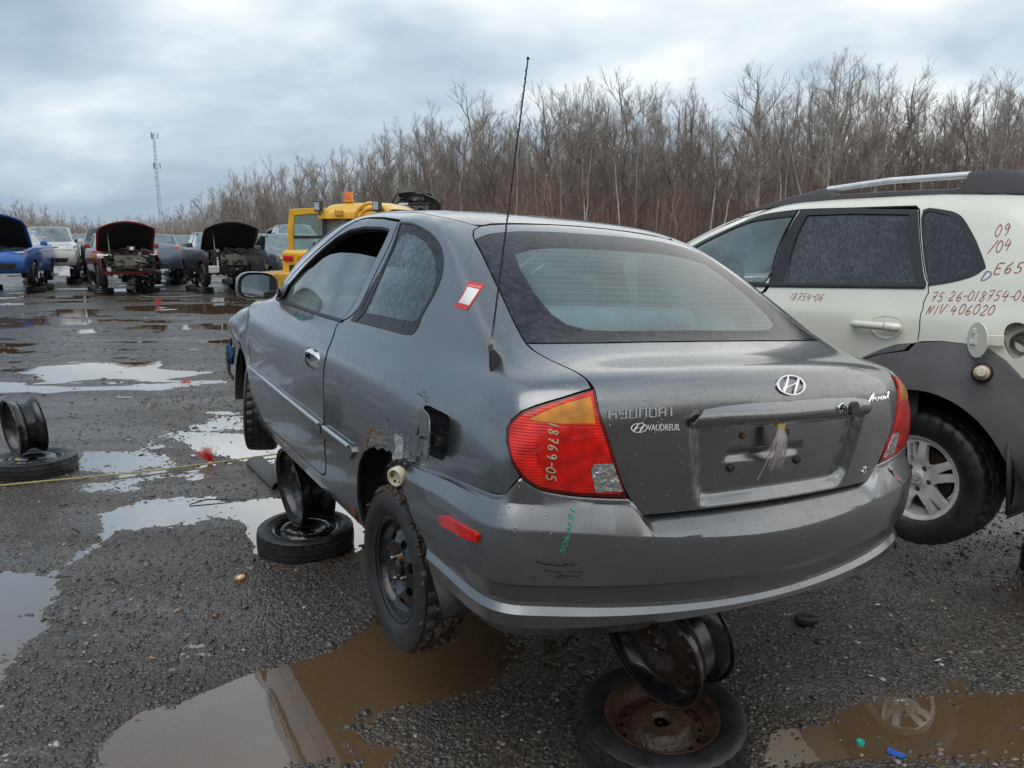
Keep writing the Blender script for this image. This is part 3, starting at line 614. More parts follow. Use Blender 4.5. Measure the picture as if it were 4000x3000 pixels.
def ground_mat():
    m, nt, N, L = nodes('wet_gravel'); out = N('ShaderNodeOutputMaterial'); b = N('ShaderNodeBsdfPrincipled'); L(b.outputs[0], out.inputs[0])
    g = N('ShaderNodeNewGeometry'); sp = N('ShaderNodeSeparateXYZ'); L(g.outputs['Position'], sp.inputs[0])
    v = N('ShaderNodeTexVoronoi'); v.inputs['Scale'].default_value = 92; L(g.outputs['Position'], v.inputs['Vector'])
    v2 = N('ShaderNodeTexVoronoi'); v2.inputs['Scale'].default_value = 44; L(g.outputs['Position'], v2.inputs['Vector'])
    n = N('ShaderNodeTexNoise'); n.inputs['Scale'].default_value = 1.3; n.inputs['Detail'].default_value = 7; n.inputs['Roughness'].default_value = .7; L(g.outputs['Position'], n.inputs['Vector'])
    nf = N('ShaderNodeTexNoise'); nf.inputs['Scale'].default_value = 9; nf.inputs['Detail'].default_value = 6; L(g.outputs['Position'], nf.inputs['Vector'])
    cr = N('ShaderNodeValToRGB'); e = cr.color_ramp.elements; e[0].position = .0; e[0].color = (.022, .018, .015, 1); e[1].position = 1; e[1].color = (.16, .145, .125, 1)
    k = cr.color_ramp.elements.new(.55); k.color = (.056, .047, .039, 1); k = cr.color_ramp.elements.new(.85); k.color = (.10, .085, .070, 1)
    s2 = N('ShaderNodeSeparateXYZ'); L(v.outputs['Color'], s2.inputs[0]); L(s2.outputs[0], cr.inputs[0])
    mud = N('ShaderNodeMix'); mud.data_type = 'RGBA'; mr = N('ShaderNodeMapRange'); mr.inputs[1].default_value = .45; mr.inputs[2].default_value = .68; mr.inputs[3].default_value = .1; mr.inputs[4].default_value = .8
    L(n.outputs[0], mr.inputs[0]); L(mr.outputs[0], mud.inputs[0]); L(cr.outputs[0], mud.inputs[6]); mud.inputs[7].default_value = (.060, .048, .040, 1)
    # under water the bottom is brown silt
    dp = N('ShaderNodeMapRange'); dp.inputs[1].default_value = .003; dp.inputs[2].default_value = -.010; L(sp.outputs[2], dp.inputs[0])
    si = N('ShaderNodeMix'); si.data_type = 'RGBA'; L(dp.outputs[0], si.inputs[0]); L(mud.outputs[2], si.inputs[6])
    sc2 = N('ShaderNodeValToRGB'); e = sc2.color_ramp.elements; e[0].position = .35; e[0].color = (.115, .068, .033, 1); e[1].position = .7; e[1].color = (.19, .115, .055, 1); L(n.outputs[0], sc2.inputs[0]); L(sc2.outputs[0], si.inputs[7])
    L(si.outputs[2], b.inputs['Base Color'])
    # wet: patchy gloss
    ro = N('ShaderNodeMapRange'); ro.inputs[1].default_value = .35; ro.inputs[2].default_value = .7; ro.inputs[3].default_value = .18; ro.inputs[4].default_value = .42; L(nf.outputs[0], ro.inputs[0]); mpw = N('ShaderNodeMapping'); mpw.inputs['Scale'].default_value = (.40, 1.7, 1); mpw.inputs['Rotation'].default_value = (0, 0, .12); L(g.outputs['Position'], mpw.inputs[0])
    nw = N('ShaderNodeTexNoise'); nw.inputs['Scale'].default_value = 1.0; nw.inputs['Detail'].default_value = 6; nw.inputs['Roughness'].default_value = .62; L(mpw.outputs[0], nw.inputs['Vector'])
    wet = N('ShaderNodeMapRange'); wet.inputs[1].default_value = .44; wet.inputs[2].default_value = .60; L(nw.outputs[0], wet.inputs[0])
    rm_ = N('ShaderNodeMath'); rm_.operation = 'MULTIPLY_ADD'; L(wet.outputs[0], rm_.inputs[0]); rm_.inputs[1].default_value = -.10; L(ro.outputs[0], rm_.inputs[2]); rm2 = N('ShaderNodeMath'); rm2.operation = 'MAXIMUM'; L(rm_.outputs[0], rm2.inputs[0]); rm2.inputs[1].default_value = .13; L(rm2.outputs[0], b.inputs['Roughness'])
    bs = N('ShaderNodeMapRange'); bs.inputs[3].default_value = .95; bs.inputs[4].default_value = .55; L(wet.outputs[0], bs.inputs[0])
    sw_ = None
    ad = N('ShaderNodeMath'); ad.operation = 'MULTIPLY_ADD'; L(v2.outputs['Distance'], ad.inputs[0]); ad.inputs[1].default_value = 1.3; L(v.outputs['Distance'], ad.inputs[2])
    bp = N('ShaderNodeBump'); bp.invert = True; bp.inputs['Strength'].default_value = .85; bp.inputs['Distance'].default_value = .007; L(ad.outputs[0], bp.inputs['Height']); L(bs.outputs[0], bp.inputs['Strength']); L(bp.outputs[0], b.inputs['Normal'])
    sw_ = N('ShaderNodeMapRange'); sw_.inputs[3].default_value = .42; sw_.inputs[4].default_value = 1.0; L(wet.outputs[0], sw_.inputs[0]); L(sw_.outputs[0], b.inputs['Specular IOR Level'])
    return m
M['ground'] = ground_mat()
tag(mesh_obj('ground', me, M['ground']), kind='structure'); me.polygons.foreach_set('use_smooth', np.ones(len(F), bool))
def water_mat():
    m, nt, N, L = nodes('puddle_water'); out = N('ShaderNodeOutputMaterial'); tr = N('ShaderNodeBsdfTransparent'); tr.inputs[0].default_value = (.70, .60, .48, 1)
    df = N('ShaderNodeBsdfDiffuse'); df.inputs[0].default_value = (.24, .155, .085, 1); m0 = N('ShaderNodeMixShader'); m0.inputs[0].default_value = .50; L(tr.outputs[0], m0.inputs[1]); L(df.outputs[0], m0.inputs[2])
    gl = N('ShaderNodeBsdfGlossy'); gl.inputs['Roughness'].default_value = .015; fr = N('ShaderNodeFresnel'); fr.inputs[0].default_value = 1.34
    mu = N('ShaderNodeMath'); mu.operation = 'MULTIPLY_ADD'; mu.use_clamp = True; L(fr.outputs[0], mu.inputs[0]); mu.inputs[1].default_value = 3.9; mu.inputs[2].default_value = .04
    mn = N('ShaderNodeMath'); mn.operation = 'MINIMUM'; L(mu.outputs[0], mn.inputs[0]); mn.inputs[1].default_value = .74
    g = N('ShaderNodeNewGeometry'); n = N('ShaderNodeTexNoise'); n.inputs['Scale'].default_value = 7; n.inputs['Detail'].default_value = 3; L(g.outputs['Position'], n.inputs['Vector'])
    bp = N('ShaderNodeBump'); bp.inputs['Strength'].default_value = .05; bp.inputs['Distance'].default_value = .01; L(n.outputs[0], bp.inputs['Height']); L(bp.outputs[0], gl.inputs['Normal'])
    mx = N('ShaderNodeMixShader'); L(mn.outputs[0], mx.inputs[0]); L(m0.outputs[0], mx.inputs[1]); L(gl.outputs[0], mx.inputs[2]); L(mx.outputs[0], out.inputs[0]); return m
mb = MB(); mb.add([(-60, -5, 0), (60, -5, 0), (60, 48, 0), (-60, 48, 0)], [(0, 1, 2, 3)]); tag(mb.build('puddle_water', water_mat(), recalc=False), kind='structure')
# loose stones -------------------------------------------------------------------
def stone_variants():
    out = []; r = np.random.RandomState(3)
    base = np.array([(0, 0, 1), (.9, 0, .35), (.28, .85, .35), (-.73, .53, .35), (-.73, -.53, .35), (.28, -.85, .35), (.73, .53, -.4), (-.28, .85, -.4), (-.9, 0, -.4), (-.28, -.85, -.4), (.73, -.53, -.4)])
    f = [(0, 1, 2), (0, 2, 3), (0, 3, 4), (0, 4, 5), (0, 5, 1), (1, 6, 2), (2, 6, 7), (2, 7, 3), (3, 7, 8), (3, 8, 4), (4, 8, 9), (4, 9, 5), (5, 9, 10), (5, 10, 1), (1, 10, 6)]
    for _ in range(24): out.append(base * r.uniform(.65, 1.3, base.shape) * np.array([r.uniform(.8, 1.4), r.uniform(.6, 1.0), r.uniform(.3, .65)]))
    return out, np.array(f)
SV, SF = stone_variants()
def scatter(name, n, x0, x1, y0, y1, smin, smax, seed, power=2.0, avoid=None, kind='stuff', hmin=-.012, clump=.5, pal=None):
    r = np.random.RandomState(seed); X = r.uniform(x0, x1, n * 3); u = r.rand(n * 3); Y = y0 + (y1 - y0) * u ** power
    keep = fbm(X * 1.1 + 9, Y * 1.1 + 4, 3) > clump - .5 * r.rand(n * 3); X, Y = X[keep][:n], Y[keep][:n]; Hh = ground_h(X, Y); k = Hh > hmin * (.3 + r.rand(len(X))); X, Y, Hh = X[k], Y[k], Hh[k]; m = len(X)
    S = smin + (smax - smin) * r.rand(m) ** 3; vi = r.randint(0, len(SV), m); A = r.rand(m) * 2 * PI; B = np.array(SV)[vi]
    c, s = np.cos(A)[:, None], np.sin(A)[:, None]; P = np.stack([(B[..., 0] * c - B[..., 1] * s) * S[:, None] + X[:, None], (B[..., 0] * s + B[..., 1] * c) * S[:, None] + Y[:, None], B[..., 2] * S[:, None] + Hh[:, None] + S[:, None] * .12], -1)
    nv = B.shape[1]; Fc = (SF[None] + (np.arange(m) * nv)[:, None, None]).reshape(-1, 3)
    me = bpy.data.meshes.new(name); me.vertices.add(m * nv); me.vertices.foreach_set('co', P.ravel()); me.loops.add(Fc.size); me.loops.foreach_set('vertex_index', Fc.ravel()); me.polygons.add(len(Fc)); me.polygons.foreach_set('loop_start', np.arange(0, Fc.size, 3)); me.polygons.foreach_set('loop_total', np.full(len(Fc), 3)); me.update(calc_edges=True)
    pal = np.array(pal or [(.038, .036, .035), (.052, .047, .042), (.072, .064, .056), (.062, .062, .066), (.095, .085, .078), (.036, .032, .028), (.052, .048, .045), (.026, .025, .026), (.20, .18, .15), (.17, .10, .06), (.32, .31, .29), (.11, .10, .09)])
    pr = np.array([.16, .16, .16, .12, .1, .1, .1, .06, .040, .022, .016, .06])[:len(pal)]; pr = pr / pr.sum(); ci = r.choice(len(pal), m, p=pr); colr = np.concatenate([pal[ci] * r.uniform(.8, 1.25, (m, 1)), np.ones((m, 1))], 1)
    at_ = me.color_attributes.new('stone', 'FLOAT_COLOR', 'POINT'); at_.data.foreach_set('color', np.repeat(colr, nv, 0).ravel())
    o = mesh_obj(name, me, M['stone'], smooth=False); return tag(o, kind=kind)
m, nt, N, L = nodes('stone'); out = N('ShaderNodeOutputMaterial'); b = N('ShaderNodeBsdfPrincipled'); L(b.outputs[0], out.inputs[0]); a = N('ShaderNodeAttribute'); a.attribute_name = 'stone'; L(a.outputs['Color'], b.inputs['Base Color'])
b.inputs['Roughness'].default_value = .3; b.inputs['Specular IOR Level'].default_value = .7; M['stone'] = m
scatter('loose_gravel', 46000, -4.0, 3.6, 1.5, 9.5, .0035, .0150, 1, 1.6, clump=.60)
scatter('coarse_stones', 1500, -9, 5, 1.6, 14, .009, .030, 2, 1.6, hmin=-.02, clump=.75)
scatter('puddle_stones', 1100, -2.9, 2.3, 1.6, 4.4, .006, .020, 9, 1.3, hmin=-.05, clump=.55)
scatter('distant_gravel', 6000, -16, 4, 7.5, 26, .010, .036, 6, 1.3, hmin=-.015, clump=.7)
# ---------------------------------------------------------------- bare spring forest behind the yard
def bark(name, col, col2, sc_=3): return simple(name, col, .9, col2=col2, vscale=sc_, detail=3, spec=.2)
BK = [bark('grey_bark', (.25, .215, .19), (.45, .41, .37)), bark('brown_bark', (.17, .135, .115), (.31, .26, .225)), bark('birch_bark', (.55, .52, .48), (.34, .31, .28), 6), bark('reddish_bark', (.30, .18, .155), (.38, .25, .22))]
def tree_meshes(kind, seed):
    rnd = random.Random(seed); T = MB(); C = MB()
    H = {0: 14.5, 1: 12.5, 2: 11.5, 3: 8.0}[kind] * rnd.uniform(.92, 1.1)
    lean = rnd.uniform(-.04, .04) if kind != 2 else rnd.uniform(-.16, .16); wob = {0: .12, 1: .45, 2: .2, 3: .3}[kind]
    n = 9; pts = []; x = y = 0
    for i in range(n + 1):
        z = H * i / n; pts.append(Vector((x + lean * z, y, z))); x += rnd.uniform(-wob, wob); y += rnd.uniform(-wob, wob)
    r0 = {0: .15, 1: .20, 2: .085, 3: .06}[kind]
    rad = [r0 * (1 - i / n) ** .8 + .012 for i in range(n + 1)]
    T.tube(pts, rad, 6, cap=False)
    def at(t): i = min(int(t * n), n - 1); return pts[i].lerp(pts[i + 1], t * n - i), rad[i]
    def branch(p, d, L, r, depth):
        k = 3 if depth < 2 else 2; P = [p]; q = p.copy(); dd = d.copy()
        for i in range(k):
            dd = (dd + Vector((rnd.uniform(-.28, .28), rnd.uniform(-.28, .28), rnd.uniform(-.05, .26)))).normalized(); q = q + dd * (L / k); P.append(q.copy())
        C.tube(P, [r * (1 - .75 * i / k) for i in range(k + 1)], 3, cap=False)
        if depth >= 3: return
        m = {0: 5, 1: 8, 2: 7}[depth] if kind != 3 else {0: 5, 1: 6, 2: 4}[depth]
        for j in range(m):
            t = rnd.uniform(.25, 1.0); i = min(int(t * k), k - 1); b = P[i].lerp(P[i + 1], t * k - i)
            a = Vector((rnd.gauss(0, 1), rnd.gauss(0, 1), rnd.gauss(.45, .6))).normalized(); nd = (dd * 1.0 + a * .85).normalized()
            branch(b, nd, L * rnd.uniform(.38, .62), r * .5, depth + 1)
    nb = {0: 24, 1: 15, 2: 14, 3: 12}[kind]; base = {0: .28, 1: .28, 2: .45, 3: .08}[kind]
    for j in range(nb):
        t = base + (1 - base) * (j + rnd.random()) / nb * .97; p, r = at(t); a = rnd.uniform(0, 2 * PI)
        up = {0: 1.25, 1: .7, 2: 1.1, 3: 1.5}[kind]; L = {0: 3.0, 1: 3.9, 2: 2.4, 3: 2.6}[kind] * (1.15 - t * .75) * rnd.uniform(.7, 1.2)
        branch(p, Vector((math.cos(a), math.sin(a), up)).normalized(), L, min(r * .45, .036 if kind != 1 else .060), 1)
    m = BK[{0: 0, 1: 1, 2: 2, 3: 3}[kind]]; cm = BK[{0: 0, 1: 1, 2: 1, 3: 3}[kind]]
    a, b = T.mesh('trunk', False), C.mesh('crown', False); a.materials.append(m); b.materials.append(cm); a.shade_smooth(); b.shade_smooth(); return a, b, H
TV = {k: [tree_meshes(k, 10 * k + j) for j in range(3)] for k in range(4)}
DPX = [(-700, 250), (0, 285), (200, 310), (330, 400), (430, 420), (600, 320), (750, 200), (850, 160), (1000, 130), (1500, 99), (2000, 88), (2500, 80), (3000, 74), (4000, 66), (4700, 60)]
TOPS = [(-700, 190), (0, 175), (150, 165), (250, 135), (350, 105), (450, 95), (600, 120), (740, 150), (850, 240), (900, 290), (1000, 330), (1250, 360), (1500, 440), (1700, 520), (1800, 600), (2000, 560), (2300, 650), (2600, 640), (2850, 560), (3000, 640), (3200, 740), (3450, 660), (3600, 600), (3800, 660), (4000, 640), (4700, 650)]
_fa = lambda T, a: float(np.interp(a, [p[0] for p in T], [p[1] for p in T]))
LBL = {0: 'tall slender grey leafless tree in the wood behind the yard', 1: 'spreading dark brown leafless tree in the wood behind the yard', 2: 'thin white-barked birch leaning at the edge of the wood', 3: 'low reddish leafless sapling at the foot of the wood'}
rnd = random.Random(21); proto = {}
def plant(kind, px, dist, h, v=None, label=None, lean=0):
    j = rnd.randrange(3) if v is None else v; tm, cm, H = TV[kind][j]; X = (px - 2000) / 3050 * dist
    t = bpy.data.objects.new('tree', None); link(t)
    a = bpy.data.objects.new('trunk', tm); link(a, t); b = bpy.data.objects.new('crown', cm); link(b, t)
    s = h / H; w_ = max(.6, s) ** .75 * rnd.uniform(.85, 1.1); t.location = (X, dist, 0); t.scale = (w_ * s ** .2, w_ * s ** .2, s); t.rotation_euler = (0, lean, rnd.uniform(0, 2 * PI))
    return tag(t, label or LBL[kind], 'tree', None if label else {0: 'tall grey trees of the wood', 1: 'spreading brown trees of the wood', 2: 'birches of the wood', 3: 'reddish saplings of the wood'}[kind])
special = [(2955, 61, 770, 1, 'dead broken-topped tree rising alone above the wood left of the roof rails'), (3195, 66, 820, 0, 'tallest leafless tree of the wood, above the light suv'), (3390, 66, 760, 0, 'tall leafless tree standing right of the tallest one in the wood'), (3790, 66, 720, 0, 'fine-twigged tall tree above the rear end of the roof rails'), (3860, 67, 730, 0, 'tall fine-twigged tree close to the right edge of the photo')]
for px, D, top, k, lb in special: plant(k, px, D, top * .80 * D / 3050 + 1.7, label=lb)
NT = 270
for i in range(NT):
    row = i % 3; px = -150 + 4400 * ((i + rnd.random()) / NT) ** .95; D = _fa(DPX, px) * (1 + .10 * row + rnd.uniform(0, .06)); top = _fa(TOPS, px) * rnd.uniform(.66, .90) - (0 if row else 40)
    k = rnd.choices([0, 1, 2], [5, 3, 1.2])[0]
    if px < 800: k = rnd.choices([0, 1], [2, 1])[0]
    if k == 2: top *= .75
    plant(k, px, D, max(5, top * D / 3050 + 1.7))
for i in range(24):
    px = 1900 + 2200 * rnd.random(); D = _fa(DPX, px) * .93; plant(2 if i % 2 else 3, px, D, (rnd.uniform(330, 470) if i % 2 else rnd.uniform(250, 330)) * D / 3050 + 1.0, lean=rnd.uniform(-.2, .2))
# the wood's depths and undergrowth: too dense to count
def thicket(name, n, dmin, dmax, hmin, hmax, mat, seed, px0=-300, px1=4400, w_=.022, fan=3):
    r = random.Random(seed); V = []; F = []
    for i in range(n):
        px = r.uniform(px0, px1); D = _fa(DPX, px) * r.uniform(dmin, dmax); X = (px - 2000) / 3050 * D; Y = D; lim = .74 * _fa(TOPS, px) * D / 3050
        h = min(r.uniform(hmin, hmax) * lim, lim * .95) + .8
        st = [((X, Y, 0), (X + r.gauss(0, .11) * h, Y + r.uniform(-.1, .1) * h, h), w_ * (1 + h * .12) * D / 90)]
        for q in range(fan):
            t = r.uniform(.2, .9); a, b = st[0][0], st[0][1]; p = tuple(a[c] + (b[c] - a[c]) * t for c in range(3)); l = h * r.uniform(.18, .4)
            st.append((p, (p[0] + r.uniform(-1.3, 1.3) * l, p[1] + r.uniform(-.8, .8) * l, p[2] + l * r.uniform(.3, 1)), w_ * .5 * D / 90))
        for a, b, wd in st:
            k = len(V); V += [(a[0] - wd, a[1], a[2]), (a[0] + wd, a[1] + wd * .5, a[2]), (a[0], a[1] - wd, a[2]), b]; F += [(k, k + 1, k + 3), (k + 1, k + 2, k + 3), (k + 2, k, k + 3)]
    me = bpy.data.meshes.new(name); me.from_pydata(V, [], F); me.update(); return tag(mesh_obj(name, me, mat, smooth=False), kind='stuff')
thicket('woodland_stems', 5000, 1.02, 1.6, .5, .98, BK[0], 1, fan=5)
thicket('woodland_depths', 5000, 1.0, 1.45, .3, .85, BK[1], 2, fan=5)
thicket('reddish_undergrowth', 9000, .97, 1.35, .15, .62, BK[3], 3, px0=1700, w_=.018, fan=5)
thicket('grey_undergrowth', 7000, .98, 1.3, .1, .5, BK[1], 4, w_=.02, fan=4)
# dark forest floor bank so the sky does not show under the stems
P = []
for px in range(-900, 4900, 100):
    D = _fa(DPX, px) * 1.0; P.append(((px - 2000) / 3050 * D, D))
mb = MB(); mb.grid([[(x, y, -.1) for x, y in P], [(x * 1.05, y * 1.05, .9) for x, y in P], [(x * 1.5, y * 1.5, 2.2) for x, y in P], [(x * 2.2, y * 2.2, 3.0) for x, y in P]])
tag(mb.build('woodland_bank', simple('leaf_litter', (.055, .042, .034), .95, col2=(.09, .066, .05), vscale=.8)), kind='structure')
# ---------------------------------------------------------------- lattice phone mast
D = 330; X0 = (617 - 2000) / 3050 * D * .972; top = 390 * D / 3050 + 1.7
mast = thing('phone_mast', 'grey lattice phone mast with antennas rising behind the far trees', 'mast', (X0, D, 0))
mb = MB(); gal = simple('galvanised_mast', (.22, .25, .27), .6)
wb = .85
for k in range(3):
    a = 2 * PI * k / 3; mb.tube([(wb * math.cos(a), wb * math.sin(a), 0), (wb * .55 * math.cos(a), wb * .55 * math.sin(a), top)], .055, 5)
nst = 26
for i in range(nst):
    z0, z1 = top * i / nst, top * (i + 1) / nst; s0, s1 = wb * (1 - .45 * i / nst), wb * (1 - .45 * (i + 1) / nst)
    for k in range(3):
        a, b = 2 * PI * k / 3, 2 * PI * (k + 1) / 3; mb.tube([(s0 * math.cos(a), s0 * math.sin(a), z0), (s1 * math.cos(b), s1 * math.sin(b), z1)], .02, 4); mb.tube([(s1 * math.cos(a), s1 * math.sin(a), z1), (s1 * math.cos(b), s1 * math.sin(b), z1)], .05, 4)
mb.build('lattice', gal, mast)
for zz in (top - .8, top - 12.5):
    for k in range(3):
        a = 2 * PI * k / 3 + .4; mb = MB(); mb.box((1.5 * math.cos(a), 1.5 * math.sin(a), zz), (.35, .5, 2.2), rot=(0, 0, a)); mb.box((.9 * math.cos(a), .9 * math.sin(a), zz), (1.0, .1, .1), rot=(0, 0, a)); mb.build('panel_antenna', gal, mast)
mb = MB(); mb.lathe([(.01, 0), (.55, .1), (.6, .35)], 16, 'y', (-.2, -1.5, top - 17)); mb.build('dish_antenna', simple('white_dish', (.6, .6, .6), .5), mast)
# control net of the hatchback: rows = rings from the sill up to the roof, columns = round the car from the rear centre
XK=[-1.0,-.6,-.2,.3,.8,1.3,1.8,2.3,2.8,3.3]
def tab(vals): 
    v=list(vals); return lambda x: float(np.interp(x,XK,v))
# ring: (rear centre x,z) (rear corner x,y,z) side y(x), side z(x), (front corner x,y,z) (front centre x,z)
RINGS = [
 # sill bottom
 dict(r=(-.84,.16),rc=(-.55,.74,.17),y=tab([.74,.75,.76,.765,.77,.77,.765,.76,.74,.6]),z=tab([.17]*10),fc=(2.95,.70,.17),f=(3.18,.17)),
 dict(r=(-.915,.27),rc=(-.655,.775,.27),y=tab([.77,.80,.81,.812,.815,.815,.81,.805,.78,.6]),z=tab([.27]*10),fc=(3.0,.74,.27),f=(3.25,.27)),
 dict(r=(-.935,.43),rc=(-.69,.812,.43),y=tab([.79,.822,.832,.835,.838,.838,.834,.826,.80,.6]),z=tab([.43]*10),fc=(3.0,.76,.43),f=(3.27,.43)),
 dict(r=(-.942,.59),rc=(-.695,.815,.59),y=tab([.79,.825,.838,.842,.845,.845,.84,.83,.80,.6]),z=tab([.59]*10),fc=(2.98,.76,.58),f=(3.25,.58)),
 dict(r=(-.952,.74),rc=(-.70,.825,.73),y=tab([.78,.818,.836,.842,.845,.845,.842,.835,.825,.65]),z=tab([.72]*10),fc=(3.06,.79,.67),f=(3.28,.66)),
 dict(r=(-.955,.87),rc=(-.68,.80,.82),y=tab([.76,.80,.823,.832,.836,.836,.835,.83,.815,.65]),z=tab([.82,.82,.82,.82,.82,.82,.815,.81,.78,.72]),fc=(3.0,.76,.75),f=(3.2,.73)),
 dict(r=(-.915,.972),rc=(-.64,.78,.91),y=tab([.73,.765,.795,.806,.812,.812,.81,.80,.77,.55]),z=tab([.89,.89,.88,.875,.87,.87,.875,.88,.84,.78]),fc=(2.88,.69,.82),f=(3.06,.79)),
 dict(r=(-.80,.985),rc=(-.53,.715,.955),y=tab([.68,.73,.768,.785,.79,.79,.785,.755,.68,.4]),z=tab([.945,.955,.945,.937,.933,.933,.930,.918,.88,.8]),fc=(2.55,.62,.90),f=(2.72,.88)),
 dict(r=(-.60,1.01),rc=(-.39,.705,1.02),y=tab([.65,.69,.735,.752,.758,.757,.745,.7,.4,.3]),z=tab([1.0,1.01,1.0,.99,.985,.985,.995,.99,.9,.8]),fc=(2.05,.68,.995),f=(2.22,.97)),
 dict(r=(-.37,1.14),rc=(-.22,.668,1.13),y=tab([.6,.64,.68,.70,.708,.705,.68,.6,.4,.3]),z=tab([1.1,1.13,1.135,1.135,1.135,1.14,1.14,1.1,.9,.8]),fc=(1.80,.66,1.14),f=(1.95,1.12)),
 dict(r=(-.07,1.30),rc=(.0,.61,1.265),y=tab([.5,.58,.605,.635,.648,.645,.62,.5,.4,.3]),z=tab([1.2,1.25,1.265,1.28,1.287,1.285,1.25,1.05,.9,.8]),fc=(1.44,.63,1.275),f=(1.60,1.28)),
 dict(r=(.16,1.383),rc=(.22,.555,1.355),y=tab([.45,.5,.555,.588,.60,.59,.55,.5,.4,.3]),z=tab([1.3,1.32,1.35,1.37,1.378,1.37,1.33,1.05,.9,.8]),fc=(1.14,.575,1.37),f=(1.26,1.385)),
 dict(r=(.36,1.412),rc=(.40,.42,1.405),y=tab([.34,.38,.42,.44,.45,.44,.3,.3,.3,.3]),z=tab([1.3,1.34,1.40,1.41,1.42,1.415,1.4,1.05,.9,.8]),fc=(1.02,.42,1.415),f=(1.10,1.42)),
 dict(r=(.55,1.425),rc=(.58,.14,1.43),y=tab([.14]*10),z=tab([1.425]*10),fc=(.85,.14,1.435),f=(.95,1.433)),
 dict(r=(.6,1.427),rc=(.62,.0,1.427),y=tab([.0]*10),z=tab([1.428]*10),fc=(.82,.0,1.428),f=(.88,1.428)),
]
NSIDE=6
def ring_half(R):
    xr,zr=R['r']; xs,ys,zs=R['rc']; xf,zf=R['f']; xg,yg,zg=R['fc']
    pts=[]
    for fy,gx,gz in ((0,0,0),(.36,.05,.06),(.68,.20,.30),(.90,.46,.62),(1.0,.80,.9)):
        pts.append((xr+(xs-xr)*gx, ys*fy, zr+(zs-zr)*gz))
    n=NSIDE
    pts.append((xs+.10*(xg-xs)*.6,ys if R['y'](xs)<1e-6 else .5*(ys+R['y'](xs)),.5*(zs+R['z'](xs))))
    for j in range(n):
        X=xs+(xg-xs)*(.17+.70*j/(n-1)); pts.append((X,R['y'](X),R['z'](X)))
    pts.append((xg-.04*(xg-xs),.5*(yg+R['y'](xg)) if yg>0 else 0,.5*(zg+R['z'](xg))))
    for fy,gx,gz in ((1.0,.20,.1),(.90,.54,.4),(.68,.80,.7),(.36,.95,.94),(0,1,1)):
        pts.append((xg+(xf-xg)*gx, yg*fy, zg+(zf-zg)*gz))
    return pts
def accent_net(RG=RINGS):
    net=[]
    for R in RG:
        h=ring_half(R); m=[(x,-y,z) for x,y,z in h[1:-1]][::-1]
        net.append(h+m)
    return net
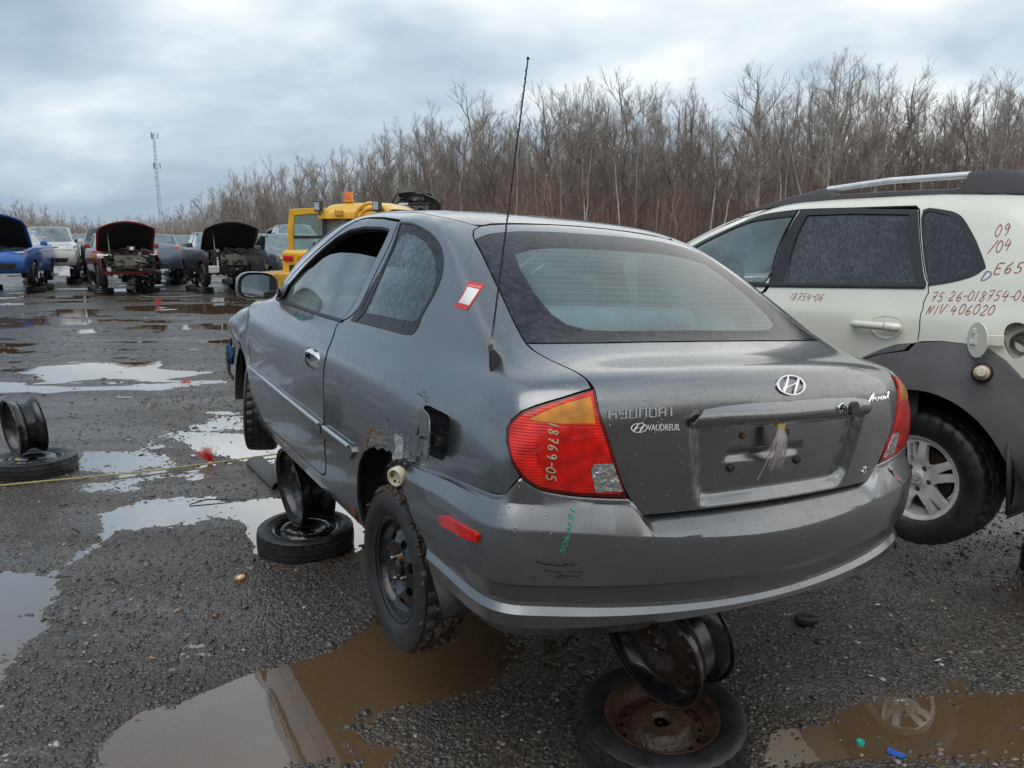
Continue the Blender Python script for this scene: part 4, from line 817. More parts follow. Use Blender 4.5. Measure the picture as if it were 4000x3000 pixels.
# outlines of the hatchback's panels in its own surface coordinates (round the body, up the body)
OL = {
 'qwin_trim': [(6.78, 10.78), (6.12, 10.77), (5.61, 10.65), (5.15, 10.49), (4.88, 10.28), (4.75, 10.05), (4.76, 9.81), (4.85, 9.60), (5.00, 9.32), (5.17, 9.08), (5.34, 8.86), (5.54, 8.59), (5.69, 8.33), (5.83, 7.85), (5.91, 7.65), (6.04, 7.61), (6.49, 7.67), (6.96, 7.67), (7.36, 7.66), (7.55, 7.65)],
 'qwin_clear': [(6.41, 10.29), (5.99, 10.24), (5.64, 10.12), (5.40, 9.93), (5.25, 9.70), (5.25, 9.38), (5.31, 9.10), (5.49, 8.76), (5.67, 8.47), (5.84, 8.22), (5.96, 8.15), (6.42, 8.17), (7.20, 8.15), (7.30, 8.27), (7.06, 9.19), (6.75, 10.10)],
 'win_open': [(7.32, 10.43), (7.83, 10.47), (9.10, 10.41), (10.13, 10.20), (10.61, 9.79), (10.73, 9.45), (10.77, 9.05), (10.76, 8.48), (10.51, 7.93), (10.26, 7.65), (9.69, 7.64), (8.59, 7.57), (7.72, 7.66), (7.75, 8.01), (7.53, 9.19)],
 'glass_top': [(10.43, 9.34), (10.09, 9.50), (9.62, 9.58), (8.57, 9.60), (7.65, 9.55)],
 'mould_door': [(10.31, 2.71), (10.18, 2.81), (7.38, 2.61), (7.41, 2.49), (10.16, 2.58)],
 'mould_q': [(7.40, 2.57), (6.66, 2.59), (6.63, 2.51), (6.70, 2.29), (6.79, 2.24), (7.42, 2.44)],
 'arch': [(6.57, 0.75), (6.62, 1.31), (6.59, 1.93), (6.56, 2.31), (6.46, 2.65), (6.34, 2.84), (6.13, 3.04), (6.00, 3.10), (5.92, 2.99), (5.80, 2.83)],
 'seam': [(5.77, 3.03), (5.50, 3.12), (5.26, 3.17), (4.69, 3.31), (3.88, 3.44), (3.67, 3.46), (3.50, 3.61), (3.29, 3.87)],
 'tail': [(2.34, 5.79), (2.77, 5.63), (3.29, 5.37), (3.19, 5.55), (3.46, 5.39), (3.75, 5.11), (3.81, 4.95), (3.75, 4.62), (3.57, 4.19), (3.37, 3.95), (3.17, 3.76), (2.97, 3.62), (3.24, 3.80), (2.90, 3.62), (2.45, 3.51), (2.10, 3.46), (1.80, 3.43), (1.90, 3.88), (2.07, 4.43), (2.23, 5.02), (2.31, 5.39)],
 'amber': [(3.31, 5.22), (2.83, 5.47), (2.38, 5.63), (2.31, 4.99), (2.76, 5.03), (3.28, 5.15)],
 'clear': [(2.28, 4.01), (2.25, 4.13), (2.02, 4.13), (1.86, 3.56), (2.19, 3.57)],
 'bulbred': [(3.15, 4.63), (2.97, 4.91), (2.61, 4.95), (2.33, 4.83), (2.17, 4.44), (2.16, 4.14), (2.28, 4.07), (2.27, 3.76), (2.52, 3.65), (2.79, 3.81), (3.04, 4.17)],
 'hatch_edge': [(0.45, 10.83), (1.39, 10.77), (2.07, 10.68), (2.41, 10.60), (2.70, 10.43), (2.80, 10.29), (2.82, 10.12), (2.83, 9.38), (2.79, 8.85), (2.81, 8.24), (2.86, 7.87), (2.85, 7.72), (2.63, 7.11), (2.46, 6.51), (2.37, 6.17), (2.32, 5.84), (2.25, 5.02), (2.04, 4.30), (1.83, 3.58), (1.71, 3.25), (1.65, 3.07), (1.48, 3.07), (1.03, 3.07), (0.68, 3.07)],
 'glass_edge': [(0.68, 10.45), (1.56, 10.43), (2.24, 10.34), (2.74, 10.20), (2.81, 9.42), (2.78, 8.88), (2.79, 8.27), (2.84, 7.91), (1.98, 7.96), (0.91, 8.04)],
 'glass_clear': [(1.03, 9.93), (1.60, 9.88), (2.01, 9.78), (2.06, 9.49), (2.07, 9.02), (1.98, 8.61), (1.85, 8.41), (1.58, 8.30), (1.17, 8.30), (0.52, 8.32)],
 'recess': [(1.24, 4.77), (1.19, 4.44), (1.09, 3.90), (1.02, 3.40), (0.96, 3.25), (0.87, 3.17), (0.56, 3.15), (0.12, 3.14)],
 'recess_in': [(1.13, 4.69), (1.05, 4.01), (0.98, 3.40), (0.92, 3.27), (0.57, 3.25), (0.12, 3.23)],
 'garn': [(1.26, 4.88), (1.23, 4.76), (1.16, 4.71), (0.70, 4.70), (0.22, 4.70), (0.24, 5.17), (0.52, 5.17), (1.13, 5.14)],
 'marker': [(4.80, 2.65), (4.63, 2.73), (4.04, 2.78), (3.96, 2.75), (3.96, 2.63), (4.20, 2.59), (4.78, 2.51)],
 'flap_hole': [(5.45, 4.70), (5.39, 4.75), (5.07, 4.70), (5.02, 4.66), (5.00, 4.50), (4.97, 4.22), (4.99, 3.81), (5.04, 3.57), (5.08, 3.50), (5.28, 3.48), (5.36, 3.51), (5.49, 3.58), (5.53, 3.74), (5.51, 4.06), (5.49, 4.45)],
 'sticker': [(3.72, 9.24), (3.14, 9.16), (4.17, 8.61), (4.74, 8.64)],
 'sticker_w': [(3.84, 9.14), (3.33, 9.11), (4.05, 8.71), (4.61, 8.73)],
 'handle': [(7.87, 4.98), (7.57, 5.00), (7.50, 4.74), (7.49, 4.36), (7.58, 4.15), (7.80, 4.14), (7.88, 4.27), (7.91, 4.64)],
 'rust': [(6.40, 2.76), (6.34, 3.17), (6.22, 3.52), (5.98, 3.78), (5.86, 3.59), (5.54, 3.66), (5.42, 3.40), (5.65, 3.16), (5.92, 2.99), (6.13, 3.04)],
 'tape': [(5.83, 3.53), (5.72, 3.56), (5.75, 2.86), (5.92, 2.99)],
}
# ---------------------------------------------------------------- the grey hatchback on stands
CAR_T = Vector((.2533, 2.9508, .3938)); CAR_E = (R(3.1787), R(-.6284), R(119.7386))
SA = Surf(_sharpen(accent_net()))
NS = SA.ns
def arc_loop(S, cx, cz, r, a0, a1, n, side=1):
    """points of a circle in side view, as (s,t)"""
    out = []
    half = S.P[:, :S.P.shape[1] // 2 + 1]
    for k in range(n + 1):
        a = a0 + (a1 - a0) * k / n; x, z = cx + r * math.cos(a), cz + r * math.sin(a)
        out.append(find(S, x, z))
    return out
def find(S, x, z, tmax=None):
    """(s,t) of the point of the left side whose side view position is (x,z)"""
    P = S.P; h = P.shape[1] // 2
    T = P.shape[0] if tmax is None else int(tmax * S.sub)
    Q = P[:T, :h + 1]; wgt = (Q[..., 0] - x) ** 2 + (Q[..., 2] - z) ** 2 + np.where(Q[..., 1] < .3, 9, 0)
    j, i = np.unravel_index(wgt.argmin(), wgt.shape); s, t = i / S.sub, j / S.sub
    for _ in range(6):
        p = S.pos(s, t); e = .05
        a = (S.pos(s + e, t) - S.pos(s - e, t)) / (2 * e); b = (S.pos(s, min(t + e, S.nt - 1.01)) - S.pos(s, max(t - e, 0))) / (min(t + e, S.nt - 1.01) - max(t - e, 0))
        A = np.array([[a[0], b[0]], [a[2], b[2]]]); d = np.array([x - p[0], z - p[2]])
        try: q = np.linalg.solve(A, d)
        except Exception: break
        q = np.clip(q, -.4, .4); s += q[0]; t = float(np.clip(t + q[1], 0, S.nt - 1.01))
    return (float(s), float(t))
car = thing('hatchback_car', 'grey two-door hatchback raised on stacked wheel rims, rear towards the camera', 'car', CAR_T, CAR_E)
def both(name, P, mat, side, parent=None, holes=(), S=None, **k):
    S = S or SA
    if side < 0: P = mirror_uv(P, S.ns); holes = [mirror_uv(h, S.ns) for h in holes]
    return panel(name, S, P, mat, parent or car, holes=holes, **k)
_AR = arc_loop(SA, -.02, .285, .30, R(200), R(78), 9)       # nominal rear arch
ARCH = OL['arch']; SEAM = OL['seam']; TAIL = OL['tail']; HE = OL['hatch_edge']
TAIL = [(2.32, 5.84), (2.77, 5.65), (3.22, 5.50), (3.50, 5.38), (3.72, 5.16), (3.80, 4.95), (3.75, 4.61), (3.60, 4.22), (3.38, 3.92), (3.17, 3.74), (2.94, 3.61), (2.45, 3.51), (2.10, 3.46), (1.80, 3.43), (1.90, 3.88), (2.04, 4.40), (2.20, 5.00), (2.28, 5.40)]
HL = [(1.39, 10.78), (2.07, 10.72), (2.38, 10.64), (2.62, 10.50), (2.76, 10.30), (2.81, 10.10), (2.82, 9.39), (2.80, 8.85), (2.81, 8.24), (2.85, 7.87), (2.83, 7.68), (2.66, 7.11), (2.49, 6.51), (2.40, 6.17), (2.33, 5.84)]
HLOW = [(2.26, 5.02), (2.05, 4.30), (1.84, 3.58), (1.71, 3.25), (1.65, 3.07)]
DOOR_REAR = [(6.90, 10.78), (7.60, 7.70), (7.66, 7.42), (7.46, 6.54), (7.38, 5.74), (7.34, 4.82), (7.35, 4.02), (7.36, 3.40), (7.36, 2.85), (7.36, 2.50), (7.35, 2.14), (7.35, 1.57), (7.38, 1.36), (7.44, 1.20), (7.53, 1.13)]
DOOR_BOT = [(8.22, 1.09), (9.30, 1.07), (9.88, 1.08), (10.02, 1.18)]
DOOR_FRONT = [(10.06, 1.60), (10.12, 2.0), (10.18, 2.68), (10.20, 3.30), (10.18, 4.0), (10.20, 4.9), (10.28, 5.7), (10.55, 6.6), (10.75, 7.15)]
A_OUT = [(11.2, 7.45), (11.75, 7.95), (11.75, 8.36), (11.60, 8.7), (11.36, 9.05), (11.1, 9.45), (10.88, 9.8), (10.72, 10.15), (10.6, 10.5), (10.45, 10.75), (10.1, 10.9), (9.6, 10.95), (8.15, 10.92)]
SEAMROOF = [(2.38, 10.64), (2.7, 10.85), (3.2, 11.12), (3.9, 11.33), (5.0, 11.40), (6.5, 11.42), (8.0, 11.42), (9.5, 11.40), (10.6, 11.3), (11.5, 11.05), (12.1, 10.6), (12.45, 10.0), (12.6, 9.3), (12.7, 8.6), (12.75, 8.02)]
TAIL = catmull(TAIL[:14], 3, False) + TAIL[14:]
for side in (1, -1):
    # quarter panel with C pillar, sill and cant rail
    arch = [(6.50, .30), (6.57, .75), (6.62, 1.31), (6.60, 1.93), (6.56, 2.31), (6.46, 2.65), (6.34, 2.84)]
    rustedge = [(6.26, 2.94), (6.20, 2.90), (6.10, 3.04), (6.03, 3.0), (5.98, 3.08), (5.90, 2.97), (5.80, 3.02)] if side > 0 else [(6.14, 3.0), (5.9, 3.0)]
    P = DOOR_REAR + DOOR_BOT + [(10.05, .95), (10.08, .30)] + [(9.0, .25), (7.8, .25)] + arch + rustedge + [(5.77, 3.03)] + SEAM[1:6] + [(3.50, 3.66), (3.34, 3.86)] + [(3.58, 4.20), (3.76, 4.61), (3.81, 4.95), (3.73, 5.17), (3.50, 5.40), (3.22, 5.52), (2.77, 5.67), (2.36, 5.86)] + HL[::-1][1:13] + SEAMROOF[1:] + [(12.3, 7.75), (11.8, 7.7), (11.85, 8.0), (11.85, 8.36), (11.70, 8.7), (11.46, 9.05), (11.2, 9.45), (10.97, 9.8), (10.8, 10.15), (10.68, 10.5), (10.52, 10.8), (10.15, 10.98), (9.6, 11.03), (8.15, 11.0), (6.85, 10.86)]
    qhole = [(p[0] + .0, p[1]) for p in OL['qwin_trim']]
    # the strip on the door edge of the window belongs to the trim: window hole runs to the shut line
    hole = [(6.80, 10.78)] + OL['qwin_trim'][1:-2] + [(7.45, 7.64)]
    both('quarter_panel', P, M['grey_paint'], side, holes=[hole] + ([OL['flap_hole']] if side > 0 else []), gap=.002, depth=.012, edge_mat=M['trim'])
    # window with its black rubber frame: frame, printed border, clear glass
    fr_in = [(a + (6.35 - a) * (.065 if a < 6.4 else .115), b + (9.0 - b) * .06) for a, b in hole]
    both('window_trim', hole, M['trim'], side, holes=[fr_in], gap=.001, depth=.01, off=.002)
    both('window_border', fr_in, M['frit'], side, holes=[OL['qwin_clear']], gap=.0, depth=.006, off=-.001)
    both('quarter_window', OL['qwin_clear'], M['quarter_glass'], side, gap=0, depth=0, off=-.001)
    # door
    DP = DOOR_REAR + DOOR_BOT + DOOR_FRONT + A_OUT
    DP = [(a + .02 if i < len(DOOR_REAR) else a, b) for i, (a, b) in enumerate(DP)]
    WO = [(7.32, 10.43), (7.83, 10.50), (9.1, 10.50), (10.0, 10.38), (10.45, 10.1), (10.65, 9.75), (10.85, 9.3), (11.05, 8.85), (11.2, 8.4), (11.1, 8.0), (10.75, 7.72), (10.3, 7.62), (9.7, 7.60), (8.6, 7.57), (7.75, 7.60), (7.72, 8.0), (7.53, 9.19)]
    d = both('door', DP, M['grey_paint'], side, holes=[WO] + ([OL['handle']] if side > 0 else []), gap=.003, depth=.02, edge_mat=M['trim'],
             disp=(lambda V, X: -.0035 * np.exp(-((X[:, 0] - 1.55) / .25) ** 2 - ((X[:, 2] - .84) / .05) ** 2) + .002 * np.sin(X[:, 0] * 9 + X[:, 2] * 17) * np.exp(-((X[:, 2] - .6) / .2) ** 2)) if side > 0 else None)
    wi = [(a + (9.2 - a) * .035, b + (9.0 - b) * .05) for a, b in WO]
    both('door_window_seal', WO, M['trim'], side, parent=d, holes=[wi], gap=.0, depth=.03, off=-.004)
    if side > 0:
        gt = OL['glass_top']; G = [(10.55, 9.05), (10.35, 9.36), (10.09, 9.50), (9.62, 9.58), (8.57, 9.60), (7.60, 9.55)] + [(7.72, 8.0), (7.76, 7.55), (8.6, 7.50), (9.7, 7.52), (10.35, 7.55), (10.8, 7.65), (11.15, 7.95), (11.22, 8.35), (11.0, 8.75), (10.75, 8.95)]
    else: G = WO
    both('door_window', G, M['glass'], side, parent=d, gap=0, depth=.003, off=-.016)
    # belt moulding and rubbing strips
    for nm, pa, wd in (('belt_moulding', [(7.64, 7.50), (8.6, 7.47), (9.7, 7.50), (10.3, 7.52), (10.7, 7.58)], .014),):
        q = pa if side > 0 else [(NS - a, b) for a, b in pa]
        strip(nm, SA, q, wd, M['trim'], d, off=.001, thick=.004)
    MD = [(10.12, 2.80), (10.22, 2.74), (10.16, 2.50), (10.05, 2.47), (7.42, 2.36), (7.40, 2.62)]
    both('side_moulding', MD, M['grey_bumper'], side, parent=d, gap=.0, depth=.016, off=.012)
    for pa, par in (([(10.16, 2.76), (8.8, 2.68), (7.44, 2.60)], d), ([(7.34, 2.60), (6.72, 2.585)], car)):
        strip('moulding_glint', SA, pa if side > 0 else [(NS - a, b) for a, b in pa], .012, M['letter'], par, off=.0125, thick=.004)  # bright strip put in for the sky's glint on the upper chamfer
    both('side_moulding', [(7.36, 2.62), (6.66, 2.60), (6.63, 2.52), (6.70, 2.29), (6.79, 2.23), (7.37, 2.35)], M['grey_bumper'], side, gap=.0, depth=.016, off=.012)
    # front fender
    AF = arc_loop(SA, 2.44, .29, .325, R(170), R(8), 12)
    FP = [(10.05, .95)] + [(10.02, 1.18)] + DOOR_FRONT + [(11.2, 7.3), (12.2, 7.2), (13.0, 7.0), (13.5, 6.3), (13.7, 5.2), (13.75, 4.0), (13.6, 2.6), (13.4, 2.2)] + AF[::-1] + [(10.2, .9)]
    def dent(V, X, side=side):
        if side < 0: return 0 * X[:, 0]
        a = np.exp(-((X[:, 0] - 2.42) / .13) ** 2 - ((X[:, 2] - .80) / .09) ** 2); b = np.exp(-((X[:, 0] - 2.7) / .10) ** 2 - ((X[:, 2] - .72) / .10) ** 2); c = np.exp(-((X[:, 0] - 2.25) / .05) ** 2 - ((X[:, 2] - .88) / .05) ** 2)
        return -.045 * a + .026 * b + .010 * c + .004 * np.sin(X[:, 0] * 31 + X[:, 2] * 22) * a * 3 - .012 * np.exp(-((X[:, 0] - 2.86) / .06) ** 2 - ((X[:, 2] - .66) / .1) ** 2)
    both('front_fender', FP, M['grey_paint'], side, gap=.002, depth=.012, step=(.09, .1), dstep=.08, disp=dent, edge_mat=M['trim'])
    # tail lamp: dark body, then ribbed red, amber and clear lenses
    tl = both('tail_light', TAIL, M['dark_red'], side, gap=.002, depth=.03, off=.003, smooth=0)
    cx, cy_ = 2.78, 4.6; IN = [(a + (cx - a) * .085, b + (cy_ - b) * .075) for a, b in TAIL]
    both('red_lens', IN, M['red_lens'], side, parent=tl, holes=[OL['amber'], OL['clear'], OL['bulbred']], gap=.0, depth=.004, off=.0065, step=(.1, .1))
    both('stop_lamp_lens', OL['bulbred'], M['red_deep'], side, parent=tl, gap=.0015, depth=.008, off=.008, step=(.08, .08), smooth=3)
    both('indicator_lens', OL['amber'], M['amber'], side, parent=tl, gap=.001, depth=.006, off=.0075, step=(.1, .1))
    both('reversing_lens', OL['clear'], M['clear_lens'], side, parent=tl, gap=.001, depth=.006, off=.0075, step=(.08, .08))
# hatch: painted strip over the glass, glass, painted lower part
def _sm(a, b, x): x = np.clip((x - a) / (b - a), 0, 1); return x * x * (3 - 2 * x)
def _recess(X):
    y, z = np.abs(X[:, 1] + .012), X[:, 2]
    w = np.interp(z, [.60, .63, .66, .74, .84, .86], [.26, .292, .312, .330, .352, .356])
    e = np.minimum(w - y, np.minimum(z - .613, .87 - z)); d = -.026 * _sm(.0, .020, e)
    slot = np.minimum(.145 - np.hypot(np.maximum(np.abs(X[:, 1] - .045) - .0, 0), 0), .017 - np.abs(z - .742)); d += -.010 * _sm(0, .008, slot)
    return d
HU = [(2.84, 7.90), (2.83, 7.68), (2.66, 7.11), (2.49, 6.51), (2.40, 6.17), (2.33, 5.84)] + HLOW
hatch = panel('hatch_lid', SA, HU + [(1.2, 3.07), (.5, 3.07), (-.5, 3.07), (-1.2, 3.07)] + [(-a, b) for a, b in HU[::-1]] + [(-1.98, 7.965), (-.9, 8.035), (0, 8.05), (.9, 8.035), (1.98, 7.965)], M['grey_paint'], car, gap=.0035, depth=.022, step=(.05, .06), dstep=.06, edge_mat=M['trim'], disp=lambda V, X: _recess(X))
HTOP = [(1.39, 10.78), (2.07, 10.72), (2.38, 10.64), (2.62, 10.50), (2.76, 10.30), (2.79, 10.16)]
panel('hatch_header', SA, [(0, 10.86), (.6, 10.84)] + HTOP + [(2.24, 10.34), (1.56, 10.43), (.68, 10.45), (0, 10.45), (-.68, 10.45), (-1.56, 10.43), (-2.24, 10.34)] + [(-a, b) for a, b in HTOP[::-1]] + [(-.6, 10.84)], M['grey_paint'], hatch, gap=.003, depth=.015, edge_mat=M['trim'])
GE = [(2.79, 10.16), (2.82, 9.39), (2.80, 8.85), (2.81, 8.24), (2.85, 7.91)]
GEO = [(0, 10.45), (.68, 10.45), (1.56, 10.43), (2.24, 10.34)] + GE + [(1.98, 7.97), (.9, 8.04), (0, 8.055), (-.9, 8.04), (-1.98, 7.97)] + [(-a, b) for a, b in GE[::-1]] + [(-2.24, 10.34), (-1.56, 10.43), (-.68, 10.45)]
GC = [(0, 9.93), (1.03, 9.93), (1.60, 9.88), (2.02, 9.77), (2.10, 9.49), (2.09, 9.02), (2.0, 8.62), (1.85, 8.42), (1.58, 8.31), (1.17, 8.30), (.5, 8.32), (0, 8.33)]
GC = GC + [(-a, b) for a, b in GC[1:-1][::-1]]
panel('window_border', SA, GEO, M['frit'], hatch, holes=[GC], gap=.0025, depth=.01, off=.001)
rw = panel('rear_window', SA, GC, M['rear_glass'], hatch, gap=0, depth=0, off=.001, step=(.2, .12))
mbh = MB()
for k in range(15):
    t = 8.42 + k * .105; e = 2.0 - .05 * abs(k - 7) * .3
    q = np.linspace(-min(e, 1.9 if k < 2 else 2.0), min(e, 1.9 if k < 2 else 2.0), 30)
    X = SA.pos(q, np.full(30, t)); Nn = SA.nrm(q, np.full(30, t)); mbh.grid([[tuple(p) for p in X + Nn * .0004], [tuple(p) for p in SA.pos(q, np.full(30, t + .009)) + Nn * .0004]])
mbh.build('heater_lines', simple('heater_line', (.16, .17, .17), .6), rw, recalc=False)
# roof: everything above the roof seams
sr = sorted([(0, 10.90), (1.39, 10.84), (2.07, 10.78)] + SEAMROOF[:9] + [(11.5, 11.16), (12.4, 11.02), (13.6, 10.98), (15, 10.97), (17, 10.97)])
srs = [p[0] for p in sr]; srt = [p[1] for p in sr]; rows = []
for v in np.linspace(0, 1, 14):
    row = []
    for s in np.arange(0, 34, .25):
        a = s if s <= 17 else 34 - s; t0 = float(np.interp(a, srs, srt)) + .03; row.append((s, t0 + (SA.nt - 1.01 - t0) * v))
    rows.append(row)
A_ = np.array(rows); X = SA.pos(A_[..., 0], A_[..., 1]); mb = MB(); Xd = X[0] - SA.nrm(A_[0, :, 0], A_[0, :, 1]) * .02
mb.grid([[tuple(p) for p in Xd]] + [[tuple(p) for p in r] for r in X], closed_u=True); mb.build('roof_panel', M['grey_paint'], car, ang=60)
# windscreen and bonnet
WS = [(12.9, 8.0), (12.85, 8.6), (12.75, 9.3), (12.6, 10.0), (12.3, 10.6), (12.4, 10.95), (13.6, 10.93), (15, 10.92), (17, 10.92)]
panel('windscreen_border', SA, WS + [(34 - a, b) for a, b in WS[:-1][::-1]] + [(19, 8.0), (17, 8.0), (15, 8.0)], M['frit'], car, holes=[[(13.2, 8.2), (13.1, 8.8), (13.0, 9.5), (12.9, 10.2), (12.9, 10.7), (14, 10.78), (17, 10.78), (20, 10.78), (21.1, 10.7), (21.1, 10.2), (21.0, 9.5), (20.9, 8.8), (20.8, 8.2), (17, 8.2)]], gap=.002, depth=.006)
panel('windscreen', SA, [(13.2, 8.2), (13.1, 8.8), (13.0, 9.5), (12.9, 10.2), (12.9, 10.7), (14, 10.78), (17, 10.78), (20, 10.78), (21.1, 10.7), (21.1, 10.2), (21.0, 9.5), (20.9, 8.8), (20.8, 8.2), (17, 8.2)], M['glass'], car, gap=0, depth=0)
HP = [(11.3, 7.4), (12.2, 7.28), (13.05, 7.08), (13.55, 6.35), (14.2, 5.9), (15.5, 5.7), (17, 5.65)]
panel('bonnet', SA, HP + [(34 - a, b) for a, b in HP[:-1][::-1]] + [(21.8, 7.85), (20.5, 7.95), (17, 7.97), (13.5, 7.95), (12.2, 7.85)], M['grey_paint'], car, gap=.003, depth=.015, edge_mat=M['trim'])
# inner front structure where the front bumper and lamps are gone
mb = MB(); mb.box((3.02, 0, .42), (.10, 1.15, .10)); mb.box((2.95, 0, .62), (.06, 1.2, .05)); mb.box((2.92, .55, .52), (.12, .10, .25)); mb.box((2.92, -.55, .52), (.12, .10, .25)); mb.box((2.86, 0, .50), (.05, .75, .36))
mb.build('radiator_support', M['under'], car, bevel=.006)
# floor, wheel housings
mb = MB()
mb.box((1.15, 0, .235), (1.65, 1.44, .09)); mb.box((-.56, 0, .36), (.55, 1.15, .22)); mb.box((1.15, 0, .19), (3.3, .22, .08)); mb.box((.1, 0, .45), (1.0, 1.04, .05)); mb.box((2.55, 0, .40), (.8, .9, .36))
mb.build('floor_pan', M['under'], car, bevel=.01)
for sd_, yy in ((1, 1), (-1, -1)):
    for cxw, r in ((-.02, .335), (2.44, .36)):
        mb = MB(); rows = []
        for a in np.linspace(R(-12), R(192), 18):
            rows.append([(cxw + r * math.cos(a), yy * .50, .30 + r * math.sin(a)), (cxw + r * math.cos(a), yy * (.815 if cxw < 1 else .79), .30 + r * math.sin(a) * .98)])
        mb.grid(rows); n0 = len(mb.v)
        mb.add([(cxw + r * math.cos(a), yy * .50, .30 + r * math.sin(a)) for a in np.linspace(R(-12), R(192), 18)], [tuple(range(18))])
        mb.build('wheel_housing', M['under'], car)
# ---------------------------------------------------------------- rear bumper, swept round the tail
def col_at(S, s, z):
    Z = [float(S.pos(s, t)[2]) for t in np.linspace(0, 6.5, 66)]
    return float(np.interp(z, Z, np.linspace(0, 6.5, 66)))
def bump_pt(s, z, o):
    t = col_at(SA, s, z); p = SA.pos(s, t); n = SA.nrm(s, t); n = np.array([n[0], n[1], 0]); n /= np.linalg.norm(n); q = p + n * o; q[2] = z; return q
_zs = sorted([(a, b) for a, b in ((1.65, .598), (1.80, .652), (2.1, .657), (2.45, .664), (2.9, .678), (3.17, .697), (3.34, .712), (3.52, .684), (3.68, .662), (3.87, .654), (4.69, .634), (5.26, .611), (5.51, .603), (5.85, .59))])
def ztop(s): return float(np.interp(s, [p[0] for p in _zs], [p[1] for p in _zs]))
CEN = [(.600, -.030), (.592, -.014), (.580, .000), (.562, .026), (.553, .036), (.549, .039), (.529, .050), (.520, .0515), (.45, .050), (.412, .048), (.404, .040), (.388, .034), (.345, .031), (.334, .034), (.322, .048), (.310, .0515), (.304, .044), (.288, .014), (.280, -.05)]
SID = [(None, -.012), (None, -.002), (-.004, .001), (-.012, .003), (.644, .007), (.636, .011), (.590, .038), (.579, .041), (.50, .042), (.44, .039), (.430, .031), (.412, .026), (.385, .023), (.374, .026), (.354, .042), (.314, .0435), (.300, .033), (.268, .012), (.248, -.05)]
def bump_grid(s):
    a = abs(s); w = float(_sm(1.46, 1.80, np.array(a))); zt = ztop(max(a, 1.82)); rows = []
    fr = float(_sm(4.2, 5.85, np.array(a)))           # towards the wheel arch the profile flattens
    w2 = float(_sm(1.36, 1.50, np.array(a))); w3 = float(_sm(.0, 3.1, np.array(a))); w1 = w
    for ii, ((zc, oc), (zsd, os_)) in enumerate(zip(CEN, SID)):
        if zsd is None: z2 = zt + (.004 if os_ < -.005 else 0)
        elif zsd < 0: z2 = zt + zsd
        else: z2 = min(zsd, zt - .014)
        w = w2 if ii >= 15 else w3 if ii >= 6 else w1
        z = zc + (z2 - zc) * w
        # the crown sits a little lower in the middle, falls off to the sides near the arch
        rows.append((z - .0 * fr, oc + (os_ - oc) * w * 1.0))
    return rows
def arch_end(z):      # rear edge of the wheel arch in side view -> x
    return float(np.interp(z, [.20, .285, .36, .44, .52, .59, .62], [-.50, -.455, -.40, -.335, -.27, -.19, -.165]))
SS = sorted(set(list(np.round(np.arange(-3.9, 3.91, .07), 3)) + [x * sg_ for x in (1.36, 1.38, 1.42, 1.44, 1.46, 1.50, 1.56, 1.60, 1.64, 1.68, 1.72, 1.76) for sg_ in (1, -1)])); BG = []
cols = []
for s in SS:
    cols.append([bump_pt(s, z, o) for z, o in bump_grid(s)])
# side returns to the wheel arch (in side view, so the edge follows the arch)
def side_cols(sg):
    out = []; base = bump_grid(3.9)
    for k in range(1, 13):
        f = k / 12; col = []
        for (z, o) in base:
            p0 = bump_pt(sg * 3.9, z, o); xe = arch_end(z); x = p0[0] + (xe - p0[0]) * f
            zt = ztop(3.9 + (5.85 - 3.9) * f); zz = z + (zt - ztop(3.9)) * float(np.interp(z, [.55, .66], [0, 1]))
            st = find(SA, x, zz, 6.5); p = SA.pos(*st); o2 = o * (1 - .25 * f); p = np.array([x, sg * (abs(p[1]) + o2), zz]); col.append(p)
        out.append(col)
    return out
L_ = side_cols(1); R_ = side_cols(-1)
cols = R_[::-1] + cols + L_
rows = [[tuple(c[i]) for c in cols] for i in range(len(CEN))]
# turned-in edge at the arch
mb = MB(); mb.grid(rows)
for c in (cols[0], cols[-1]):
    mb.grid([[tuple(p) for p in c], [tuple(p + np.array([.004, -.03 * np.sign(p[1]), 0])) for p in c]])
me = mb.mesh('rear_bumper'); bumper = mesh_obj('rear_bumper', me, M['grey_bumper'], car); sharp(me, 17)
# side marker lamp
for side in (1, -1):
    mk = [(4.80, 2.65), (4.63, 2.73), (4.04, 2.78), (3.97, 2.75), (3.96, 2.63), (4.20, 2.58), (4.77, 2.50)]
    both('side_marker', mk, M['red_deep'], side, parent=bumper, gap=.0, depth=.012, off=.051, step=(.1, .1))
# lettering and marks ---------------------------------------------------------
def on_surf(s0, t0, s1, t1, ht, off=0.0, S=None):
    """text frame on the body: from (s0,t0) towards (s1,t1)"""
    S = S or SA; p = S.pos(s0, t0); q = S.pos(s1, t1); n = S.nrm((s0 + s1) / 2, (t0 + t1) / 2); u = q - p; u /= np.linalg.norm(u); v = np.cross(n, u); v /= np.linalg.norm(v)
    def f(a, b, w_): 
        r = p + u * a + v * b + n * (w_ + off)
        # settle on the curved surface
        L = np.linalg.norm(q - p); k = a / L; sg = S.pos(s0 + (s1 - s0) * k, t0 + (t1 - t0) * k); r2 = r + n * np.dot(sg - (p + u * a), n); return tuple(r2)
    return f, float(np.linalg.norm(q - p)), (p, u, v, n)
mb = MB(); f, L, _ = on_surf(2.15, 5.08, 1.40, 5.04, .02, .001)
write(mb, 'HYUndAi', lambda a, b, w_: f(a * 1.5, b, w_), h=.0215, width=.15, adv=L / .0215 / 6.6 / 1.5, thick=.003, smooth=False); mb.build('name_badge', M['letter'], hatch, ang=30)
f, L, (p, u, v, n) = on_surf(1.87, 4.77, 1.29, 4.71, .02, .0006)
M4 = Matrix((( u[0], v[0], n[0], p[0]), (u[1], v[1], n[1], p[1]), (u[2], v[2], n[2], p[2]), (0, 0, 0, 1)))
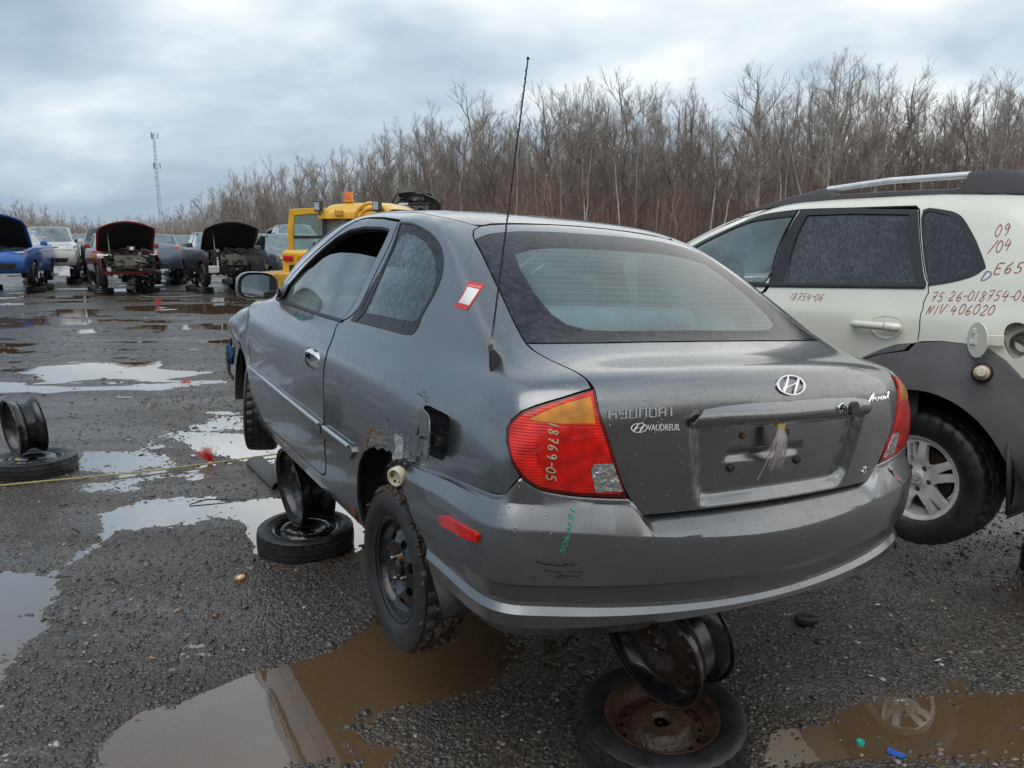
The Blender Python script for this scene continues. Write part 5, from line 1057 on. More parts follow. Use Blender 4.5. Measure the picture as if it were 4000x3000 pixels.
text_mesh('dealer_lettering', 'VAUDREUIL', M['white_mark'], hatch, M4 @ Matrix.Translation((L * .31, .001, .0045)), .0235, .0003, .78)
def emblem(name, mat, parent, F, a, b, h=.004):
    """slanted H in an oval ring, as on the boot"""
    mb = MB()
    n = 40; rows = []
    for k, (ra, w_) in enumerate(((1.0, 0), (1.0, h), (.93, h * 1.3), (.86, h), (.86, 0))):
        rows.append([F(a * ra * math.cos(2 * PI * i / n), b * ra * math.sin(2 * PI * i / n), w_) for i in range(n)])
    mb.grid(rows, closed_u=True)
    def ribbon(P, W):
        n_ = len(P); rw_ = [[], [], [], []]
        for i, (x, y) in enumerate(P):
            wv = W[i] / 2
            for r_, (dx, ww) in enumerate(((-wv, 0), (-wv * .7, h * 1.1), (wv * .7, h * 1.1), (wv, 0))): rw_[r_].append(F((x + dx) * a, y * b, ww))
        mb.grid(rw_)
    ribbon([(-.62, -.66), (-.50, -.3), (-.30, .2), (-.08, .86)], [.16, .26, .26, .16]); ribbon([(.08, -.86), (.30, -.2), (.50, .3), (.62, .66)], [.16, .26, .26, .16])
    ribbon([(-.40, -.28), (-.2, -.08), (.0, .0), (.2, .08), (.40, .28)], [.1, .24, .30, .24, .1])
    return mb.build(name, mat, parent, ang=60)
f, L, (p, u, v, n) = on_surf(.15, 5.57, -.25, 5.56, .05, .0005)
c0 = p + u * L * .5; F_ = lambda a, b, w_: tuple(c0 + u * a + v * b + n * (w_ + .001))
emblem('round_badge', M['chrome'], hatch, F_, .058, .030)
f, L, (p, u, v, n) = on_surf(1.87, 4.77, 1.29, 4.71, .02, .0006); c1 = p + u * .022 + v * .009; F_ = lambda a, b, w_: tuple(c1 + u * a + v * b + n * (w_ + .0045))
emblem('dealer_emblem', M['white_mark'], hatch, F_, .024, .0125, .0006)
# script badge and trim badge on the right
mb = MB(); f, L, _ = on_surf(-1.33, 5.00, -1.92, 5.08, .03, .001)
for st in ([(0, -.1), (.3, .5), (.62, 1.05), (.55, .5), (.5, .1)], [(.2, .35), (.75, .42)], [(1.0, .45), (.8, .4), (.78, .1), (1.0, .1), (1.2, .4)], [(1.2, .45), (1.12, .1), (1.35, .12), (1.5, .42)], [(1.38, .28), (1.7, .42), (1.5, .45), (1.4, .1), (1.68, .12), (1.85, .42)], [(1.8, .45), (1.74, .1), (1.86, .4), (2.05, .42), (2.0, .1)], [(2.45, .85), (2.25, .1), (2.45, .12)], [(2.15, .55), (2.6, .6)]):
    P = catmull([(a / 2.6 * L, b * .028) for a, b in st], 4, False); n_ = len(P); rw_ = [[], [], []]
    for i, q in enumerate(P):
        a, b = P[max(i - 1, 0)], P[min(i + 1, n_ - 1)]; dx, dy = b[0] - a[0], b[1] - a[1]; l = math.hypot(dx, dy) or 1
        for r_, (k_, w_) in enumerate(((.0016, 0), (0, .003), (-.0016, 0))): rw_[r_].append(f(q[0] - dy / l * k_, q[1] + dx / l * k_, w_))
    mb.grid(rw_)
mb.build('script_badge', M['chrome'], hatch, ang=80)
mb = MB(); f, L, _ = on_surf(-1.38, 3.28, -1.53, 3.30, .02, .001)
write(mb, 'S', lambda a, b, w_: f(a * -1 + .019, b, w_), h=.020, width=.22, thick=.003); write(mb, 'S', lambda a, b, w_: f(a + .021, b, w_), h=.020, width=.22, thick=.003); mb.build('trim_badge', M['chrome'], hatch)
# garnish bar over the plate recess
GB = [(1.26, 4.86), (1.13, 5.13), (.9, 5.17), (.5, 5.19), (0, 5.19), (-.5, 5.19), (-.95, 5.17), (-1.17, 5.10), (-1.24, 4.86), (-1.22, 4.72), (-1.0, 4.68), (-.5, 4.665), (0, 4.66), (.5, 4.67), (1.0, 4.69), (1.2, 4.73)]
garn = panel('plate_garnish', SA, [(a - .04, b) for a, b in GB], M['grey_paint'], hatch, gap=0, depth=.030, off=.024, step=(.12, .07), disp=lambda V, X: -.020 * np.clip(np.abs(X[:, 2] - .862) / .033, 0, 1) ** 2)
def at(s, t, off=0): return Vector(SA.pos(s, t) + SA.nrm(s, t) * off)
def frame_at(s, t):
    n = Vector(SA.nrm(s, t)); u = Vector((0, -1, 0)); u = (u - n * u.dot(n)).normalized(); return u, n.cross(u), n
def stud(name, s, t, prof, mat, parent, seg=20, off=0.):
    u, v, n = frame_at(s, t); c = at(s, t, off); mb = MB(); V = []
    for r, h in prof:
        for k in range(seg): a = 2 * PI * k / seg; V.append(c + u * r * math.cos(a) + v * r * math.sin(a) + n * h)
    P = len(prof); mb.add(V, [(i * seg + k, i * seg + (k + 1) % seg, (i + 1) * seg + (k + 1) % seg, (i + 1) * seg + k) for i in range(P - 1) for k in range(seg)] + [tuple((P - 1) * seg + k for k in range(seg))]); return mb.build(name, mat, parent)
lk = stud('lock', -.69, 4.95, [(.016, 0), (.016, .004), (.013, .006), (.010, .005), (.009, .001)], M['chrome'], hatch, off=.021)
kp = at(-.69, 4.95, .024); u, v, n = frame_at(-.69, 4.95); mb = MB()
mb.tube([kp, kp + n * .018], .0035, 6); kc = kp + n * .018 + u * .030
pl = [(-.020, -.012), (-.012, -.018), (.006, -.020), (.018, -.014), (.021, 0), (.018, .015), (.006, .021), (-.012, .018), (-.020, .010)]
mb.prism(pl, -.004, .008, f=lambda a, b, c: tuple(kc + u * a + v * b + n * c)); mb.build('key', M['trim'], hatch, bevel=.002)
for (s, t), m_ in zip(((.48, 4.42), (-.11, 4.41)), ('rust', 'rust')):
    stud('plate_screw', s, t, [(.0085, 0), (.0085, .003), (.006, .006), (.003, .007)], M[m_], hatch, 12, off=-.025)
for s, t in ((.56, 3.76), (-.32, 3.77)):
    stud('rubber_stop', s, t, [(.012, 0), (.012, .006), (.008, .011), (.003, .010)], M['trim'], hatch, 14, off=-.026)
# bundle of nylon strands hanging from under the garnish
rnd = random.Random(4); mb = MB(); c = at(.13, 4.66, .004); u, v, n = frame_at(.1, 4.4)
for k in range(90):
    a, b = rnd.gauss(0, .0045), rnd.gauss(0, .003); ln = rnd.uniform(.075, .135); sp = rnd.gauss(.012, .016); cur = rnd.uniform(-.012, .012)
    P = [c + u * (a + sp * q * 1.1 + cur * math.sin(q * 3)) + n * (b * .5 + .006 + .012 * math.sin(q * PI) - .012 * q) - v * (ln * q) for q in (0, .25, .5, .75, 1)]
    mb.tube(P, .0007, 3, cap=False)
P = catmull([tuple(c + u * (-.004 - .06 * q) + n * .01 - v * (.15 * q ** .7)) for q in (0, .3, .6, .8, 1)], 4, False); mb.tube(P, .0008, 3)
mb.build('strand_bundle', M['bristle'], hatch); mb = MB(); mb.box(tuple(c + n * .006), (.008, .030, .012)); mb.build('strand_clamp', simple('yellow_strand_root', (.45, .38, .08), .6), hatch)
# handwriting on the lamp and bumper
mb = MB(); f, L, _ = on_surf(2.98, 5.10, 2.88, 3.75, .02, .010); write(mb, '18769-05', f, h=.024, width=.11, slant=.15, adv=L / .024 / 7.6, thick=.0004, jitter=.04); mb.build('marker_writing', M['pale_mark'], car)
def fb(a, b, w_):
    s = 2.50 + (2.66 - 2.50) * a / .115 - b * 2.6; z = .640 - .105 * a / .115; p = bump_pt(s, z, .0); w0 = float(_sm(1.5, 1.82, np.array(s))); o = float(np.interp(z, [.50, .568, .595, .62, .642], [.0432, .0415, .0372, .0225, .0095])); q = bump_pt(s, z, o + .0012 + w_); return tuple(q)
mb = MB(); write(mb, '1876905', fb, h=.026, width=.13, slant=.2, adv=.68, thick=.0004, jitter=.05); mb.build('marker_writing', M['teal_mark'], bumper)
mb = MB(); f, L, _ = on_surf(8.75, 6.55, 8.30, 6.40, .03, .0015); write(mb, '18769', f, h=.035, width=.10, slant=.2, adv=.75, thick=.0004, jitter=.05); mb.build('marker_writing', M['teal_mark'], car)
# scuffs on the bumper corner
mb = MB(); rnd = random.Random(7)
for k in range(9):
    s = rnd.uniform(2.45, 3.1); z = rnd.uniform(.46, .52); P = [bump_pt(s - q * rnd.uniform(.05, .12), z - .002 * q, .0432) for q in (0, 1, 2)]
    mb.grid([[tuple(p) for p in P], [tuple(p + np.array([0, 0, .0018])) for p in P]])
P = [bump_pt(3.0 - .09 * q, .505 - .0030 * q - .002 * math.sin(q), .0434) for q in range(6)]; mb.grid([[tuple(p) for p in P], [tuple(p + np.array([0, 0, .003])) for p in P]])
mb.build('scuff_mark', M['black'], bumper, recalc=False)
P = [(-1.95 - .10 * k, .0) for k in range(6)]; mb = MB(); top = [bump_pt(-2.02 - .075 * k, .640 - .010 * k, .0115 + .005 * k) for k in range(6)]; bot = [bump_pt(-2.08 - .055 * k, .628 - .012 * k - .008 * math.sin(k), .0215 + .0045 * k) for k in range(6)]
mb.grid([[tuple(p) for p in top], [tuple(p) for p in bot]]); mb.build('red_scuff', simple('red_scuff', (.34, .13, .12), .5, col2=(.2, .18, .18), vscale=40), bumper, recalc=False)
# list sticker on the pillar: the code square is left blank
SK = [(3.70, 9.24), (3.14, 9.17), (4.19, 8.61), (4.74, 8.64)]
st = panel('price_sticker', SA, SK, M['red_mark'], car, gap=0, depth=0, off=.0012, step=(.2, .1))
lerpq = lambda a, b: ((SK[0][0] * (1 - a) + SK[1][0] * a) * (1 - b) + (SK[3][0] * (1 - a) + SK[2][0] * a) * b, (SK[0][1] * (1 - a) + SK[1][1] * a) * (1 - b) + (SK[3][1] * (1 - a) + SK[2][1] * a) * b)
panel('sticker_field', SA, [lerpq(.1, .19), lerpq(.9, .19), lerpq(.9, .80), lerpq(.1, .80)], M['sticker_white'], st, gap=0, depth=0, off=.0020, step=(.2, .1))
def skt(txt, a0, b0, a1, sz, xs=1):
    s0, t0 = lerpq(a0, b0); s1, t1 = lerpq(a1, b0); f, L, (p, u, v, n) = on_surf(s0, t0, s1, t1, .01)
    return text_mesh('sticker_lettering', txt, M['white_mark'], st, Matrix(((u[0], v[0], n[0], p[0]), (u[1], v[1], n[1], p[1]), (u[2], v[2], n[2], p[2]), (0, 0, 0, 1))) @ Matrix.Translation((0, 0, .0026)), sz, .0002, xs)
skt('LISTE DE PRIX', .10, .150, .9, .0092, .80)
# antenna
an = MB(); b0 = Vector(SA.pos(4.30, 6.60)); b1 = Vector(SA.pos(4.02, 7.25)); nrm = Vector(SA.nrm(4.2, 6.9)); sdv = (b1 - b0).cross(nrm).normalized()
prof = [(0, .006, .004), (.35, .013, .016), (.75, .015, .030), (1.0, .013, .040), (1.12, .009, .030)]
an.grid([[tuple(b0.lerp(b1, k) + sdv * wd * math.cos(a) + nrm * (hh * max(0, math.sin(a)) - .002)) for a in np.linspace(0, PI, 9)] for k, wd, hh in prof]); ant = an.build('antenna_base', M['black'], car)
pb = b0.lerp(b1, .98) + nrm * .034; tip = Vector((-.640, .72, 1.742)); dr = (tip - pb).normalized()
mb = MB(); mb.tube([pb - dr * .01, pb + dr * .006, pb + dr * .012, pb + dr * .022, pb + dr * .024, pb + dr * .075], [.006, .007, .007, .005, .0038, .0038], 12); mb.build('antenna_ferrule', M['steel'], ant)
mb = MB(); mb.tube([pb + dr * .07, pb.lerp(tip, .5), tip], [.0026, .0022, .0018], 8); L_a = (tip - pb).length; a_, b_ = dr.orthogonal().normalized(), dr.cross(dr.orthogonal().normalized())
mb.tube([pb + dr * (.075 + (L_a - .09) * k / 300) + (a_ * math.cos(k * .75) + b_ * math.sin(k * .75)) * .0022 for k in range(301)], .0011, 4)
mb.build('antenna_mast', M['trim'], ant); mb = MB(); mb.lathe([(.0001, -.004), (.003, -.003), (.0045, 0), (.003, .003), (.0001, .004)], 10, 'z', tuple(tip)); mb.build('antenna_tip', M['trim'], ant)
# fuel filler pocket, open flap, cap --------------------------------------------------------
FH = OL['flap_hole']
panel('filler_pocket', SA, FH, M['grey_bumper'], car, gap=-.002, depth=-.05, off=-.050, step=(.1, .12))
u = Vector((-1, 0, 0)); hz = .727; hx = -.284; hy = .822
mb = MB(); ang = R(12); du = Vector((-math.cos(ang), math.sin(ang), 0)); dn = Vector((math.sin(ang), math.cos(ang), 0))
fp = [(-.005, -.058), (-.005, .045), (.03, .066), (.14, .066), (.165, .055), (.182, .02), (.175, -.04), (.155, -.062), (.04, -.066)]
mb.prism(fp, 0, .004, f=lambda a, b, c: tuple(Vector((hx, hy, hz)) + du * a + Vector((0, 0, 1)) * b + dn * (c + .02 * (a / .18) ** 2 * .3)))
fl = mb.build('fuel_flap', M['grey_bumper'], car, bevel=.0015)
mb = MB(); mb.tube([(hx - .02, .79, hz - .02), (hx - .03, .83, hz - .02), (hx - .07, .86, hz - .02)], .006, 6); mb.box((hx - .05, .80, hz - .03), (.05, .012, .03)); mb.build('flap_hinge', M['steel'], fl)
cc = Vector((-.222, .852, .562)); mb = MB()
for part, mat, prof in (('fuel_cap', 'trim', [(.001, -.012), (.046, -.012), (.050, -.006), (.050, .004), (.046, .008), (.030, .008)]), ('cap_neck', 'cream', [(.031, .004), (.031, .030), (.028, .034), (.024, .034), (.022, .020), (.012, .018), (.001, .018)])):
    mb = MB(); mb.lathe(prof, 28, 'y'); o = mb.build(part, M[mat], car if part == 'fuel_cap' else capo)
    if part == 'fuel_cap': capo = o; o.location = cc; o.rotation_euler = (R(-8), 0, R(28))
mb = MB(); rnd = random.Random(3)
for k in range(14): a = 2 * PI * k / 14; mb.box((.047 * math.cos(a), .008, .047 * math.sin(a)), (.010, .010, .006), rot=(0, -a, 0))
for k in range(6): a = 2 * PI * k / 6; mb.box((.018 * math.cos(a), .022, .018 * math.sin(a)), (.003, .012, .006), rot=(0, -a, 0))
mb.build('cap_lugs', M['trim'], capo)
# rust, filler and tape over the wheel arch
rnd = random.Random(11)
def jag(P, amp, step=.05, seed=1):
    r = random.Random(seed); return [(a + r.uniform(-amp, amp), b + r.uniform(-amp, amp)) for a, b in dens(P, step)]
panel('flaking_patch', SA, jag([(6.40, 2.80), (6.39, 3.1), (6.30, 3.45), (6.16, 3.62), (6.02, 3.80), (5.92, 3.62), (5.80, 3.62), (5.62, 3.70), (5.50, 3.55), (5.42, 3.42), (5.55, 3.16), (5.80, 3.07), (5.98, 3.13), (6.14, 3.11), (6.28, 2.96)], .03, .06, 2), M['flaky'], car, gap=0, depth=.002, off=.0016, step=(.05, .06), disp=lambda V, X: .0016 * np.sin(X[:, 0] * 310) * np.cos(X[:, 2] * 270))
panel('rust_hole', SA, jag([(6.37, 2.84), (6.36, 3.2), (6.25, 3.42), (6.13, 3.30), (6.04, 3.34), (6.0, 3.14), (6.14, 3.10), (6.28, 2.95)], .02, .05, 3), M['filler'], car, gap=0, depth=.002, off=.0032, step=(.04, .05), disp=lambda V, X: .0025 * np.sin(X[:, 0] * 190 + 2) * np.cos(X[:, 2] * 210))
panel('rust_edge', SA, jag([(6.40, 2.84), (6.38, 3.20), (6.26, 3.44), (6.14, 3.36), (6.16, 3.30), (6.25, 3.36), (6.34, 3.18), (6.36, 2.90)], .008, .05, 4), M['rust'], car, gap=0, depth=.002, off=.0045, step=(.05, .06))
panel('rust_spot', SA, jag([(5.66, 3.48), (5.60, 3.25), (5.50, 3.18), (5.60, 3.12), (5.76, 3.12), (5.78, 3.3)], .02, .05, 5), M['filler'], car, gap=0, depth=.001, off=.0030, step=(.05, .06))
panel('silver_tape', SA, [(5.88, 3.56), (5.72, 3.60), (5.73, 3.2), (5.76, 2.86), (5.84, 2.80), (5.92, 2.98), (5.86, 3.2)], M['tape'], car, gap=0, depth=.001, off=.0042, step=(.04, .05), disp=lambda V, X: .0014 * np.sin(X[:, 2] * 160 + X[:, 0] * 60))
panel('rust_patch', SA, jag([(6.52, .42), (6.60, .78), (6.70, 1.0), (6.82, .92), (6.84, .60), (6.74, .36)], .03, .05, 6), M['rust'], car, gap=0, depth=.002, off=.002, step=(.05, .06), disp=lambda V, X: .002 * np.sin(X[:, 0] * 150) * np.cos(X[:, 2] * 170))
# the peeling glue mark above the flap
mb = MB(); f, L, _ = on_surf(5.62, 5.00, 5.05, 5.0, .03, .0015)
for c_, r_ in (((.050, .004), .011), ((.076, -.006), .010)):
    P = [(c_[0] + (r_ + .002 * math.sin(5 * t)) * math.cos(t), c_[1] + r_ * math.sin(t)) for t in np.linspace(0, 2 * PI, 14)]
    mb.grid([[f(x, y, .0004) for x, y in P], [f(c_[0] + (x - c_[0]) * .8, c_[1] + (y - c_[1]) * .8, .0004) for x, y in P]])
mb.grid([[f(x, -.002 + .004 * math.sin(x * 90), .0004) for x in np.linspace(0, .04, 6)], [f(x, -.005 + .004 * math.sin(x * 90), .0004) for x in np.linspace(0, .04, 6)]])
mb.build('glue_mark', M['flaky'], car, recalc=False)
# door handle recess: scalloped cup with a dark broken top
hp = [(p[0], p[1]) for p in OL['handle']]
cup = panel('handle_cup', SA, hp, M['alloy'], car, gap=-.001, depth=-.03, off=-.004, step=(.05, .08), smooth=3, disp=lambda V, X: -.030 * _sm(.0, .030, np.minimum(.825 - X[:, 2], X[:, 2] - .728)))
mb = MB(); mb.box((.84, .822, .800), (.11, .030, .030), rot=(R(10), 0, 0)); mb.box((.80, .830, .812), (.05, .02, .012)); mb.build('broken_handle', M['trim'], cup, bevel=.004)
mb = MB(); mb.lathe([(.001, .003), (.006, .003), (.009, .001), (.010, -.006)], 16, 'y', (.775, .836, .757)); mb.build('key_lock', M['chrome'], cup)
# mirror
mir = MB(); c = Vector((1.76, .872, 1.020)); ns = 28
def mloop(kx, ky, x, dy=0):
    out = []
    for k in range(ns):
        a = 2 * PI * k / ns; ca, sa = math.cos(a), math.sin(a)
        y = .105 * kx * (abs(ca) ** .62) * (1 if ca > 0 else -1); z = (.078 if sa > 0 else .066) * ky * (abs(sa) ** (.8 if sa > 0 else .55)) * (1 if sa > 0 else -1)
        if sa < 0 and ca < 0: z *= 1.0
        out.append((x, c.y + y + dy, c.z + z))
    return out
rows = [mloop(.80, .78, c.x - .010), mloop(.86, .84, c.x - .012), mloop(.90, .90, c.x - .028), mloop(.97, .97, c.x - .034), mloop(1.0, 1.0, c.x - .024), mloop(1.0, 1.0, c.x + .01), mloop(.9, .86, c.x + .055), mloop(.6, .5, c.x + .085), mloop(.1, .08, c.x + .095)]
mir.grid(rows, closed_u=True); mo = mir.build('door_mirror', M['grey_bumper'], car, ang=60)
mb = MB(); mb.add(mloop(.885, .875, c.x - .022), [tuple(range(ns))]); mb.build('mirror_border', M['trim'], mo)
mb = MB(); g = mloop(.80, .80, c.x - .0255); mb.add([(x + (y - c.y) * -.06, y, z) for x, y, z in g], [tuple(range(ns))]); mb.build('mirror_glass', M['mirror'], mo)
mb = MB(); mb.box((1.765, .80, .985), (.06, .10, .045), rot=(R(-12), 0, 0)); mb.build('mirror_arm', M['trim'], mo, bevel=.01)
sail = MB(); sail.add([tuple(SA.pos(s, t) + SA.nrm(s, t) * .004) for s, t in ((10.72, 7.66), (11.15, 7.98), (11.2, 8.4), (10.9, 8.2), (10.62, 7.9), (10.5, 7.66))], [(0, 1, 2, 3, 4, 5)]); sail.build('mirror_sail', M['trim'], mo, recalc=False)
mo2 = copy_tree(mo, car); mo2.scale = (1, -1, 1)
# ---------------------------------------------------------------- wheels of the hatchback
def road_wheel(tyre_mat, mud=False):
    t = tyre_mesh('tyre', .288, .185, .186, 96, True, 3, 1); o = t.build('wheel', tyre_mat, car, ang=30)
    mb = MB(); rim_barrel(mb, .176, .150, 56); steel_disc(mb, .040, .152, 8, hole=(.013, .019), hr=.112); r = mb.build('rim', M['black_steel'], o, ang=35)
    mb = MB(); mb.lathe([(.001, .062), (.022, .062), (.028, .058), (.030, .030)], 24, 'y'); mb.build('hub_cap', M['black_steel'], r)
    for k in range(4):
        a = 2 * PI * (k + .5) / 4; mb = MB()
        mb.lathe([(.0001, .068 if k != 1 else .060), (.007, .067), (.009, .062), (.009, .038)], 6, 'y', (.05 * math.cos(a), 0, .05 * math.sin(a))); mb.build('wheel_nut', M['steel'] if k != 1 else M['rust'], r)
    return o
w_rl = road_wheel(M['tyre']); w_rl.location = (0, .705, .153); w_rl.rotation_euler = (R(-1.5), R(20), 0)
# mud caked on the tread
rnd = random.Random(5); mb = MB(); bm_ = []
for k in range(520):
    a = rnd.uniform(R(60), R(330)); a = rnd.gauss(R(115), R(28)) if k < 330 else a; h = rnd.gauss(-.0, .045); h = max(-.085, min(.082, h)); r0 = .2885 - .02 * (abs(h) / .09) ** 6; s = rnd.uniform(.006, .016); ht = rnd.uniform(.003, .011)
    ca, sa = math.cos(a), math.sin(a); c = Vector((ca * r0, h, sa * r0)); nn = Vector((ca, 0, sa)); tt = Vector((-sa, 0, ca)); n_ = 6; jj = [rnd.uniform(.6, 1.3) for _ in range(n_)]
    V = [c + tt * (s * jj[q] * math.cos(2 * PI * q / n_)) + Vector((0, 1, 0)) * (s * jj[q] * math.sin(2 * PI * q / n_)) - nn * .003 for q in range(n_)] + [c + tt * (s * .5 * jj[q] * math.cos(2 * PI * q / n_)) + Vector((0, 1, 0)) * (s * .5 * jj[q] * math.sin(2 * PI * q / n_)) + nn * ht for q in range(n_)]
    mb.add(V, [(q, (q + 1) % n_, n_ + (q + 1) % n_, n_ + q) for q in range(n_)] + [tuple(range(n_, 2 * n_))])
mud = mb.build('mud_clods', M['mud'], w_rl); tag(mud, kind='stuff')
w_rl.data.materials.clear(); w_rl.data.materials.append(M['tyre_mud'] if False else M['tyre'])
me = w_rl.data; me.materials.append(M['tyre_mud'])
for p in me.polygons:
    c = p.center
    if abs(c.y) < .078 and math.hypot(c.x, c.z) > .272: p.material_index = 1
w_fl = road_wheel(M['tyre']); w_fl.location = (2.443, .69, .262); w_fl.rotation_euler = (0, R(50), R(-17))
w_rr = copy_tree(w_rl, car); w_rr.location = (0, -.705, .153); w_rr.rotation_euler = (0, 0, PI)
w_fr = copy_tree(w_fl, car); w_fr.location = (2.443, -.69, .262); w_fr.rotation_euler = (0, 0, PI)
# axle beam, struts, muffler
mb = MB(); mb.tube([(.05, .60, .20), (.18, .45, .22), (.20, 0, .23), (.18, -.45, .22), (.05, -.60, .20)], .028, 10); mb.tube([(0, .62, .17), (.02, .55, .52)], .022, 8); mb.tube([(0, -.62, .17), (.02, -.55, .52)], .022, 8); mb.tube([(2.44, .60, .26), (2.42, .2, .25), (2.44, -.60, .26)], .02, 8)
mb.build('suspension', M['under'], car)
mb = MB(); mb.tube([(-.62, .10, .27), (-.62, -.52, .27)], .10, 20); mb.tube([(-.6, .1, .27), (.2, .15, .2), (1.6, .05, .18)], .025, 8); mb.build('muffler', M['rim_rust'], car)
# mud flap behind the rear wheel
for sg in (1, -1):
    mb = MB(); mb.grid([[(-.335 + .015 * q, sg * yv, .50 - .30 * q + (.0 if yv > .6 else 0)) for yv in (.60, .70, .80)] for q in (0, .3, .6, .9, 1)]); o = mb.build('mud_flap', M['trim'], car); md = o.modifiers.new('s', 'SOLIDIFY'); md.thickness = .006
    mb = MB(); mb.grid([[(-.36 - .13 * q, sg * yv, .33 - .13 * q) for yv in (.55, .70, .815)] for q in (0, .5, 1)]); o = mb.build('mud_flap', M['trim'], car); md = o.modifiers.new('s', 'SOLIDIFY'); md.thickness = .006
# splash liner and blue cloth hanging in the front arch
mb = MB(); mb.tube([(2.86, .80, .62), (2.87, .82, .52), (2.84, .82, .40), (2.80, .80, .36)], [.008, .016, .012, .010], 6); mb.build('torn_liner', M['trim'], car)
mb = MB(); rows = [[(2.74 + .09 * math.cos(b) * (1 - .3 * a), .83 + .012 * math.sin(b * 4 + a * 3), .57 - .11 * a + .03 * math.sin(b) + .012 * math.sin(b * 5)) for b in np.linspace(.2, 2.9, 12)] for a in np.linspace(0, 1, 8)]
mb.grid(rows); o = mb.build('blue_rag', M['rag'], car); md = o.modifiers.new('s', 'SOLIDIFY'); md.thickness = .006
# ---------------------------------------------------------------- interior
def seat(name, x, y, mat, w=.50, back=.62, tilt=18, head=True):
    mb = MB()
    def slab(cx, cz, L, Wd, T, rot, k=5):
        rows = []
        for a in np.linspace(-1, 1, 9):
            rows.append([(cx, y, cz) for _ in range(1)])
        return
    o = bpy.data.objects.new(name, None); link(o, car)
    mb = MB(); mb.box((x + .05, y, .52), (.52, w, .16), rot=(0, R(-6), 0)); c = mb.build('seat_cushion', mat, o, bevel=.05, seg=3)
    mb = MB(); tr = R(tilt); mb.box((x - .22 - math.sin(tr) * back / 2, y, .58 + math.cos(tr) * back / 2), (.14, w, back), rot=(0, -tr, 0), taper=.88); b = mb.build('seat_back', mat, o, bevel=.05, seg=3)
    if head:
        mb = MB(); mb.box((x - .25 - math.sin(tr) * (back + .11), y, .58 + math.cos(tr) * (back + .11)), (.09, .25, .17), rot=(0, -tr, 0), taper=.85); mb.build('headrest', mat, o, bevel=.035, seg=3)
    return o
seat('front_seat', 1.20, .36, M['seat']); seat('front_seat', 1.20, -.36, M['seat'])
seat('rear_seat', .36, 0, M['seat'], w=1.12, back=.52, head=False)
mb = MB(); mb.box((-.20, 0, .86), (.50, 1.10, .02)); mb.build('parcel_shelf', M['dash'], car, bevel=.005)
mb = MB(); mb.box((1.86, 0, .84), (.34, 1.34, .18), taper=.8); mb.box((1.72, .36, .92), (.2, .34, .08)); mb.build('dashboard', M['dash'], car, bevel=.04)
sw = MB(); n = 36; rows = [[(.018 * math.cos(b) , (.185 + .014 * math.cos(b)) * 0 + (.185 + .014 * math.sin(b)) * math.cos(a), (.185 + .014 * math.sin(b)) * math.sin(a)) for a in np.linspace(0, 2 * PI, n + 1)[:-1]] for b in np.linspace(0, 2 * PI, 9)]
sw.grid(rows, closed_u=True); so_ = sw.build('steering_wheel', M['trim'], car); so_.location = (1.55, .36, .93); so_.rotation_euler = (0, R(-24), 0)
mb = MB(); mb.box((0, 0, 0), (.05, .14, .12)); mb.box((0, .10, -.01), (.02, .16, .03)); mb.box((0, -.10, -.01), (.02, .16, .03)); mb.box((0, 0, -.10), (.02, .04, .15)); mb.build('steering_hub', M['dash'], so_, bevel=.008)
mb = MB(); mb.box((1.42, 0, 1.30), (.02, .24, .07)); mb.tube([(1.44, 0, 1.33), (1.47, 0, 1.37)], .01, 6); mb.build('rear_view_mirror', M['trim'], car, bevel=.01)
mb = MB(); mb.box((-.43, 0, .925), (.09, .20, .05)); mb.build('brake_lamp', simple('dull_red_lamp', (.22, .05, .05), .4), car, bevel=.01)
# inner faces of doors and pillars, headliner
for side in (1, -1):
    mb = MB(); mb.box((1.25, side * .725, .62), (1.25, .03, .60)); mb.build('door_card', M['dash'], car, bevel=.01)
    mb = MB(); mb.box((.05, side * .70, .64), (1.0, .03, .52)); mb.build('side_trim', M['dash'], car, bevel=.01)
mb = MB(); mb.grid([[(x, y, float(np.interp(x, [.25, .6, 1.0, 1.25], [1.355, 1.388, 1.388, 1.355])) - .02 * (y / .5) ** 2) for y in np.linspace(-.52, .52, 7)] for x in (.25, .6, 1.0, 1.25)]); mb.build('headliner', M['liner'], car)
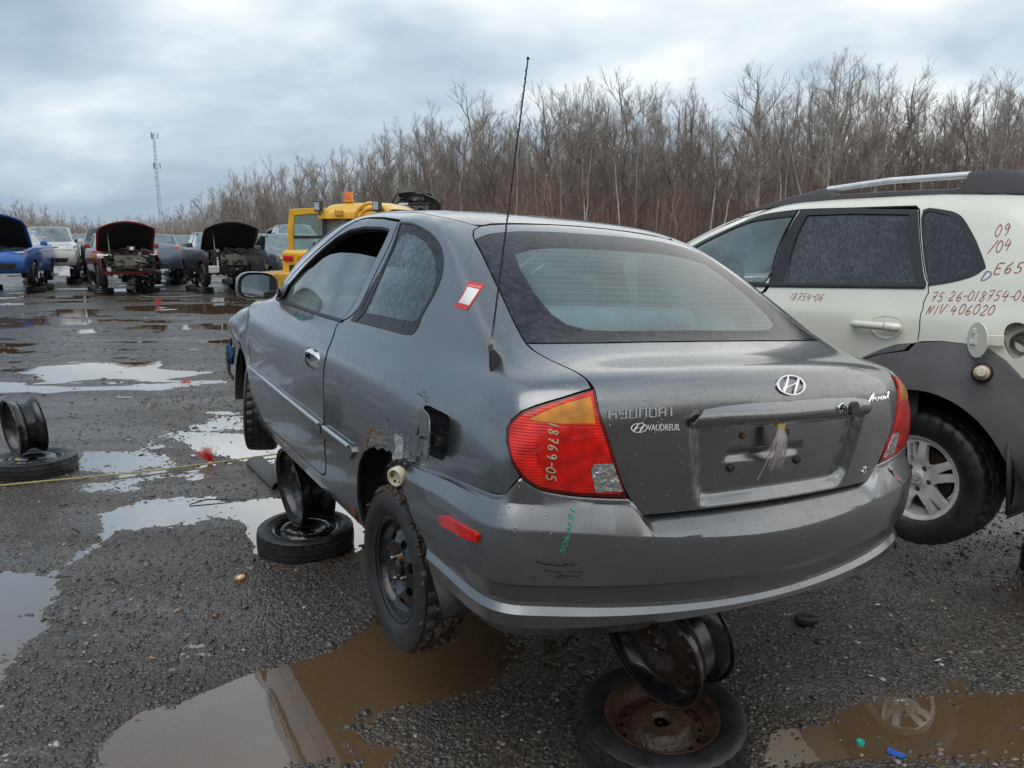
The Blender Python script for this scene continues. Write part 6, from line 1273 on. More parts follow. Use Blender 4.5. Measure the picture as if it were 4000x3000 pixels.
# ---------------------------------------------------------------- pearl and grey suv alongside
SUVR = [
 dict(r=(-.80,.42),rc=(-.62,.74,.42),y=tab([.76,.79,.80,.80,.80,.80,.80,.79,.76,.7]),z=tab([.42]*10),fc=(3.2,.74,.42),f=(3.45,.42)),
 dict(r=(-.88,.58),rc=(-.68,.84,.58),y=tab([.84,.865,.87,.865,.86,.86,.865,.865,.84,.78]),z=tab([.56]*10),fc=(3.2,.80,.56),f=(3.5,.56)),
 dict(r=(-.90,.80),rc=(-.70,.86,.80),y=tab([.86,.89,.90,.895,.89,.89,.89,.89,.87,.80]),z=tab([.78]*10),fc=(3.2,.82,.78),f=(3.5,.78)),
 dict(r=(-.88,1.0),rc=(-.70,.86,1.0),y=tab([.86,.89,.895,.895,.89,.89,.89,.88,.86,.79]),z=tab([1.0]*10),fc=(3.15,.80,.96),f=(3.45,.96)),
 dict(r=(-.85,1.13),rc=(-.68,.845,1.13),y=tab([.84,.87,.88,.885,.885,.885,.88,.87,.84,.77]),z=tab([1.13,1.13,1.13,1.12,1.12,1.12,1.11,1.10,1.08,1.04]),fc=(3.1,.76,1.06),f=(3.4,1.06)),
 dict(r=(-.84,1.18),rc=(-.67,.825,1.18),y=tab([.82,.85,.86,.865,.865,.865,.86,.85,.82,.74]),z=tab([1.19,1.19,1.185,1.18,1.18,1.17,1.16,1.14,1.11,1.08]),fc=(3.0,.68,1.10),f=(3.3,1.10)),
 dict(r=(-.82,1.27),rc=(-.66,.79,1.27),y=tab([.79,.82,.83,.835,.835,.83,.82,.80,.72,.6]),z=tab([1.28,1.28,1.275,1.27,1.265,1.26,1.25,1.23,1.18,1.13]),fc=(2.6,.62,1.17),f=(2.85,1.17)),
 dict(r=(-.81,1.32),rc=(-.65,.775,1.32),y=tab([.77,.80,.81,.815,.815,.81,.80,.76,.6,.5]),z=tab([1.33,1.33,1.33,1.325,1.32,1.315,1.30,1.28,1.25,1.2]),fc=(2.15,.70,1.27),f=(2.4,1.26)),
 dict(r=(-.76,1.48),rc=(-.60,.715,1.48),y=tab([.70,.735,.75,.755,.758,.755,.73,.6,.5,.4]),z=tab([1.49,1.49,1.49,1.48,1.48,1.475,1.46,1.4,1.3,1.2]),fc=(1.80,.67,1.45),f=(2.05,1.45)),
 dict(r=(-.68,1.63),rc=(-.52,.64,1.62),y=tab([.62,.67,.69,.70,.705,.70,.64,.5,.4,.3]),z=tab([1.60,1.61,1.62,1.63,1.635,1.625,1.58,1.4,1.3,1.2]),fc=(1.45,.62,1.60),f=(1.70,1.61)),
 dict(r=(-.60,1.69),rc=(-.44,.56,1.68),y=tab([.55,.58,.61,.63,.64,.63,.5,.4,.4,.3]),z=tab([1.66,1.675,1.69,1.70,1.705,1.695,1.6,1.4,1.3,1.2]),fc=(1.22,.54,1.685),f=(1.45,1.69)),
 dict(r=(-.48,1.725),rc=(-.34,.42,1.72),y=tab([.42,.43,.46,.48,.49,.48,.4,.4,.4,.3]),z=tab([1.7,1.715,1.725,1.735,1.74,1.73,1.7,1.4,1.3,1.2]),fc=(1.1,.40,1.725),f=(1.25,1.73)),
 dict(r=(.0,1.745),rc=(.05,.0,1.745),y=tab([.0]*10),z=tab([1.75]*10),fc=(.8,.0,1.75),f=(.9,1.75)),
]
SUV_T = (2.6621, 4.0640, .2291); SUV_E = (0, R(1.5), R(123.5))
M['pearl'] = paint('pearl_paint', (.80, .785, .685), metal=.05, rough=.32, coat=.8, dirt=.10, dirtcol=(.45, .44, .40), wet=.5)
M['clad'] = simple('grey_cladding', (.19, .185, .19), .40, bump=.08, bscale=400, var=.12, vscale=4, rvar=.08)
M['rail_grey'] = simple('rail_grey', (.075, .07, .072), .6, bump=.2, bscale=500)
S2 = Surf(_sharpen(accent_net(SUVR)), 6); NS2 = S2.ns
suv = thing('suv', 'pearl white suv with grey cladding and tinted windows standing right of the hatchback', 'car', SUV_T, SUV_E)
def b2(name, P, mat, side, parent=None, holes=(), **k): return both(name, P, mat, side, parent=parent or suv, holes=holes, S=S2, **k)
SEAM2 = [(7.31, 9.12), (6.86, 7.8), (6.40, 6.44), (6.23, 5.74), (6.13, 4.8), (6.12, 3.6), (6.13, 3.13)]
FRM = [(11.6, 8.9), (11.1, 9.35), (10.06, 9.48), (8.8, 9.36), (7.43, 9.22), (6.81, 9.04), (6.59, 8.84), (6.40, 8.51), (6.15, 7.9), (5.94, 7.30), (5.95, 7.12), (6.05, 6.75), (6.30, 6.14), (8.36, 6.04), (10.3, 6.08), (11.6, 6.25), (12.3, 7.0), (12.2, 7.8), (12.0, 8.5)]
CLT = [(6.15, 3.15), (5.92, 3.22), (5.69, 3.19), (5.49, 3.12), (5.30, 2.85), (5.12, 2.51)]
for side in (1, -1):
    a1 = arc_loop(S2, 0, .40, .475, R(-28), R(208), 32)          # cladding edge round the rear wheel
    a0 = arc_loop(S2, 0, .40, .40, R(-22), R(202), 32)
    f1 = arc_loop(S2, 2.63, .42, .47, R(-28), R(208), 32); f0 = arc_loop(S2, 2.63, .42, .40, R(-22), R(202), 32)
    ROOF = [(9.6, 10.6), (7.4, 10.35), (6.3, 9.95), (5.0, 9.7), (3.6, 9.5), (3.2, 9.2)]
    QB = catmull([(7.24, 9.08), (6.83, 9.02), (6.58, 8.82), (6.40, 8.49), (6.15, 7.9), (5.95, 7.29), (5.96, 7.12), (6.07, 6.77), (6.34, 6.21), (6.41, 6.50), (6.84, 7.8)], 3)
    # body side behind the rear door
    FU = [S2_ for S2_ in ell(5.20, 3.52, .135, .60, 0, 18)]
    body = [(6.13, 3.13)] + SEAM2[::-1][1:] + FRM[4:13][::1][:0] + [(7.45, 9.35), (7.4, 10.33)] + ROOF[2:] + [(3.0, 8.0), (3.0, 6.2), (3.2, 4.5), (3.3, 3.3), (4.2, 2.9), (4.95, 2.55)] + CLT[::-1]
    b2('rear_side_panel', body, M['pearl'], side, holes=[QB] + ([FU] if side > 0 else []), gap=.002, depth=.012, edge_mat=M['trim'])
    b2('roof_side', [(7.35, 9.35), (8.8, 9.42), (10.06, 9.54), (11.1, 9.42), (11.7, 8.95), (12.1, 8.5), (12.3, 7.8), (12.45, 7.05), (12.9, 7.2), (12.9, 8.2), (12.8, 9.0), (12.3, 9.8), (11.2, 10.4), (9.6, 10.62), (7.38, 10.35)], M['pearl'], side, gap=.001, depth=.01)
    rd = b2('rear_door', [(10.06, 9.45), (8.8, 9.33), (7.33, 9.14)] + SEAM2[1:] + [(6.50, 2.75), (6.9, 2.3), (7.1, 1.4), (8.3, 1.2), (8.15, 3.2), (8.1, 5.62), (8.28, 6.12), (9.2, 7.8)], M['pearl'], side, holes=[[(9.64, 9.13), (8.5, 9.08), (7.40, 8.94), (6.94, 7.7), (6.50, 6.43), (7.3, 6.34), (8.17, 6.30), (8.9, 7.7)]], gap=.003, depth=.015, edge_mat=M['trim'])
    fd = b2('front_door', [(10.1, 9.46), (9.23, 7.8), (8.32, 6.12), (8.14, 5.62), (8.19, 3.2), (8.34, 1.2), (10.9, 1.2), (11.1, 3.2), (11.2, 6.0), (11.7, 6.3), (12.25, 7.0), (12.15, 7.8), (11.95, 8.5), (11.55, 8.9), (11.05, 9.33)], M['pearl'], side, holes=[[(9.95, 9.13), (9.1, 7.7), (8.50, 6.36), (10.2, 6.36), (11.3, 6.45), (11.95, 7.1), (11.9, 7.8), (11.7, 8.35), (11.3, 8.8), (10.9, 9.05)]], gap=.003, depth=.015, edge_mat=M['trim'])
    # black window frames and glass
    b2('door_frame_trim', [(10.02, 9.45), (8.8, 9.33), (7.34, 9.13), (6.87, 7.8), (6.42, 6.44), (6.34, 6.08), (8.26, 6.02), (9.2, 7.8)], M['trim'], side, parent=rd, holes=[[(9.60, 9.10), (8.5, 9.05), (7.42, 8.91), (6.96, 7.7), (6.52, 6.46), (7.3, 6.37), (8.19, 6.33), (8.9, 7.7)]], gap=.001, depth=.006, off=.003)
    b2('door_window', [(9.64, 9.13), (8.5, 9.08), (7.40, 8.94), (6.94, 7.7), (6.50, 6.43), (7.3, 6.34), (8.17, 6.30), (8.9, 7.7)], M['tint_glass'], side, parent=rd, gap=0, depth=0, off=-.006)
    b2('door_frame_trim', [(10.08, 9.44), (9.24, 7.8), (8.34, 6.05), (10.3, 6.08), (11.5, 6.25), (12.2, 7.0), (12.1, 7.8), (11.9, 8.5), (11.5, 8.88), (11.03, 9.30)], M['trim'], side, parent=fd, holes=[[(9.93, 9.10), (9.12, 7.7), (8.54, 6.39), (10.2, 6.39), (11.25, 6.48), (11.9, 7.1), (11.85, 7.8), (11.66, 8.33), (11.28, 8.77), (10.88, 9.02)]], gap=.001, depth=.006, off=.003)
    b2('door_window', [(9.95, 9.13), (9.1, 7.7), (8.50, 6.36), (10.2, 6.36), (11.3, 6.45), (11.95, 7.1), (11.9, 7.8), (11.7, 8.35), (11.3, 8.8), (10.9, 9.05)], M['glass'], side, parent=fd, gap=0, depth=0, off=-.006)
    QO = [(7.24, 9.10), (6.83, 9.04), (6.58, 8.84), (6.40, 8.51), (6.15, 7.9), (5.94, 7.30), (5.95, 7.12), (6.06, 6.76), (6.33, 6.18), (6.40, 6.50), (6.83, 7.8)]; QI = [(7.17, 8.95), (6.83, 8.87), (6.65, 8.72), (6.47, 8.40), (6.22, 7.8), (6.02, 7.30), (6.04, 7.16), (6.14, 6.93), (6.37, 6.52), (6.46, 6.65), (6.84, 7.8)]
    QO = catmull(QO, 3); QI = catmull(QI, 3)
    b2('quarter_trim', QO, M['trim'], side, holes=[QI], gap=.001, depth=.006, off=.003)
    b2('quarter_window', QI, M['tint_glass'], side, gap=0, depth=0, off=-.002)
    strip('belt_moulding', S2, [(a if side > 0 else NS2 - a, b) for a, b in [(6.36, 6.15), (8.3, 6.08), (10.6, 6.12), (11.3, 6.25)]], .022, M['trim'], suv, off=.004, thick=.005)
    # cladding: flare round the wheel, sill, door corner piece
    b2('wheel_flare', [(6.13, 3.13)] + CLT[1:] + [(4.95, 2.5), (4.7, 1.9), (4.55, 1.1)] + a0[::-1] + [(7.05, .9), (7.08, 1.4), (6.88, 2.3), (6.46, 2.75), (6.2, 2.9)], M['clad'], side, gap=.001, depth=.02, off=.012)
    b2('door_cladding', [(6.18, 3.10), (6.30, 3.05), (6.46, 2.86), (6.62, 2.64), (6.80, 2.25), (6.92, 2.25), (7.08, 1.4), (8.2, 1.25), (8.2, 1.7), (7.3, 1.9), (7.0, 2.1), (6.7, 2.52), (6.50, 2.74), (6.24, 2.92)], M['clad'], side, parent=rd, gap=.001, depth=.014, off=.010)
    b2('sill_cladding', [(7.1, 1.15), (10.9, 1.15), (10.9, .25), (7.15, .25)], M['clad'], side, gap=.001, depth=.02, off=.008)
    # rear bumper side and front parts
    b2('rear_bumper', [(4.9, 2.46), (4.2, 2.85), (3.3, 3.2), (2.5, 3.3), (0, 3.3), (0, .6), (2.5, .6), (3.6, .6), (4.4, .9), (4.55, 1.3), (4.75, 1.95)], M['clad'], side, gap=.004, depth=.015, off=.010)
    b2('front_fender', [(10.95, 1.4), (11.15, 3.2), (11.25, 5.95), (12.2, 6.1), (13.2, 5.6), (13.6, 5.0), (13.7, 3.2), (13.5, 2.4)] + f1[::-1][2:-2], M['pearl'], side, gap=.003, depth=.012)
    b2('wheel_flare', [(10.92, .9)] + [(10.95, 1.4)] + f1[2:-2][::1][::-1][::-1][::-1] + [(13.6, 2.0), (13.6, .8)] + f0 + [(10.95, .7)] if False else [(11.0, .8), (11.0, 2.2), (11.6, 3.0), (12.4, 3.1), (13.2, 2.8), (13.6, 2.0), (13.6, .8)] + f0[::1], M['clad'], side, gap=.001, depth=.02, off=.010)
    b2('front_bumper', [(13.65, 3.1), (15.0, 3.0), (17, 3.0), (17, .4), (15, .4), (13.7, .6)], M['clad'], side, gap=.002, depth=.01)
    b2('headlight', [(13.6, 5.0), (14.6, 4.9), (15.0, 4.2), (14.9, 3.2), (13.8, 3.2)], M['clear_lens'], side, gap=.002, depth=.02)
    # door handle in its scalloped bowl
    hs = [(6.43 + .165 * math.cos(a), 3.66 + .50 * math.sin(a)) for a in np.linspace(0, 2 * PI, 20)[:-1]]
    b2('handle_bowl', hs, M['pearl'], side, parent=rd, gap=0, depth=0, off=.0035, step=(.05, .1), disp=lambda V, X: -.012 * np.clip(1 - ((V[:, 0] - (6.43 if side > 0 else NS2 - 6.43)) / .165) ** 2 - ((V[:, 1] - 3.66) / .5) ** 2, 0, 1) * 1.0)
    yh = .905 * side; mb = MB(); mb.tube([(.345, yh - side * .012, 1.090), (.335, yh + side * .022, 1.090), (.30, yh + side * .032, 1.090), (.20, yh + side * .032, 1.089), (.165, yh + side * .030, 1.088)], [.014, .017, .019, .019, .019], 14); mb.build('door_handle', M['pearl'], rd)
    mb = MB(); mb.tube([(.160, yh + side * .028, 1.088), (.125, yh + side * .026, 1.087), (.105, yh + side * .006, 1.086)], [.021, .022, .018], 14); mb.build('lock_cover', M['pearl'], rd)
    # roof rails
    mb = MB(); yr = side * .585
    def zr(x): return float(np.interp(x, [-.35, 0, .5, 1.0, 1.3], [1.690, 1.715, 1.738, 1.728, 1.700]))
    rows = []
    for x, h, wd in ((1.34, .004, .02), (1.18, .022, .025), (.95, .046, .028), (.76, .070, .030), (.70, .052, .024), (.68, .026, .024), (.4, .024, .024), (.1, .026, .024), (.03, .030, .024), (.0, .098, .030), (-.10, .112, .036), (-.22, .105, .036), (-.32, .070, .032), (-.40, .030, .028), (-.46, .004, .02)):
        z = zr(x) - .012; rows.append([(x, yr - wd, z), (x, yr - wd * .8, z + h * .8), (x, yr - wd * .3, z + h), (x, yr + wd * .3, z + h), (x, yr + wd * .8, z + h * .8), (x, yr + wd, z)])
    mb.grid(rows); mb.build('roof_rail', M['rail_grey'], suv, ang=45)
    mb = MB(); mb.tube([(.75, yr, zr(.75) + .048), (.4, yr, zr(.4) + .064), (.0, yr, zr(0) + .075)], .0155, 12); mb.build('rail_tube', M['alloy'], suv)
hp2 = [(11.7, 6.2), (12.3, 6.15), (13.2, 5.65), (14.6, 5.2), (17, 5.1)]
panel('bonnet', S2, hp2 + [(34 - a, b) for a, b in hp2[:-1][::-1]] + [(21.5, 6.9), (17, 7.0), (12.5, 6.9)], M['pearl'], suv, gap=.003, depth=.012)
WS2 = [(13.0, 7.1), (12.95, 8.2), (12.9, 9.0), (13.2, 9.6), (15, 9.7), (17, 9.7)]
panel('windscreen', S2, WS2 + [(34 - a, b) for a, b in WS2[:-1][::-1]], M['glass'], suv, gap=0, depth=0)
sr2 = sorted([(0, 9.5), (3.6, 9.55), (5.0, 9.75), (6.3, 9.98), (7.4, 10.38), (9.6, 10.65), (11.2, 10.45), (12.3, 9.85), (13.2, 9.65), (17, 9.75)]); rows = []
for v in np.linspace(0, 1, 8):
    rows.append([(s, (lambda t0: t0 + (S2.nt - 1.01 - t0) * v)(float(np.interp(s if s <= 17 else 34 - s, [p[0] for p in sr2], [p[1] for p in sr2])))) for s in np.arange(0, 34, .5)])
A_ = np.array(rows); X = S2.pos(A_[..., 0], A_[..., 1]); mb = MB(); mb.grid([[tuple(p) for p in r] for r in X], closed_u=True); mb.build('roof_panel', M['pearl'], suv, ang=60)
tg = [(3.0, 9.3), (3.0, 6.2), (3.2, 4.5), (3.25, 3.35)]
tailg = panel('tailgate', S2, [(0, 9.5)] + tg + [(0, 3.35)] + [(-a, b) for a, b in tg[::-1]], M['pearl'], suv, holes=[[(2.6, 9.0), (2.6, 6.8), (0, 6.6), (-2.6, 6.8), (-2.6, 9.0), (0, 9.1)]], gap=.004, depth=.015)
panel('rear_window', S2, [(2.6, 9.0), (2.6, 6.8), (0, 6.6), (-2.6, 6.8), (-2.6, 9.0), (0, 9.1)], M['tint_glass'], tailg, gap=0, depth=0)
# fuel pocket, open flap, hanging cap
panel('filler_pocket', S2, ell(5.20, 3.52, .15, .63, 0, 18), M['pearl'], suv, gap=-.004, depth=-.06, off=-.06, step=(.05, .15))
fx = float(S2.pos(5.34, 3.4)[0]); mb = MB(); mb.lathe([(.001, 0), (.035, 0), (.040, .006), (.045, .02), (.050, .02), (.055, -.02)], 20, 'y', (-.395, .815, 1.045)); mb.build('filler_neck', M['steel'], suv)
mb = MB(); cfl = Vector((-.262, .935, 1.058)); uu = Vector((-.88, .47, 0)).normalized(); nn_ = Vector((.47, .88, 0))
mb.prism([(.052 * math.cos(a) * 1.0, .078 * math.sin(a)) for a in np.linspace(0, 2 * PI, 26)[:-1]], -.003, .003, f=lambda a, b, c: tuple(cfl + uu * a * 1.25 + Vector((0, 0, 1)) * b + nn_ * c)); fl2 = mb.build('fuel_flap', M['pearl'], suv, bevel=.0015)
mb = MB(); mb.box((-.30, .915, 1.058), (.11, .010, .045), rot=(0, 0, R(25))); mb.box((-.262, .925, 1.095), (.05, .02, .022)); mb.box((-.255, .925, 1.045), (.055, .018, .018)); mb.build('flap_hinge', M['pearl'], fl2, bevel=.002)
for k in range(5): mb = MB(); mb.box((-.262 - .001 * k, .926, 1.022 - .010 * k), (.045 - .004 * k, .006, .003)); mb.build('flap_rib', M['pearl'], fl2)
mb = MB(); mb.tube([(-.275, .925, 1.085), (-.268, .935, 1.0), (-.272, .94, .945)], .0022, 5); mb.build('cap_cord', M['trim'], suv)
mb = MB(); mb.lathe([(.001, -.012), (.040, -.010), (.043, -.002), (.036, .008), (.030, .009)], 24, 'y'); cp2 = mb.build('fuel_cap', M['trim'], suv); cp2.location = (-.282, .915, .915); cp2.rotation_euler = (R(10), 0, R(20))
mb = MB(); mb.lathe([(.033, .004), (.034, .010), (.030, .014)], 24, 'y'); mb.build('cap_seal', simple('orange_seal', (.35, .12, .05), .5), cp2)
mb = MB(); mb.lathe([(.030, .008), (.030, .018), (.022, .026), (.021, .042), (.018, .046), (.001, .047)], 24, 'y'); mb.build('cap_neck', M['cream'], cp2)
# writing on the panels
def w2(text, p0, p1, h, mat, total, width=.085, slant=.25, seed=1):
    f, L, _ = on_surf(*p0, *p1, h, .0012, S2); mb = MB(); k = sum(.72 if c in '1I.:-' else 1 for c in text); xs = total / (k * h * .80)
    write(mb, text, lambda a, b, w_: f(a * xs, b, w_), h=h, width=width, slant=slant, adv=.80, thick=.0005, jitter=.06, seed=seed); return mb.build('marker_writing', mat, suv)
w2('18754-06', (7.60, 5.06), (7.20, 5.12), .040, M['redpen'], .215, seed=2)
w2('75.26-018754-06', (6.12, 5.28), (5.15, 5.46), .044, M['redpen'], .40, seed=3)
w2('NIV:406020', (6.08, 4.42), (5.37, 4.56), .046, M['redpen'], .29, seed=4)
w2('09', (5.96, 8.06), (5.80, 8.10), .052, M['redpen'], .062, seed=5); w2('/04', (5.98, 7.64), (5.7, 7.72), .052, M['redpen'], .095, seed=6)
w2('E650', (5.80, 7.02), (5.4, 7.08), .050, M['redpen'], .16, seed=7); w2('D', (5.88, 6.66), (5.7, 6.68), .042, M['bluepen'], .045, seed=8)
# alloy wheel
def alloy_wheel():
    t = tyre_mesh('tyre', .334, .235, .205, 96, True, 3, 2); o = t.build('wheel', M['tyre'], suv, ang=30); me = o.data; me.materials.append(M['tyre_mud'])
    for p in me.polygons:
        if p.center.y < .06 and math.hypot(p.center.x, p.center.z) > .315: p.material_index = 1
    mb = MB(); rim_barrel(mb, .196, .19, 64)
    zf = lerp_prof([(0, .085), (.035, .085), (.045, .078), (.07, .076), (.10, .086), (.16, .084), (.185, .080), (.196, .078)])
    H = []
    for k in range(5):
        a = 2 * PI * k / 5 + PI / 2
        # wide opening between the pairs
        b = a + PI / 5; H.append([(r * math.cos(b + s), r * math.sin(b + s)) for r, s in ((.082, 0), (.100, -.17), (.14, -.30), (.180, -.345), (.183, -.17), (.184, 0), (.183, .17), (.180, .345), (.14, .30), (.100, .17))])
        H.append([(r * math.cos(a + s), r * math.sin(a + s)) for r, s in ((.105, 0), (.14, -.055), (.180, -.075), (.180, .075), (.14, .055))])
        H.append(ell(.057 * math.cos(b), .057 * math.sin(b), .013, .013, 0, 10))
    disc_plate(mb, .194, zf, H, 0, .030, 80, .016); r = mb.build('alloy_rim', M['alloy'], o, ang=35)
    mb = MB(); mb.lathe([(.034, .082), (.032, .088), (.001, .090)], 28, 'y'); cpc = mb.build('centre_cap', M['alloy'], r)
    emblem('cap_emblem', M['chrome'], r, lambda a, b, w_: (-a, .0895 + w_, b), .024, .013, .0015)
    for k in range(5):
        b = 2 * PI * k / 5 + PI / 2 + PI / 5; mb = MB(); mb.lathe([(.001, .078), (.007, .076), (.0085, .060), (.0085, .035)], 6, 'y', (.057 * math.cos(b), 0, .057 * math.sin(b))); mb.build('wheel_nut', M['steel'], r)
    mb = MB(); mb.lathe([(.001, .02), (.14, .02), (.145, .0), (.10, -.02)], 32, 'y'); mb.build('brake_drum', M['rim_rust'], r)
    return o
W2 = alloy_wheel(); W2.location = (.04, .705, .348); W2.rotation_euler = (0, R(4), 0)
mb = MB(); write(mb, '18754-06', lambda a, b, w_: (.012 + b, .0885 + w_, .178 - a), h=.017, width=.12, adv=.72, thick=.0008); mb.build('marker_writing', M['blackpen'], W2)
for x, sgn in ((0, -1), (2.63, 1), (2.63, -1)):
    c = copy_tree(W2, suv); c.location = (x, .705 * sgn, .344 if x < 1 else .36); c.rotation_euler = (0, R(30), 0 if sgn > 0 else PI)
for sgn in (1, -1):
    for xc in (0, 2.63):
        mb = MB(); mb.grid([[(xc + .43 * math.cos(a), sgn * y, .42 + .43 * math.sin(a)) for y in (.50, .70, .86)] for a in np.linspace(R(-20), R(200), 20)]); mb.add([(xc + .43 * math.cos(a), sgn * .50, .42 + .43 * math.sin(a)) for a in np.linspace(R(-20), R(200), 20)], [tuple(range(20))]); mb.build('wheel_housing', M['under'], suv)
    mb = MB(); mb.grid([[(-.40 - .02 * q, sgn * y, .62 - .32 * q) for y in (.66, .78, .885)] for q in (0, .5, 1)]); o = mb.build('mud_flap', M['trim'], suv); o.modifiers.new('s', 'SOLIDIFY').thickness = .008
mb = MB(); mb.box((1.3, 0, .50), (1.8, 1.5, .14)); mb.box((-.5, 0, .60), (.6, 1.2, .25)); mb.box((2.7, 0, .7), (1.0, 1.0, .4)); mb.tube([(0, .6, .36), (0, -.6, .36)], .04, 8); mb.build('floor_pan', M['under'], suv, bevel=.01)
# suv interior
for y in (.37, -.37):
    for x, nm in ((1.22, 'front_seat'), (.35, 'rear_seat')):
        mb = MB(); mb.box((x, y, .92), (.5, .50, .14)); mb.box((x - .30, y, 1.22), (.13, .48, .62), rot=(0, R(-16), 0), taper=.85); o = mb.build(nm, M['seat_dark'], suv, bevel=.04, seg=3); mb = MB(); mb.box((x - .40, y, 1.60), (.09, .24, .16), rot=(0, R(-12), 0)); mb.build('headrest', M['seat_dark'], o, bevel=.03, seg=3)
mb = MB(); mb.box((2.0, 0, 1.16), (.35, 1.4, .2), taper=.8); mb.build('dashboard', M['dash'], suv, bevel=.04)
sw2 = so_.copy(); link(sw2, suv); sw2.location = (1.68, .37, 1.24)
mb = MB(); mb.box((1.58, 0, 1.545), (.03, .26, .075)); mb.tube([(1.6, 0, 1.57), (1.63, 0, 1.62)], .01, 6); mb.build('rear_view_mirror', M['trim'], suv, bevel=.015)
mb = MB(); mb.grid([[(x, y, 1.665) for y in (-.5, 0, .5)] for x in (-.3, .4, 1.1)]); mb.build('headliner', M['liner'], suv)
for y in (.80, -.80): mb = MB(); mb.box((1.0, y, .90), (1.9, .03, .62)); mb.build('door_card', M['dash'], suv, bevel=.01)
# ---------------------------------------------------------------- wheels used as stands
def lying_wheel(label, loc, rot, tr=.29, tw=.165, rb=.185, tyre='tyre', disc='black', group=None, seed=0, style='holes', ribs=3):
    t = thing('spare_wheel', label, 'wheel', loc, rot, group)
    tm = tyre_mesh('tyre', tr, tw, rb, 96, True, ribs, seed); o = tm.build('tyre', M[tyre], t, ang=30); o.rotation_euler = (R(90), 0, 0); o.location = (0, 0, tw / 2)
    mb = MB(); rim_barrel(mb, rb - .010, tw * .84, 56)
    if style == 'holes': steel_disc(mb, .028, rb - .033, 10, hole=(.009, .013), hr=rb - .068)
    elif style == 'spare':
        zf = lerp_prof([(0, .045), (.032, .045), (.045, .030), (.075, .038), (rb * .62, .062), (rb * .75, .058), (rb - .03, .030)]); H = [ell(0, 0, .03, .03, 0, 18)] + [ell(.052 * math.cos(a), .052 * math.sin(a), .008, .008, 0, 10) for a in (0, PI / 2, PI, -PI / 2)] + [ell((rb - .05) * math.cos(2 * PI * k / 12), (rb - .05) * math.sin(2 * PI * k / 12), .006, .006, 0, 8) for k in range(12)]
        disc_plate(mb, rb - .026, zf, H, step=.011)
    elif style == 'perf':
        zf = lerp_prof([(0, .030), (.03, .030), (.036, .042), (.088, .046), (.104, .030), (.115, .012), (.150, .008), (.158, -.002)]); H = [ell(0, 0, .026, .026, 0, 18)] + [ell(.132 * math.cos(2 * PI * k / 16), .132 * math.sin(2 * PI * k / 16), .0075, .0105, 2 * PI * k / 16, 10) for k in range(16)]
        disc_plate(mb, rb - .030, zf, H, step=.009)
    rm_ = mb.build('rim', M[disc], t, ang=35); rm_.rotation_euler = (R(90), 0, 0); rm_.location = (0, 0, tw / 2); return t
def standing_rim(label, loc, heading, lean=0, r=.190, W=.165, disc='black_steel', barrel=None, group=None, face=1, style='holes', roll=0):
    t = thing('bare_rim', label, 'rim', loc, (0, 0, heading), group)
    mb = MB(); rim_barrel(mb, r, W, 72); b = mb.build('barrel', M[barrel or disc], t, ang=35); b.rotation_euler = (lean, roll, 0)
    mb = MB()
    if style == 'holes': steel_disc(mb, .030, r - .022, 10, hole=(.012, .016), hr=r - .075)
    elif style == 'slots': steel_disc(mb, .035, r - .022, 14, hole=(.013, .010), hr=r - .06, lug=5, lr=.055)
    d = mb.build('disc', M[disc], t, ang=35); d.rotation_euler = (lean, roll, 0)
    mb = MB(); rr = r + .009; mb.lathe([(rr, W / 2 - .003), (rr + .0035, W / 2), (rr + .002, W / 2 + .002), (rr - .004, W / 2 - .001)], 72, 'y', closed=True); mb.lathe([(rr, -W / 2 + .003), (rr + .0035, -W / 2), (rr + .002, -W / 2 - .002), (rr - .004, -W / 2 + .001)], 72, 'y', closed=True); e = mb.build('rim_edge', M['rim_rust'], t); e.rotation_euler = (lean, roll, 0)
    return t
# under the boot
lying_wheel('wheel with worn tyre and rusty perforated disc lying flat in the foreground under the bumper', (.51, 2.42, -.012), (R(4.5), R(-2), R(15)), .288, .165, .192, 'tyre', 'rim_rust', style='perf', seed=4)
standing_rim('rusty bare wheel rim standing on the foreground wheel, jammed under the rear bumper', (.545, 2.52, .352), R(124), lean=R(-13), r=.203, W=.175, disc='rim_rust', barrel='black_steel', style='slots', roll=.3)
# under the sill
lying_wheel('black wheel lying flat in a puddle under the middle of the grey hatchback', (-1.17, 4.20, -.012), (R(1.5), R(2.5), R(-30)), .268, .150, .182, 'tyre', 'black_steel', style='spare', seed=6)
standing_rim('glossy black bare rim standing on the puddle wheel and carrying the sill of the hatchback', (-1.17, 4.24, .362), R(123), lean=R(-4), r=.212, W=.185, disc='black_steel', style='holes')
# on the right under the far side and the suv: what shows between the wheels
lying_wheel('black wheel lying flat in the shadow under the light suv', (1.85, 4.9, -.01), (0, 0, 0), .30, .17, .19, 'tyre', 'black_steel', style='holes', seed=8)
standing_rim('bare black rim standing in the shadow under the light suv', (1.85, 4.9, .36), R(100), r=.195, W=.17)
lying_wheel('black wheel lying flat in the shadow behind the suv rear wheel', (2.95, 3.75, -.01), (0, 0, R(40)), .30, .17, .19, 'tyre', 'black_steel', style='holes', seed=9)
standing_rim('bare black rim standing behind the suv rear wheel', (2.95, 3.75, .36), R(100), r=.195, W=.17)
